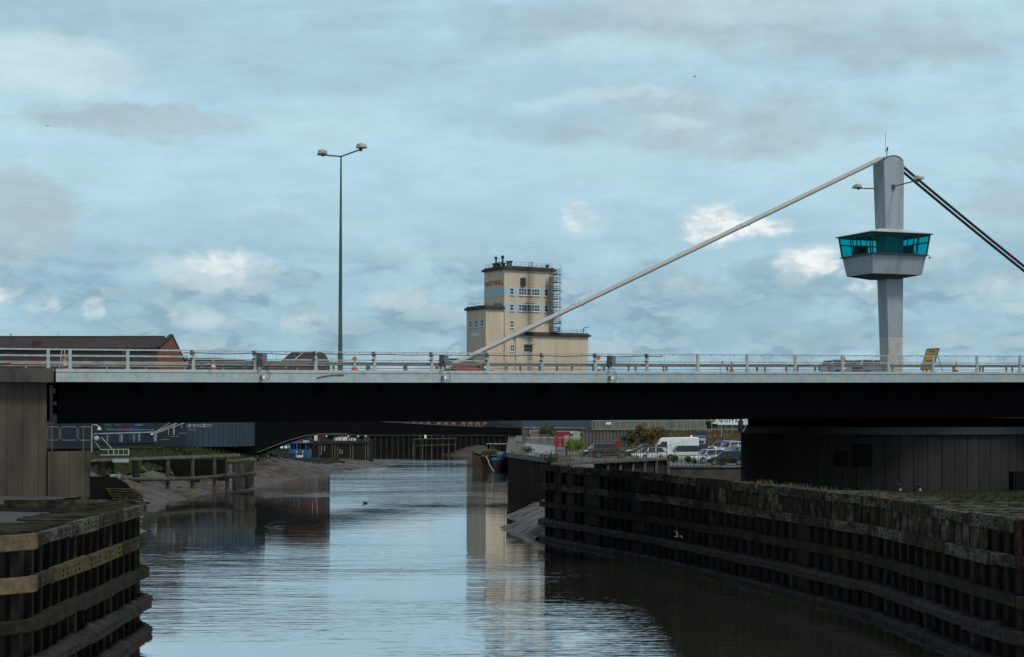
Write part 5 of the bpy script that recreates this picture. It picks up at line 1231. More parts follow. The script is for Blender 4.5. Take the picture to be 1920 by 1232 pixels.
# ---------------------------------------------------------------- brick warehouse on the left
def quadbox(mb, pts, z0, z1): mb.loft([[Vector((x, y, z0)) for x, y in pts], [Vector((x, y, z1)) for x, y in pts]]); return mb
YW = 255.0; xr_ = (316 - 960)/F*YW; D_ = 11.0
wh_ = thing('brick_warehouse', 'long dark-roofed brick warehouse with a red gable, at the far left behind the bridge', 'warehouse', (xr_-30, YW+5, 4.6))
ze, zp = zat(652, YW), zat(631.5, YW+D_/2); xl = xr_ - 75
mb = MB(); quadbox(mb, [(xl,YW),(xr_-1.2,YW),(xr_-1.2,YW+.4),(xl,YW+.4)], 4.4, ze); mb.build('front_wall', brick_grey, wh_)
xg = (345-960)/F*(YW+D_)
mb = MB(); mb.loft([[Vector((xr_-1.19, YW-.02, z)) if i == 0 else Vector((xr_+.2, YW+D_, z)) if i == 1 else Vector((xr_-.5, YW+D_/2, z)) for i, z in ((0,4.4),(1,4.4),(1,ze-1.5),(2,zp+.1),(0,ze+.1))], [Vector((xr_-1.6, YW-.02, z)) if i == 0 else Vector((xr_-.2, YW+D_, z)) if i == 1 else Vector((xr_-.9, YW+D_/2, z)) for i, z in ((0,4.4),(1,4.4),(1,ze-1.5),(2,zp+.1),(0,ze+.1))]]); mb.build('gable_wall', brick_orange, wh_)
rf_ = MB(); rf_.loft([[Vector((x, YW-.35, ze)), Vector((x, YW+D_/2, zp)), Vector((x, YW+D_+.3, ze-1.6)), Vector((x, YW+D_+.3, ze-1.8)), Vector((x, YW+D_/2, zp-.25)), Vector((x, YW-.35, ze-.2))] for x in (xl, xr_-1.62)]); roof = rf_.build('roof', tile_dark, wh_)
mb = MB(); mb.beam((xl, YW+D_/2, zp+.06), (xr_-1.7, YW+D_/2, zp+.06), .3, .14); mb.build('ridge', mat('ridge_tile', (.05,.03,.025), .9, .2), roof)
mb = MB(); mb.loft([[Vector((xr_-1.66, YW-.2, ze+.25)), Vector((xr_-1.2, YW-.2, ze+.25)), Vector((xr_-1.2, YW-.2, ze-.15)), Vector((xr_-1.66, YW-.2, ze-.15))], [Vector((xr_-.96, YW+D_/2, zp+.40)), Vector((xr_-.45, YW+D_/2, zp+.40)), Vector((xr_-.45, YW+D_/2, zp+.05)), Vector((xr_-.96, YW+D_/2, zp+.05))], [Vector((xr_-.25, YW+D_, ze-1.2)), Vector((xr_+.25, YW+D_, ze-1.2)), Vector((xr_+.25, YW+D_, ze-1.6)), Vector((xr_-.25, YW+D_, ze-1.6))]]); mb.build('coping', tile_dark, wh_)
for (xa, xb, ya, yb) in ((53,88,664,690),(10,24,655,690)):
    a, b = (xa-960)/F*YW, (xb-960)/F*YW; mb = MB(); mb.box(a, b, YW-.08, YW-.003, zat(yb,YW), zat(ya,YW)); mb.build('brick_infill', brick_red, wh_)
for x in (120, 160, 200, 255):
    a = (x-960)/F*YW; fr = MB(); fr.box(a-.6, a+.6, YW-.06, YW-.004, zat(688,YW), zat(672,YW)); f_ = fr.build('window', frame_dark, wh_); mb = MB(); mb.box(a-.5, a+.5, YW-.075, YW-.062, zat(687,YW), zat(673,YW)); mb.build('pane', glass_dark, f_)
mb = MB(); a = (92-960)/F*YW; mb.tube([(a, YW+5, zp-.2), (a, YW+5, zp+.6)], .03, 5); mb.build('roof_pole', dark_metal, wh_)
for x in (18, 62, 66): 
    a = (x-960)/F*YW; mb = MB(); mb.box(a-.05, a+.05, YW+.6, YW+.7, ze, ze+2.2 if x == 18 else ze+1.0); mb.build('roof_vent', brick_red, wh_)
mb = MB(); a, b = (57-960)/F*YW, (73-960)/F*YW; mb.box(a, b, YW+1, YW+2.2, ze+.2, ze+1.05); mb.build('chimney', brick_red, wh_)
# brick building behind the tall lamp
YB = 415.0; bl, br = (526-960)/F*YB, (607-960)/F*YB
bb = thing('brick_building', 'red brick building with a dark hipped roof seen behind the tall street lamp', 'building', ((bl+br)/2, YB+6, 4.4))
zq, zt2 = zat(673, YB), zat(660.5, YB+3)
mb = MB(); quadbox(mb, [(bl-26,YB),(br,YB),(br,YB+14),(bl-26,YB+14)], 4.38, zq-.8); mb.build('wall', brick_red, bb)
mb = MB(); x0 = bl + 1.2; mb.loft([[Vector((bl-.2, YB-.3, zq-.798)), Vector((br+.2, YB-.3, zq-.798)), Vector((br+.2, YB+14.3, zq-.798)), Vector((bl-.2, YB+14.3, zq-.798))], [Vector((bl+2.3, YB+2.5, zt2)), Vector((br-.9, YB+2.5, zt2)), Vector((br-.9, YB+11, zt2)), Vector((bl+2.3, YB+11, zt2))]]); mb.build('roof', tile_dark, bb)
mb = MB(); mb.box(bl-26.2, bl-.25, YB-.2, YB+14.2, zq-.798, zq-.5); mb.build('flat_roof', roof_felt, bb)
mb = MB(); mb.beam((bl+3.4, YB-.35, zq-.3), (bl+5.2, YB+1.6, zt2-.2), .15, .12); mb.build('roof_ladder', frame_white, bb)
for i in range(6):
    for z in (7, 12, 17):
        a = br - 2.2 - i*4.4; f_ = MB().box(a-.6, a+.6, YB-.05, YB-.003, z, z+2).build('window', frame_white, bb); mb = MB(); mb.box(a-.5, a+.5, YB-.065, YB-.052, z+.1, z+1.9); mb.build('pane', glass_dark, f_)
for k in range(2):
    mb = MB(); mb.tube([(br+.4+.9*k, YB-.2, 4.4), (br+.4+.9*k, YB-.2, zq-1)], .12, 6); mb.build('downpipe', dark_metal, bb)
# low flat-roofed block between them
YG = 330.0
fb = thing('flat_roofed_block', 'low grey flat-roofed block between the warehouse gable and the brick building', 'building', ((410-960)/F*YG, YG+6, 4.4))
for (xa, xb, ya) in ((338,410,671),(411,443,672.5),(444,480,676)):
    a, b = (xa-960)/F*YG, (xb-960)/F*YG; mb = MB(); quadbox(mb, [(a,YG),(b,YG),(b,YG+12),(a,YG+12)], 4.38, zat(ya,YG)-.4); mb.build('wall', brick_grey, fb)
    mb = MB(); quadbox(mb, [(a-.15,YG-.15),(b+.1,YG-.15),(b+.1,YG+12.1),(a-.15,YG+12.1)], zat(ya,YG)-.398, zat(ya,YG)); mb.build('roof', roof_felt, fb)

# ---------------------------------------------------------------- swooping black footbridge beyond
YH = 255.0
def H(x, y, Y=YH): return P(x, y, Y)
hub = thing('swing_footbridge', 'black steel footbridge beyond, with a curved blue-grey hub wall and an arched black arm', 'footbridge', (H(450,835).x, YH, 4.5))
# curved hub: quarter drum whose wall shows blue on the lit side
cx, cy, rh = H(330, 800).x, YH + 10.5, 10.2
zb0, zt0 = zat(838, YH), 15.4
n_ = 40; ring = []
for k in range(n_+1):
    a = math.pi*1.0 + math.pi*1.0*k/n_ ; ring.append((cx + rh*math.cos(a), cy + rh*math.sin(a)))
mb = MB(); quadbox(mb, ring + [(cx+rh, cy+6), (cx-rh, cy+6)], zb0, zt0); mb.build('hub_wall', hub_blue, hub)
for k in range(2, n_-1):
    a = math.pi + math.pi*k/n_; mb = MB(); mb.beam((cx+(rh+.02)*math.cos(a), cy+(rh+.02)*math.sin(a), zb0+.1), (cx+(rh+.02)*math.cos(a), cy+(rh+.02)*math.sin(a), zt0-.1), .05, .05); mb.build('seam', dark_metal, hub)
# the arm: deep black box whose underside sweeps up to the right
YA0, YA1 = 262.0, 318.0
arc = [(446,851),(470,852),(482,849),(500,842),(520,834),(545,825),(570,818),(600,814),(650,813.5),(690,815),(800,815.5),(870,815.5),(915,815),(976,816)]
topc = [(446,770),(470,770),(482,770),(500,772),(520,773),(545,775),(570,777),(600,779),(650,784),(690,789),(800,796),(870,799),(905,801),(976,802)]
rings = []
for i, ((xa, ya), (xb, yb)) in enumerate(zip(arc, topc)):
    f = (xa-446)/(976-446); Y = YA0 + (YA1-YA0)*f; p = P(xa, ya, Y); q = P(xa, yb, Y)
    rings.append([p, p + Vector((.8, 5.5, .0)), Vector((q.x+.8, q.y+5.5, q.z)), q])
mb = MB(); mb.loft(rings); mb.build('arm', hub_black, hub)
mb = MB(); mb.tube([P(x, y, YA0 + (YA1-YA0)*(x-446)/530) + Vector((0,-.05,.02)) for x, y in topc[9:13]], .05, 5); mb.tube([P(x, y-.3, YA0 + (YA1-YA0)*(x-446)/530) + Vector((0,-.06,0)) for x, y in arc[2:9]], .07, 5); mb.build('edge_trim', rust_rail, hub)
mb = MB(); a, b = P(908,802,312), P(977,803,318); mb.loft([[P(905,801,311), P(979,802,317.4), P(979,817,317.4), P(905,815,311)], [P(905,801,311)+Vector((0,5,0)), P(979,802,317.4)+Vector((0,5,0)), P(979,817,317.4)+Vector((0,5,0)), P(905,815,311)+Vector((0,5,0))]]); mb.build('tail', hub_black, hub)
mb = MB(); mb.loft([[P(905,800.5,311), P(922,786,312), P(979,784,317.4), P(979,803,317.4)], [P(905,800.5,311)+Vector((.3,4,0)), P(922,786,312)+Vector((.3,4,0)), P(979,784,317.4)+Vector((.3,4,0)), P(979,803,317.4)+Vector((.3,4,0))]]); mb.build('counterweight', mat('counterweight_navy', (.02,.028,.04), .6), hub)
# blue-grey approach beam on the right
ap = thing('approach_beam', 'blue-grey steel approach beam on concrete supports, right of the black footbridge', 'beam', P(1045,805,300))
a, b = P(978,787,305), P(1111,787,288); z0a, z0b = zat(801,305), zat(802.5,288)
mb = MB(); mb.loft([[Vector((a.x,a.y,z0a)), Vector((a.x,a.y,zat(783,305))), Vector((a.x+1,a.y+4,zat(783,305))), Vector((a.x+1,a.y+4,z0a))], [Vector((b.x,b.y,z0b)), Vector((b.x,b.y,zat(783,288))), Vector((b.x+1,b.y+4,zat(783,288))), Vector((b.x+1,b.y+4,z0b))]]); mb.build('beam', beam_grey, ap)
mb = MB(); mb.loft([[P(978,802,304.6),P(1104,803,289),P(1104,809,289),P(978,807,304.6)],[P(978,802,304.6)+Vector((0,2,0)),P(1104,803,289)+Vector((0,2,0)),P(1104,809,289)+Vector((0,2,0)),P(978,807,304.6)+Vector((0,2,0))]]); mb.build('crosshead', clad_grey, ap)
for (xa, xb, Y) in ((979,993,303),(1085,1090,290)):
    mb = MB(); a, b = P(xa,0,Y), P(xb,0,Y); mb.box(a.x,b.x,Y,Y+1.4,4.4,zat(806,Y)); mb.build('support', clad_grey if xa < 1000 else dark_conc, ap)
c = P(1017,803,288); mb = MB(); mb.lathe([(0,-.22),(.2,-.2),(.26,0),(.2,.2),(0,.22)], 10, tuple(c), 'y'); mb.build('lamp', white_paint, ap, smooth=True)
# mural with coloured stripes behind the stairs, dark wall under it
mu_ = thing('mural_wall', 'dark blue wall with coloured painted stripes and lettering-like swirls behind the stairs', 'wall', H(245,830,236))
YQ = 243.0
a, b = P(188,0,YQ), P(288,0,YQ); mb = MB(); mb.box(a.x,b.x,YQ,YQ+1,zat(829,YQ),11.2); mb.build('wall', mat('mural_blue', (.006,.014,.035), .8, .3, .8, (.008,.032,.052), .35, .3, .1), mu_)
a, b = P(100,0,YQ), P(348,0,YQ); mb = MB(); mb.box(a.x,b.x,YQ+.2,YQ+1.2,zat(838,YQ),14.5); mb.build('flank', mat('flank_shade_blue', (.009,.015,.022), .7, .2, .6), mu_)  # shade on the hub's left side put into a darker blue
for (xa, xb, ya, yb, c) in ((196,209,795,798.5,(.09,.14,.04)),(214,228,795,798.5,(.14,.10,.02)),(234,248,795,798.5,(.14,.02,.04)),(253,268,795,798.5,(.03,.27,.38)),(196,212,800,806,(.02,.09,.10)),(242,262,800,826,(.015,.07,.15)),(283,288,801.5,803,(.03,.14,.15)),(200,206,812,822,(.02,.10,.10))):
    a, b = P(xa,0,YQ), P(xb,0,YQ); mb = MB(); mb.box(a.x,b.x,YQ-.02,YQ-.003,zat(yb,YQ),zat(ya,YQ)); mb.build('painted_stripe', mat('mural_stripe', tuple(q*.6 for q in c), .8, .15, 3), mu_)
for k, x in enumerate((219,226,234,241,246)):
    c = P(x, 806.5, YQ-.012); mb = MB(); mb.tube([c + Vector((.30*math.cos(q)*(1 if k % 2 else .8), 0, .26*math.sin(q))) for q in [i*.7 for i in range(8)]], .06, 5); mb.build('painted_swirl', mat('mural_pink%d' % k, (.10,.04,.09), .8), mu_)
# steel stair and walkway with pale handrails
stw = thing('steel_stairway', 'steel walkway and staircase with pale handrails on the footbridge hub', 'staircase', H(292,828,238))
YT = 238.0
def seg(mb, x0, y0, x1, y1, r, Y0=YT, Y1=YT): mb.tube([P(x0,y0,Y0), P(x1,y1,Y1)], r, 6)
mb = MB(); seg(mb, 185,813.5, 291,810.5, .10); seg(mb, 291,810.5, 331,794, .10); seg(mb, 291,810, 318,793, .05, 239.5, 239.5); mb.build('handrail', galv, stw)
mb = MB(); seg(mb, 291,813, 345,793.5, .07); seg(mb, 200,806, 290,806, .03, 240, 240); seg(mb, 352,796.5, 398,796.5, .035); seg(mb, 348,798.5, 395,799.5, .03); mb.build('midrail', pale_steel, stw)
mb = MB(); mb.hexa([P(185,832,YT),P(291,830,YT),P(291,830,YT+2),P(185,832,YT+2),P(185,830,YT),P(291,828.5,YT),P(291,828.5,YT+2),P(185,830,YT+2)]); mb.build('walkway', frame_dark, stw)
for i in range(11):
    x, y = 293 + i*8.6, 827.5 - i*3.0; wd = 17 - i*.3; mb = MB(); mb.hexa([P(x,y,YT),P(x+wd,y,YT),P(x+wd,y,YT+1.8),P(x,y,YT+1.8),P(x,y-.6,YT),P(x+wd,y-.6,YT),P(x+wd,y-.6,YT+1.8),P(x,y-.6,YT+1.8)]); mb.build('tread', pale_steel if i % 2 else jetty_wood, stw)
for (x, y0, y1, r) in ((225,813,829.5,.05),(228.5,814,828.5,.09),(251,812,829,.05),(261,812,828,.09),(289,811,828.5,.06),(292,811,827,.12),(201,813,829,.07),(316,804.5,816,.05),(326,797,815,.11),(340.5,794,803.5,.05),(355,794.5,802.5,.11),(364,794.5,803.5,.06),(383,794.5,802,.09)):
    mb = MB(); seg(mb, x, y0, x, y1, r); mb.build('baluster', galv, stw)
c = P(285,814,YT-.3); mb = MB(); mb.box(c.x-.14,c.x+.14,c.y-.1,c.y+.1,c.z-.1,c.z+.1); mb.build('notice', sign_white, stw)
# small gate-like railing and white depth board on the jetty
YJ = 192.0
gr = thing('jetty_railing', 'small pale steel railing standing on the near end of the timber jetty', 'railing', H(222,866,YJ))
for x in (203,213,222,231.5,241): mb = MB(); mb.tube([P(x,854,YJ),P(x,843,YJ)], .035 if x not in (213,241) else .07, 6); mb.build('post', pale_steel, gr)
mb = MB(); mb.tube([P(188,843,YJ),P(241.5,842.5,YJ)], .05, 6); mb.tube([P(188,853.5,YJ),P(241.5,853,YJ)], .05, 6); mb.build('rail', pale_steel, gr)
db = thing('white_board', 'pale three-panel board hanging below the near end of the timber jetty', 'board', H(226,868,YJ-.9))
for xa, xb in ((211,221.5),(222,230.5),(231,241.5)): a, b = P(xa,0,YJ-.9), P(xb,0,YJ-.9); mb = MB(); mb.box(a.x,b.x,a.y,a.y+.06,zat(867,YJ-.9),zat(860.5,YJ-.9)); mb.build('panel', mat('board_pale%d' % xa, (.30,.34,.36), .7, .1), db)
# ---- timber jetty
jt = thing('timber_jetty', 'timber jetty on round piles at the foot of the left mud bank', 'jetty', P(330,900,200))
def JP(x):   # plan line of the jetty front
    f = (x - 168)/(440 - 168); Y = 191 + 22*f; return Y
rings = []
mb = MB()
for xa, xb in ((168,205),(206,266),(267,322),(323,368),(369,404),(405,440)):
    for k, x in enumerate((xa, xb)):
        Y = JP(x); ytop = 861.5 - 10.0*(x-168)/272; p = P(x, ytop, Y); q = P(x, ytop+4.5, Y)
        rr = [q, p, p+Vector((.3,2.4,0)), q+Vector((.3,2.4,0))]
        if k == 0: r0 = rr
    mb.loft([r0, rr])
mb.build('deck_beam', jetty_top, jt)
for (pts, r, nm) in (([(228,897),(255,899),(300,899),(360,897),(400,894),(440,889)], .22, 'waling'), ([(318,937),(345,936),(375,932),(410,928),(440,925),(475,920)], .24, 'waling')):
    mb = MB(); mb.tube([P(x, y, JP(min(x,440)) - .45) for x, y in pts], r, 8); mb.build(nm, jetty_wood, jt)
for (x, w_, yb) in ((191,14,905),(255,14,925),(314.5,7.5,931),(361,7.5,940),(402,7,935),(426,8,934),):
    Y = JP(min(x,440)) + .2; p = P(x, 868, Y); r = w_/2/F*Y; mb = MB(); p.z = zat(863 - 10*(x-168)/272, Y)-.2; mb.tube([Vector((p.x,p.y,-.6)), Vector((p.x,p.y,p.z))], r, 12); mb.build('pile', jetty_wood if x > 260 else timber_mud, jt, smooth=True)
# rounded dolphin at its end
for (x, y0, Y, w_) in ((441,862,214,11),(452,863,212,11),(462,862,209,8),(469.5,861,208,8),(446,862,217,9),(473,864,211,6)):
    p = P(x, y0, Y); mb = MB(); mb.tube([Vector((p.x,p.y,-.6)), p], w_/2/F*Y, 12); mb.build('pile', jetty_wood, jt, smooth=True)
for (ys, r) in (((866,865,863.5,861.5,861.5,864), .24), ((894,893,891,888,887.5,889), .24), ((924,924,922,919,918,917), .28)):
    mb = MB(); mb.tube([P(x, y, Y) for (x, Y), y in zip(((428,210),(445,208.5),(460,207),(470,206.6),(476,207.5),(478,212)), ys)], r, 8); mb.build('waling', jetty_top if ys[0] < 870 else jetty_wood, jt, smooth=True)
for x, Y in ((180,198),(330,216),(384,221)):
    a = P(x,0,Y); wd = 3 if x < 300 else 4.6; mb = MB(); mb.box(a.x-wd, a.x+wd*.6, Y+1, Y+1.5, 1.0, zat(866,Y)+.3); mb.build('back_wall', timber_black, jt)
# dark sloping timber apron beside the low concrete wall
apn = thing('timber_apron', 'dark sloping timber apron with cross battens between the low concrete wall and the river', 'apron', (-20.5, 86, 2))
YA_ = 84.0
poly = [(168,893),(214,894),(236,905),(270,940),(272,951),(168,951)]
mb = MB(); mb.loft([[P(x,y,YA_) for x, y in poly], [P(x,y,YA_)+Vector((-3.6 if x > 200 else -1.9,9,-1.6)) for x, y in poly]]); mb.build('body', timber_black, apn)
for k in range(7):
    y = 917 + k*4.6; xe = 222 + (y-900)*1.05; mb = MB(); mb.tube([P(198+k*3,y,YA_-.1),P(min(xe+14,268),y+.5,YA_-.1)], .05, 5); mb.build('batten', timber_moss, apn)
pts = []
for _ in range(90): q = P(random.uniform(222,268), random.uniform(930,940), YA_+random.uniform(-.2,2)); pts.append(q)
tufts('dry_grass', drygrass_m, pts, .30, 4, 'tuft of straw-coloured grass at the river end of the dark timber apron', .015)
sb = thing('steel_box', 'pale green steel box lying on the dark timber apron under the jetty', 'box', P(212,895,88)); a, b = P(206,0,88), P(222,0,88)
mb = MB(); mb.box(a.x,b.x,88,88.6,zat(897,88),zat(890,88)); mb.build('body', mat('box_pale', (.20,.23,.19), .7, .2, 4), sb, bevel=.03)
mb = MB(); mb.box(b.x-.12,b.x-.04,87.97,88,zat(896,88),zat(892,88)); mb.box(a.x+.05,a.x+.3,87.97,88,zat(896,88),zat(894.5,88)); mb.build('label_plate', frame_dark, sb)
hoop_m = mat('hoop_steel', (.10,.13,.16), .6, .15, 3)
# ---- tubular railings on the low concrete wall, with a lamp
n_ = 1.0
for (xa, xb, lab) in ((88,111,'left tubular hoop railing on the low concrete wall'),(114,144,'middle tubular hoop railing on the low concrete wall'),(147,172,'right tubular hoop railing on the low concrete wall')):
    r = thing('hoop_railing', lab, 'railing', B(BT((xa+xb)/2,n_),n_,7.72), TH, 'tubular hoop railings'); Y = B(BT(xa,n_),n_,0).y
    def q(x, y): return B(BT(x,n_), n_, zat(y, Y))
    c = 2.5; mb = MB(); mb.tube([q(xa+c,800.5),q(xb-c,800.5),q(xb,803),q(xb,823),q(xb-c,825.5),q(xa+c,825.5),q(xa,823),q(xa,803),q(xa+c,800.5)], .022, 6); mb.build('hoop', hoop_m, r, smooth=True)
    xm = {88:97,114:156,147:171}[xa]; mb = MB(); mb.tube([q(xm,848),q(xm,800)], .022, 6); mb.build('post', hoop_m, r)
Y = 92.0
r = thing('lamp_bracket_post', 'swan-neck lamp with a round pale housing beside the right hoop railing', 'lamp', P(172,848,Y))
def q(x, y, o=0): return P(x, y, Y+o)
mb = MB(); mb.tube([q(172,848),q(172,798),q(174.5,796.5),q(180,796.5),q(184,799),q(186,803)], .03, 6); mb.build('neck', galv, r, smooth=True)
mb = MB(); mb.lathe([(.03,.08),(.09,.0),(.14,-.10),(0,-.10)], 12, tuple(q(186,802.5))); mb.build('lamp_shade', pale_steel, r, smooth=True)
mb = MB(); c = q(181,822); mb.lathe([(0,-.14),(.10,-.12),(.14,-.04),(.14,.1),(.08,.16),(0,.17)], 14, tuple(c), 'y'); mb.build('housing', mat('housing_pale', (.34,.36,.33), .6), r, smooth=True)
mb = MB(); mb.tube([q(173,820),q(174.5,815),q(179,812.5),q(184,814)], .025, 6); mb.build('ring', galv, r)
mb = MB(); mb.tube([q(176,826),q(189,843)], .022, 6); mb.tube([q(190,820),q(210,842)], .022, 6); mb.build('brace', galv, r)
# ---- wharf, blue boat, far left bank
lwf = thing('timber_wharf', 'dark timber-faced wharf with pale fender posts beyond the left mud bank', 'wharf', (-38, 345, 0))
WC = P(690, 866, 343); Wl = P(584, 0, 326)
wx0, wx1 = Wl.x, WC.x; zw = zat(827.5, 340)
mb = MB(); mb.hexa([(wx0,330,-.3),(wx1,343,-.3),(wx1-1,368,-.3),(wx0-6,368,-.3),(wx0,330,zw),(wx1,343,zw),(wx1-1,368,zw),(wx0-6,368,zw)]); mb.build('face', timber_black, lwf)
mb = MB(); mb.beam((wx0,329.8,zw-.2),(wx1+.1,342.8,zw-.2), .4, .5); mb.build('cap', timber_dark, lwf)
for i in range(22):
    f = i/21; x, y_ = wx0+(wx1-wx0)*f, 330+13*f - .25; pale = i in (7,8,9,14,15,20,21,2); mb = MB(); mb.beam((x,y_,-.2),(x,y_,zw + (0 if not pale or i in (7,9) else .9)), .22 if pale else .4, .2); mb.build('fender_post', jetty_top if pale else timber_dark, lwf)
for (x, y0, y1) in ((602,835,853),(608,836,846),(637,842,851),(641,844,851)): 
    c0, c1 = P(x,y1,331), P(x+1,y0,331); mb = MB(); mb.beam(c0, c1, .2, .12); mb.build('ladder_stub', mat('white_stain', (.3,.3,.28), .9, .3, 6), lwf)
for i, (x0, x1, y0, y1, m) in enumerate(((589,595,815,819,white_paint),(597,607,814,825,brick_red),(626,633,821,826,white_paint),(634,651,820,826,white_paint),(652,667,822,826,white_paint),(640,642,812,826,post_red))):
    Y = 347; a, b = P(x0,0,Y), P(x1,0,Y); r = thing('wharf_clutter', ['white box near the left end of the wharf top','red crate beside the white box on the wharf top','small white crate left of the long white one on the wharf','long white crate in the middle of the wharf top','low white crate at the right of the wharf top','thin red post in front of the long white crate on the wharf'][i], 'crate' if i < 5 else 'post', (a.x, Y, zw))
    mb = MB(); mb.box(a.x,b.x,Y,Y+.8,zw+.01,zat(y0,Y)); mb.build('body', m, r, bevel=.03)
    mb = MB(); mb.box(a.x-.03,b.x+.03,Y-.03,Y+.83,zat(y0,Y)+.003,zat(y0,Y)+.08); mb.build('lid', m, r)
for x in (612,653,671.5,685.5):
    Y = 344; a = P(x,0,Y); r = thing('mooring_post', {612:'white-topped mooring post near the red crate on the wharf',653:'white-topped mooring post right of the long white crate on the wharf',671.5:'white-topped mooring post second from the wharf corner',685.5:'white-topped mooring post at the wharf corner'}[x], 'post', (a.x, Y, zw))
    mb = MB(); mb.tube([(a.x,Y,zw),(a.x,Y,zw+.8)], .12, 8); mb.build('post', jetty_wood, r); mb = MB(); mb.tube([(a.x,Y,zw+.802),(a.x,Y,zw+1.15)], .16, 8); mb.build('cap', white_paint, r)
bo = thing('blue_boat', 'small blue workboat with a wheelhouse resting on the mud beside the dark wharf', 'boat', P(562,857,318))
Y = 318
mb = MB(); rings = []
for x, hw, z0, z1 in ((542,.9,1.2,2.5),(552,1.3,1.0,2.35),(570,1.3,1.0,2.5),(580,.9,1.1,3.0),(584,.1,1.7,3.2)):
    a = P(x,0,Y).x; rings.append([Vector((a,Y-hw,z1)),Vector((a,Y-hw*.7,z0+.2)),Vector((a,Y,z0)),Vector((a,Y+hw*.7,z0+.2)),Vector((a,Y+hw,z1))])
mb.loft(rings); mb.build('hull', boat_blue, bo)
a, b = P(545,0,Y).x, P(574,0,Y).x; zc = zat(831,Y)
for (x, w_) in ((545,.25),(552,.12),(558,.25),(564,.1),(574,.12)):
    c = P(x,0,Y).x; 
    for yy in (-1.05,1.0): mb = MB(); mb.box(c-w_/2,c+w_/2,Y+yy,Y+yy+.06,2.3,zc); mb.build('wheelhouse_pillar', boat_blue, bo)
mb = MB(); mb.box(a-.2,b+.2,Y-1.15,Y+1.15,zc+.002,zc+.15); mb.build('wheelhouse_roof', boat_blue, bo)
mb = MB(); mb.box(a+.02,b-.02,Y-1.02,Y-.98,2.4,3.1); mb.box(a+.02,b-.02,Y+.95,Y+.99,2.4,3.1); mb.build('wheelhouse_side', boat_blue, bo)
mb = MB(); mb.box(a+.1,b-.1,Y-.02,Y+.02,3.0,zc-.05); mb.build('window_glass', car_glass, bo)
for x in (557,569): c = P(x,0,Y).x; mb = MB(); mb.tube([(c,Y-1.2,1.6),(c,Y-1.2,2.9)], .07, 6); mb.build('rail_post', white_paint, bo)
mb = MB(); c = P(559,0,Y).x; mb.box(c,c+.9,Y-1.28,Y-1.2,1.6,2.0); mb.build('fender_board', white_paint, bo)
# wood pile fence left of boat and orange brick hut
ft = thing('timber_trestle', 'weathered timber trestle left of the blue boat below the black arch', 'trestle', P(520,850,322))
mb = MB(); mb.beam(P(480,840,322), P(586,829,322), .5, .35); mb.build('beam', jetty_top, ft)
for i in range(13):
    x = 484 + i*8; p = P(x, 842-i*1.1, 322.3); mb = MB(); mb.beam(Vector((p.x,p.y,1)), p, .22, .22); mb.build('post', jetty_wood, ft)
YBk = 352; bh = thing('brick_hut', 'low orange brick hut with a white sill behind the blue boat', 'hut', P(566,830,YBk))
a, b = P(545,0,YBk), P(569,0,YBk); mb = MB(); mb.box(a.x,b.x,YBk,YBk+5,3,zat(806,YBk)); mb.build('wall', brick_orange, bh)
mb = MB(); mb.box(a.x-.2,b.x+.2,YBk-.2,YBk+5.2,zat(806,YBk)+.002,zat(804,YBk)); mb.build('roof', roof_felt, bh)
a, b = P(570,0,YBk), P(580,0,YBk); mb = MB(); mb.box(a.x,b.x,YBk,YBk+4,3,zat(808,YBk)); mb.build('annexe', dark_metal, bh)
a, b = P(569,0,YBk), P(584,0,YBk); mb = MB(); mb.box(a.x,b.x,YBk-.5,YBk-.1,zat(830,YBk),zat(826,YBk)); mb.build('sill', white_paint, bh)
# dark quay across the head of the reach, with a jetty, and brick terraces above
fq = thing('far_quay', 'dark sheet-piled quay across the far end of the river', 'quay', P(800,850,404))
YF = 404.0; a, b = P(560,0,YF), P(985,0,YF)
mb = MB(); mb.box(a.x,b.x,YF,YF+.6,-.5,4.38); mb.build('wall', timber_black, fq)
for i in range(40):
    x = a.x + (b.x-a.x)*(i+.5)/40; mb = MB(); mb.box(x-.18,x+.18,YF-.22,YF-.004,-.5,4.2); mb.build('pile', timber_dark if i % 9 else timber_mud, fq)
mb = MB(); mb.box(a.x,b.x,YF-.3,YF+.9,4.39,4.75); mb.build('coping', dark_conc, fq)
fj = thing('far_jetty', 'small grey timber jetty standing in front of the far quay', 'jetty', P(817,850,399))
Yj = 399.0
mb = MB(); mb.beam(P(774,823,Yj), P(858,822,Yj), 1.6, .22); mb.build('deck', jetty_wood, fj)
mb = MB(); mb.beam(P(774,836,Yj), P(856,833,Yj), .25, .22); mb.build('brace', jetty_wood, fj)
for x in (775,792,809.5,830,841,854): p = P(x,823,Yj); mb = MB(); mb.beam(Vector((p.x,p.y,-.4)), p, .3, .3); mb.build('pile', jetty_wood, fj)
for x in (787,798,809,830): p = P(x,823,Yj); mb = MB(); mb.beam(p, p+Vector((0,0,.9)), .14, .14); mb.build('rail_post', jetty_top, fj)
mb = MB(); mb.beam(P(774,815.5,Yj), P(810,816.5,Yj), .1, .1); mb.build('rail', jetty_top, fj)
mb = MB(); p = P(798,822,Yj-.5); mb.box(p.x-.28,p.x+.2,p.y-.05,p.y+.05,p.z,p.z+.9); mb.build('notice', sign_white, fj)
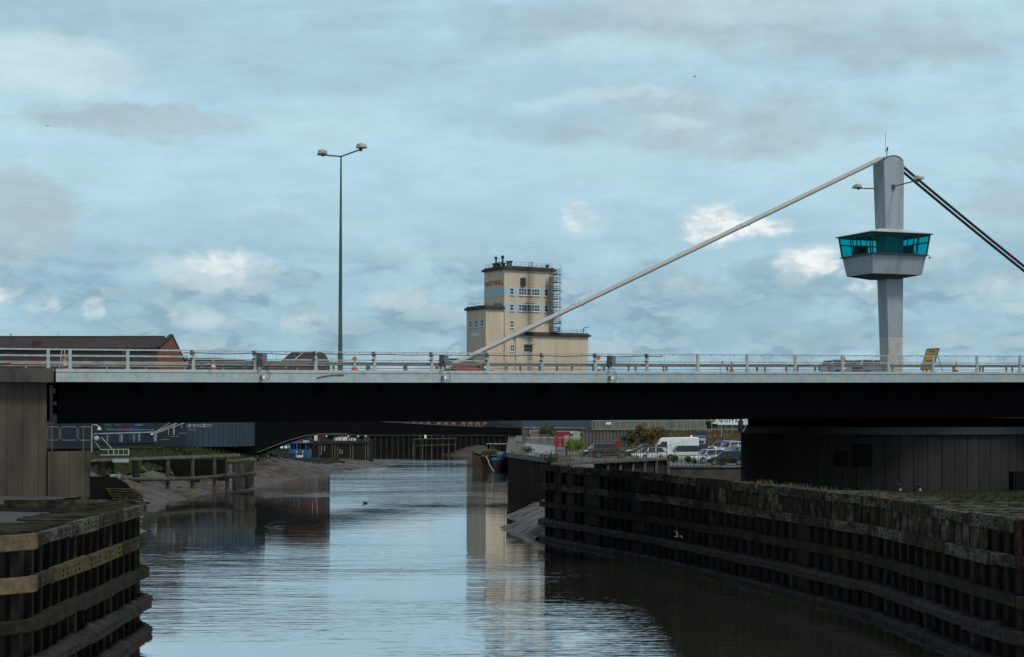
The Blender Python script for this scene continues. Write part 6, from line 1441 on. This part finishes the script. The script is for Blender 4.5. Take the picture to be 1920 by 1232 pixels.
# terraces far behind (only slits of them show)
for i, (xa, xb, m, lab, Y) in enumerate(((690,752,brick_red,'red brick terrace far behind the black footbridge, leftmost of the row',440),(754,812,brick_grey,'grey brick house far behind the black footbridge, between two red ones',444),(814,858,brick_red,'red brick house with white window frames far behind the black footbridge',438),(860,925,brick_red,'red brick terrace far behind the black footbridge, nearest its counterweight',442))):
    a, b = P(xa,0,Y), P(xb,0,Y); r = thing('terrace_house', lab, 'house', ((a.x+b.x)/2, Y+4, 4.4), 0, 'houses behind the footbridge'); zt = 8.0
    mb = MB(); mb.box(a.x,b.x,Y,Y+8,4.38,zt); mb.build('wall', m, r)
    mb = MB(); mb.loft([[Vector((x,Y-.2,zt+.002)),Vector((x,Y+4,zt+1.3)),Vector((x,Y+8.2,zt+.002))] for x in (a.x-.1,b.x+.1)]); mb.build('roof', tile_dark, r)
    k = 0; x = a.x+.8
    while x < b.x-.9:
        for z in (5.9,): f_ = MB().box(x,x+.7,Y-.05,Y-.003,z,z+1.5).build('window', frame_white, r); mb = MB(); mb.box(x+.08,x+.62,Y-.065,Y-.052,z+.1,z+1.4); mb.build('pane', glass_dark, f_)
        x += 1.9
# ---------------------------------------------------------------- right quay, barge, fences
qs = thing('sheet_pile_quay', 'rust-black sheet-piled quay wall with a broken concrete cap at the right bend', 'quay', (2, 185, 0))
QL = [(-.4,330),(-.35,198.3),(4.6,171.5),(5.4,150),(5.2,134)]
mb = MB(); rings = []
L_ = resample(QL, .36, .05); k = 0
for (p, d) in L_:
    n = Vector((-d.y, d.x)) * -1
    o_ = .09 if (k//2) % 2 else -.09
    rings.append([Vector((p.x + n.x*(-o_), p.y + n.y*(-o_), -.6)), Vector((p.x + n.x*(-o_), p.y + n.y*(-o_), 4.72))]); k += 1
mb.loft(rings, caps=False, closed=False); mb.build('sheet_piles', sheet_steel, qs)
mb = MB(); q2 = [Vector(p) for p in QL]; ribbon(mb, offs(QL, -.9), offs(QL, .35), 4.73, 5.25); mb.build('cap', cap_conc, qs)
for _ in range(26):
    (p, d) = random.choice([z for z in L_ if 160 < z[0].y < 205]); s_ = random.uniform(.14,.40); c = Vector((p.x + random.uniform(.0,.8), p.y+random.uniform(-.1,.4), 5.25)); mb = MB()
    mb.lathe([(s_*1.1,0),(s_*.95,s_*.5),(s_*.5,s_*.85),(0,s_*.9)], 6, tuple(c)); mb.build('broken_lump', cap_conc, qs)
bg = thing('old_barge', 'old rust-black barge with a blue tarpaulin moored at the right bend of the river', 'barge', P(918,885,285))
YBg = 284.0
mb = MB(); rings = []
for (x, hw, zt_, zb_) in ((885,.5,3.3,.6),(888,1.6,3.15,-.2),(903,2.6,2.75,-.3),(925,2.8,2.45,-.3),(955,2.8,2.4,-.3),(1010,2.4,2.5,-.3)):
    c = P(x,0,YBg+(x-885)*.20).x; Yc = YBg+(x-885)*.20+2; rings.append([Vector((c,Yc-hw,zt_)),Vector((c,Yc-hw*.96,(zt_+zb_)/2)),Vector((c,Yc-hw*.7,zb_)),Vector((c,Yc+hw*.7,zb_)),Vector((c,Yc+hw*.96,(zt_+zb_)/2)),Vector((c,Yc+hw,zt_))])
mb.loft(rings); mb.build('hull', hull_m, bg)
mb = MB(); mb.tube([rings[i][0]+Vector((0,-.05,.05)) for i in range(6)], .12, 6); mb.build('gunwale', timber_dark, bg)
mb = MB(); p0, p1 = rings[3][0], rings[4][0]
def tf(i, j):
    xq = 918+34*i; p = P(xq,0,YBg+(xq-885)*.20); zz = (1.75 + .25*mnoise.noise(Vector((i*4,0,7)))) if j < .05 else 2.62 + .5*math.sin(math.pi*j) + .2*mnoise.noise(Vector((i*5,j*4,2))); return Vector((p.x, YBg+(xq-885)*.20-.92+2.2*j + .1*mnoise.noise(Vector((i*6,j*3,1))), zz))
mb.grid(tf, 20, 10); mb.build('tarpaulin', tarp_blue, bg, smooth=True)
mb = MB()
for (x, y, s_) in ((896,852,.5),(906,851,.4),(914,853,.35),(937,848,.6),(948,850,.45),(902,855,.3)):
    c = P(x,y+3,YBg+3); mb.lathe([(s_,0),(s_*.9,s_*.5),(s_*.4,s_*.8),(0,s_*.8)], 9, (c.x,c.y,2.5))
mb.build('deck_heap', mat('deck_heap', (.07,.06,.05), .9, .5, 3), bg)
mb = MB(); mb.tube([P(911,856,YBg-.4),P(915,862,YBg-.6),P(918,872,YBg-.7),P(926,884,YBg-.9)], .07, 6); mb.build('mooring_rope', rope_m, bg, smooth=True)
pts = [Vector((P(random.uniform(903,930),0,YBg+4).x, YBg+random.uniform(3,6), 2.8)) for _ in range(120)]
tufts('weeds', leaf_green, pts, .7, 6, w_=.05, parent=bg)
# white-topped picket fence above the barge
pf = thing('picket_fence', 'fence of dark pickets with white tops behind the barge', 'fence', P(940,845,300))
for i, x in enumerate((915,917,921.5,928,933,938.5,944.5,949.5,955.5,961.5,967.5)):
    big = x < 930; p = P(x, 0, 300); mb = MB(); mb.box(p.x-.17,p.x+.17,300,300.08,zat(842,300) if big else zat(835,300), zat(831.5,300)); mb.build('white_top', white_paint, pf)
    mb = MB(); mb.box(p.x-.16,p.x+.16,300,300.08,4.4,(zat(842,300) if big else zat(835,300))-.004); mb.build('picket', timber_dark, pf)
mb = MB(); a, b = P(913,0,300), P(984,0,300); mb.box(a.x,b.x,300.1,300.3,4.4,zat(836,300)); mb.build('backing', timber_black, pf)
# grey picket railing and lit yard
def fence(name, label, pts, ztop, zbot, step, r, m, rails=((1.0),(0.08)), cat='railing', postevery=0):
    p0 = Vector(pts[0]); f_ = thing(name, label, cat, (p0.x, p0.y, zbot)); tot = plen([p[:2] for p in pts]); k = 0
    for (q, d) in resample([p[:2] for p in pts], step, .01):
        mb = MB(); pe = postevery and k % postevery == 0; rr = r*1.9 if pe else r; mb.beam((q.x,q.y,zbot - (.3 if pe else 0)),(q.x,q.y,ztop+(.06 if pe else 0)), rr*2, rr*2); mb.build('post' if pe else 'bar', m, f_); k += 1
    for h in rails:
        mb = MB()
        for a, b in zip(pts, pts[1:]): z = zbot + (ztop-zbot)*h; mb.beam((a[0],a[1],z),(b[0],b[1],z), r*2.4, r*2.4)
        mb.build('rail', m, f_)
    return f_
a, b = P(985,0,232), P(1040,0,210)
fence('yard_railing', 'grey picket railing in front of the pale yard, left of the left red post', [(a.x,a.y),(b.x,b.y)], zat(831,218), 4.5, .28, .03, pale_steel)
mb = MB(); q = [P(992,0,222),P(1040,0,208),P(1032,0,232),P(1000,0,246)]; mb.add([Vector((p.x,p.y,4.512)) for p in q], [(0,1,2,3)]); tag(mb.build('yard', mat('yard_lit_concrete', (.26,.255,.235), .9, .1, .6)), kind='structure')  # lit ground of the yard put into the colour as a pale patch
# ramped boardwalk with railings
bw = thing('boardwalk', 'raised boardwalk on concrete posts above the right fender', 'boardwalk', (10, 158, 4))
b0, b1 = P(1046,0,148), P(1252,0,166); zb_ = 5.42
mb = MB(); mb.hexa([(b0.x,b0.y,zb_-.16),(b1.x,b1.y,zb_-.16),(b1.x-.5,b1.y+1.6,zb_-.16),(b0.x-.5,b0.y+1.6,zb_-.16),(b0.x,b0.y,zb_),(b1.x,b1.y,zb_),(b1.x-.5,b1.y+1.6,zb_),(b0.x-.5,b0.y+1.6,zb_)]); mb.build('deck', jetty_top, bw)
for x in (1139,1163,1187,1209,1231,1253):
    f = (x-1046)/(1252-1046); Y = 148+18*f; p = P(x,0,Y); mb = MB(); mb.box(p.x-.13,p.x+.13,Y-.05,Y+.25,2.9,zb_-.17); mb.build('post', clad_grey, bw)
mb = MB(); p = P(1115,0,154); q = P(1253,0,166); mb.hexa([(p.x,p.y+.6,2.9),(q.x,q.y+.6,2.9),(q.x,q.y+1.2,2.9),(p.x,p.y+1.2,2.9),(p.x,p.y+.6,zb_-.18),(q.x,q.y+.6,zb_-.18),(q.x,q.y+1.2,zb_-.18),(p.x,p.y+1.2,zb_-.18)]); mb.build('back_wall', dark_conc, bw)
fence('boardwalk_railing', 'rusty grey railing along the near side of the raised boardwalk', [(b0.x,b0.y+.06),(b1.x,b1.y+.06)], zb_+1.12, zb_+.01, .42, .020, rust_rail, (1.0,.55,.08), postevery=5)
fence('boardwalk_railing', 'grey railing along the far side of the raised boardwalk', [(b0.x-.5,b0.y+1.5),(b1.x-.5,b1.y+1.5)], zb_+1.12, zb_+.01, .62, .018, rust_rail, (1.0,.55), postevery=4)
a, b = P(1254,0,167), P(1340,0,167.5)
fence('bar_railing', 'black vertical-bar railing in front of the parked cars', [(a.x,a.y),(b.x,b.y)], 4.5+1.15, 4.5, .42, .024, black_hose, (1.0,.1), postevery=6)
rw = thing('retaining_wall', 'dark low retaining wall below the edge of the car park', 'wall', (16, 167, 2.9)); a, b = P(1240,0,166.2), P(1500,0,166.2)
mb = MB(); mb.box(a.x,b.x,166.2,166.39,2.9,4.497); mb.build('face', edge_conc, rw); mb = MB(); mb.box(a.x,b.x,166.1,166.9,4.503,4.60); mb.build('kerb', cap_conc, rw)
for (x, lab, y0, y1, Y) in ((1043,'left red lifebuoy post beside the hooded person',818,842,190),(1158,'right red lifebuoy post in front of the black off-roader',826.5,859,164)):
    p = P(x,0,Y); r = thing('lifebuoy_post', lab, 'post', (p.x,p.y,4.5), 0, 'red lifebuoy posts'); mb = MB(); mb.box(p.x-.06,p.x+.06,p.y-.05,p.y+.05,4.5 if x < 1100 else 5.42,zat(y0,Y)-.5); mb.build('post', post_red, r)
    z1 = zat(y0,Y); mb = MB(); h = (y1-y0)/F*Y*(.80 if x < 1100 else .50); mb.box(p.x-.19,p.x+.19,p.y-.14,p.y-.053,z1-h,z1); mb.build('housing', post_red, r, bevel=.04); mb = MB(); mb.box(p.x-.21,p.x+.21,p.y-.16,p.y-.04,z1+.003,z1+.06); mb.build('hood', mat('post_orange', (.6,.09,.02), .5), r)
# clad wall, fence on top, grass bank, shed, signs
YC = 252.0
cw = thing('clad_wall', 'grey ribbed retaining wall behind the parked cars, left of the shrubs', 'wall', P(1150,840,YC)); a, b = P(1091,0,YC), P(1260,0,YC); zc = zat(807,YC)
mb = MB(); mb.box(a.x,b.x,YC,YC+.5,4.5,zc); mb.build('wall', clad_grey, cw)
for i in range(26): x = a.x+.1+i*(b.x-a.x)/26; mb = MB(); mb.box(x,x+.24,YC-.13,YC-.003,4.5,zc-.02); mb.build('rib', clad_grey, cw)
mb = MB(); mb.box(a.x,b.x,YC-.2,YC+.6,zc+.002,zc+.14); mb.build('coping', jetty_top, cw)
rg = thing('red_shutter', 'red roller shutter with a pink panel in the opening behind the hooded person', 'shutter', P(1055,835,262)); a, b = P(1043,0,270), P(1069,0,270)
mb = MB(); mb.box(a.x,b.x,270,270.2,4.4,zat(809,270)); mb.build('shutter', mat('shutter_red', (.22,.015,.02), .6, .15), rg); a, b = P(1058,0,269.9), P(1067,0,269.9); mb = MB(); mb.box(a.x,b.x,269.88,269.99,4.6,zat(816,270)); mb.build('panel', mat('shutter_pink', (.40,.22,.24), .6, .15, 3), rg)
pw = thing('pale_door', 'pale plastered wall panel seen through the opening beside the red shutter', 'wall', P(1080,835,271)); a, b = P(1074,0,271), P(1088,0,271); mb = MB(); mb.box(a.x,b.x,271,271.3,4.4,zat(809,271)); mb.build('wall', mat('pale_plaster', (.34,.33,.25), .8, .15), pw)
gw = thing('graffiti_wall', 'weathered grey wall with faint graffiti under the approach beam', 'wall', P(1015,830,276)); a, b = P(994,0,276), P(1043,0,276); mb = MB(); mb.box(a.x,b.x,276,276.4,4.4,zat(808,276)); mb.build('wall', mat('graffiti_grey', (.16,.15,.13), .9, .3, .8, (.06,.055,.05), .4, .9), gw)
mb = MB()
for k in range(5): c = P(997+k*3,809.5+(k%2),275.97); mb.beam(c, c+Vector((.3 if k%2 else -.3,0,.5)), .05, .06)
mb.build('graffiti_stroke', mat('graffiti_pale', (.3,.3,.4), .8), gw)
gl = thing('guard_rail', 'long pale guard rail crossing the opening under the approach beam', 'railing', P(1030,825,240)); mb = MB(); mb.tube([P(985,821,242),P(1090,820,240)], .05, 6); mb.build('rail', pale_steel, gl)
for x in (990,1020,1050,1080): p = P(x,821,241); mb = MB(); mb.tube([Vector((p.x,p.y,4.4)), p], .04, 6); mb.build('post', pale_steel, gl)
mb = MB()
def gbank(i, j):
    x = 1172 + 300*i; Y = 222 + 34*j; p = P(x,0,Y); z = 4.45 + (zat(808,256)-.3-4.45)*min(1,j*1.15)**.8 + .18*mnoise.noise(Vector((p.x*.5,Y*.5,1))); return Vector((p.x,Y,z if i > .05 else 4.45+(z-4.45)*i/.05))
mb.grid(gbank, 80, 24); tag(mb.build('grass_bank', drygrass_m, smooth=True), kind='structure')
pts = []
for _ in range(2300): pts.append(gbank(random.random(), random.random()))
tufts('long_grass', drygrass_m, pts, .55, 4, 'long dry tawny grass covering the bank behind the parked cars', .035)
pts = [P(random.uniform(1065,1092),0,random.uniform(240,248)) for _ in range(320)]; pts = [Vector((p.x,p.y,4.5)) for p in pts]
tufts('bright_grass', leaf_bright, pts, 1.5, 4, 'bright yellow-green weeds behind the hooded person', .05)
def shrub(label, c, r_, h, m, n, size=.16, name='shrub'):
    s_ = thing(name, label, 'shrub', (c.x,c.y,c.z)); mb = MB()
    cl = [(Vector((random.uniform(-.7,.7)*r_, random.uniform(-.6,.6)*r_, random.uniform(.25,.85)*h)), random.uniform(.25,.5)*r_) for _ in range(14)]
    for _ in range(n):
        q, rr = random.choice(cl); d = Vector((random.gauss(0,1),random.gauss(0,1),random.gauss(0,.8))); d.normalize(); p = c + q + d*rr*random.uniform(.5,1.1)
        if p.z < c.z: continue
        a = Vector((random.gauss(0,1),random.gauss(0,1),random.gauss(0,1))).normalized()*size*random.uniform(.6,1.4); b = a.cross(Vector((random.gauss(0,1),random.gauss(0,1),random.gauss(0,1)))).normalized()*size*.5
        mb.add([p-a, p+b, p+a, p-b], [(0,1,2,3)])
    mb.build('foliage', m, s_)
    mb = MB()
    for q, rr in cl[:7]: mb.tube([c, c+q*.6+Vector((0,0,.05)), c+q], .035, 5, .012)
    mb.build('stems', bark, s_); return s_
shrub('large rust-brown shrub on the bank directly left of the white van roof', P(1212,828,232), 2.0, 2.2, leaf_rust, 1500)
shrub('green shrub at the foot of the ribbed wall left of the rust-brown one', P(1180,838,236), 1.2, 2.2, leaf_dark, 900)
shrub('smaller tawny shrub behind the front half of the white van', P(1236,826,236), 1.5, 1.8, leaf_rust, 900)
shrub('green bush on the left of the opening under the approach beam', P(1030,822,262), 1.6, 1.8, leaf_dark, 900)
shrub('small weedy bush at the car park edge in front of the black hatchback', P(1352,874,168.5), .75, .95, leaf_green, 500, .09)
shrub('low weeds growing at the left end of the car park kerb', P(1264,868,168.5), .5, .7, leaf_green, 350, .09)
shrub('low weeds on the kerb in front of the silver hatchback', P(1290,869,168.5), .55, .75, leaf_green, 350, .09)
shrub('weed clump at the left tip of the raised boardwalk', P(1030,868,137), .8, .75, leaf_dark, 450, .08)
shrub('weeds beside the pale yard on the quay cap', P(988,848,196), .8, .6, leaf_green, 380, .09)
shrub('green shrub against the steel fence below the white sign', P(1333,806,258), 1.0, 1.6, leaf_dark, 500)
pts = []
for _ in range(220):
    f = random.random(); pts.append(Vector((3.0+f*5, 132.4-f*13+random.uniform(0,1.2), 5.5)))
tufts('dry_grass', drygrass_m, pts, .35, 4, 'dry weeds at the far tip of the right timber fender', .02)
pts = []
for _ in range(1500): 
    Y = random.uniform(196,300); d = random.uniform(8.4,15); pts.append(Vector((shx(Y)-d, Y, bankz(d,Y))))
tufts('grass', grass_m, pts, .55, 5, 'green grass along the top of the left mud bank', .035)
a, b = P(1110,0,255), P(1460,0,255)
stf = fence('steel_fence', 'tall grey steel fence on top of the ribbed wall and grass bank', [(a.x,255),(b.x,255)], zat(789,255), zc+.02, 1.05, .03, galv, (1.0,.10), 'fence')
YS = 288.0; sh = thing('green_shed', 'large pale green ribbed shed behind the steel fence', 'shed', P(1300,800,YS)); a, b = P(1109,0,YS), P(1520,0,YS)
mb = MB(); mb.box(a.x,b.x,YS,YS+20,4.4,11.6); mb.build('wall', shed_green, sh)
for i in range(70): x = a.x + i*(b.x-a.x)/70; mb = MB(); mb.box(x,x+.08,YS-.06,YS-.002,4.4,11.5); mb.build('rib', shed_green, sh)
mb = MB(); mb.box(a.x-.3,b.x+.3,YS-.4,YS+20.4,11.602,12.0); mb.build('roof', roof_felt, sh)
for x in (1113,1258): p = P(x,0,YS); mb = MB(); mb.box(p.x-.25,p.x+.15,YS-.2,YS-.07,4.4,11.4); mb.build('downpipe', mat('shed_dark%d' % x, (.08,.08,.06), .7), sh)
bn = thing('white_banner', 'long white sign with spaced dark letters on the green shed beside the round pier', 'sign', P(1365,790,YS-.5)); a, b = P(1330,0,YS-.4), P(1420,0,YS-.4)
mb = MB(); mb.box(a.x,b.x,YS-.45,YS-.36,zat(796.5,YS),zat(783,YS)); mb.build('panel', sign_white, bn)
text_mesh('lettering', 'W H I T A', sign_ink, bn, P(1366,789.6,YS-.455), (1,0,0), (0,0,1), .80, .004, .03, width=3.25)
sg_ = thing('fence_notice', 'small pale blue and white notice on the steel fence', 'notice', P(1141,793,254.8)); a, b = P(1136,0,254.8), P(1146,0,254.8); mb = MB(); mb.box(a.x,b.x,254.8,254.84,zat(796,254.8),zat(790,254.8)); mb.build('panel', sign_white, sg_); mb = MB(); mb.box(a.x,b.x,254.78,254.797,zat(791,254.8),zat(789.5,254.8)); mb.build('header', totem_navy, sg_)
YTo = 228.0; to = thing('totem_sign', 'navy totem sign with white bands behind the white van', 'sign', P(1315,840,YTo)); a, b = P(1304,0,YTo), P(1325,0,YTo)
mb = MB(); mb.box(a.x,b.x,YTo,YTo+.15,4.5,zat(810.5,YTo)); mb.build('panel', totem_navy, to)
for (y0, y1, xx) in ((817,818,1305),(821,826,1309),(831.6,832.4,1311),(826.8,831,1320)): a = P(xx,0,YTo); b = P(1324.5,0,YTo); mb = MB(); mb.box(a.x,b.x-.1,YTo-.02,YTo-.003,zat(y1,YTo),zat(y0,YTo)); mb.build('band', mat('totem_band', (.42,.42,.42), .6, .15, 5), to)
c = P(1296.5,817.5,199); 
bc = thing('roof_beacon', 'white lamp on the roof of the van near its rear', 'lamp', P(1296.5,820,199.2)); mb = MB(); mb.lathe([(.13,0),(.14,.12),(.09,.22),(0,.25)], 10, (c.x,199.2,7.02)); mb.build('dome', white_paint, bc, smooth=True); mb = MB(); mb.lathe([(.16,-.02),(.16,.02),(0,.02)], 10, (c.x,199.2,7.0)); mb.build('base', rubber, bc)
p = P(1352.5,0,222); pp = thing('parking_sign', 'small dark sign on a thin pole above the back row of cars', 'sign', (p.x,p.y,4.5)); mb = MB(); mb.tube([(p.x,p.y,4.5),(p.x,p.y,zat(789,222))], .04, 6); mb.build('pole', pale_steel, pp); mb = MB(); mb.box(p.x-.26,p.x+.26,p.y-.08,p.y-.045,zat(826,222),zat(819,222)); mb.build('plate', box_dark, pp)
# ---------------------------------------------------------------- birds
def gull(label, c, span, rz, tilt, m, flap=.5):
    r = thing('bird', label, 'bird', tuple(c), rz); mb = MB(); L0 = span*.42
    mb.lathe([(0,-L0*.55),(.045*span,-L0*.30),(.075*span,0),(.055*span,L0*.3),(.035*span,L0*.42),(.04*span,L0*.5),(.012*span,L0*.60),(0,L0*.68)], 10, (0,0,0), 'x')
    for s in (-1, 1):
        h = [(0,0,.02),(.0,s*.20,flap*.20+.02),(-.05,s*.48,flap*.16)]; w_ = [.13,.11,.02]
        for (a, wa), (b, wb) in zip(zip(h, w_), list(zip(h, w_))[1:]):
            A, Bv = Vector(a)*span, Vector(b)*span; mb.hexa([A+Vector((-wa*span,0,-.008*span)),A+Vector((wa*span*.5,0,-.008*span)),Bv+Vector((wb*span*.5,0,-.006*span)),Bv+Vector((-wb*span,0,-.006*span)),A+Vector((-wa*span,0,.008*span)),A+Vector((wa*span*.5,0,.008*span)),Bv+Vector((wb*span*.5,0,.006*span)),Bv+Vector((-wb*span,0,.006*span))])
    mb.hexa([(-L0*.5,-.03*span,-.006*span),(-L0*.5,.03*span,-.006*span),(-L0*.85,.06*span,-.004),(-L0*.85,-.06*span,-.004),(-L0*.5,-.03*span,.006*span),(-L0*.5,.03*span,.006*span),(-L0*.85,.06*span,.006),(-L0*.85,-.06*span,.006)])
    i0 = 0; mb.xf(Matrix.Rotation(tilt, 4, 'X')); mb.build('body', m, r, world=False, smooth=True); return r
gull('grey gull flying in front of the dark right timber fender', P(1270,1006,92), .72, R(50), R(35), gull_m, 1.2)
gull('dark bird flying in front of the blue hub wall', P(431,829,190), .8, R(20), R(-30), bird_dark, 1.0)
gull('pale gull flying low between the piles of the timber jetty', P(322,886,188), .9, R(70), R(60), gull_m, .2)
gull('tiny dark bird high in the sky at the far left', P(89,236,300), 1.1, R(80), R(5), bird_dark, .1)
gull('tiny dark bird high in the sky between the mill and the tower', P(1303,144,300), .9, R(20), R(40), bird_dark, .6)
dk = P(685,944,186); d_ = thing('bird', 'small dark duck swimming in mid river', 'bird', (dk.x, dk.y, 0), R(170))
mb = MB(); mb.lathe([(0,-.26),(.07,-.22),(.12,-.08),(.12,.08),(.07,.2),(0,.24)], 10, (0,0,.06), 'x'); mb.tube([(.18,0,.10),(.23,0,.22),(.26,0,.27)], [.055,.04,.055], 8); mb.tube([(.28,0,.27),(.37,0,.25)], .02, 6, .012); mb.build('body', bird_dark, d_, world=False, smooth=True)
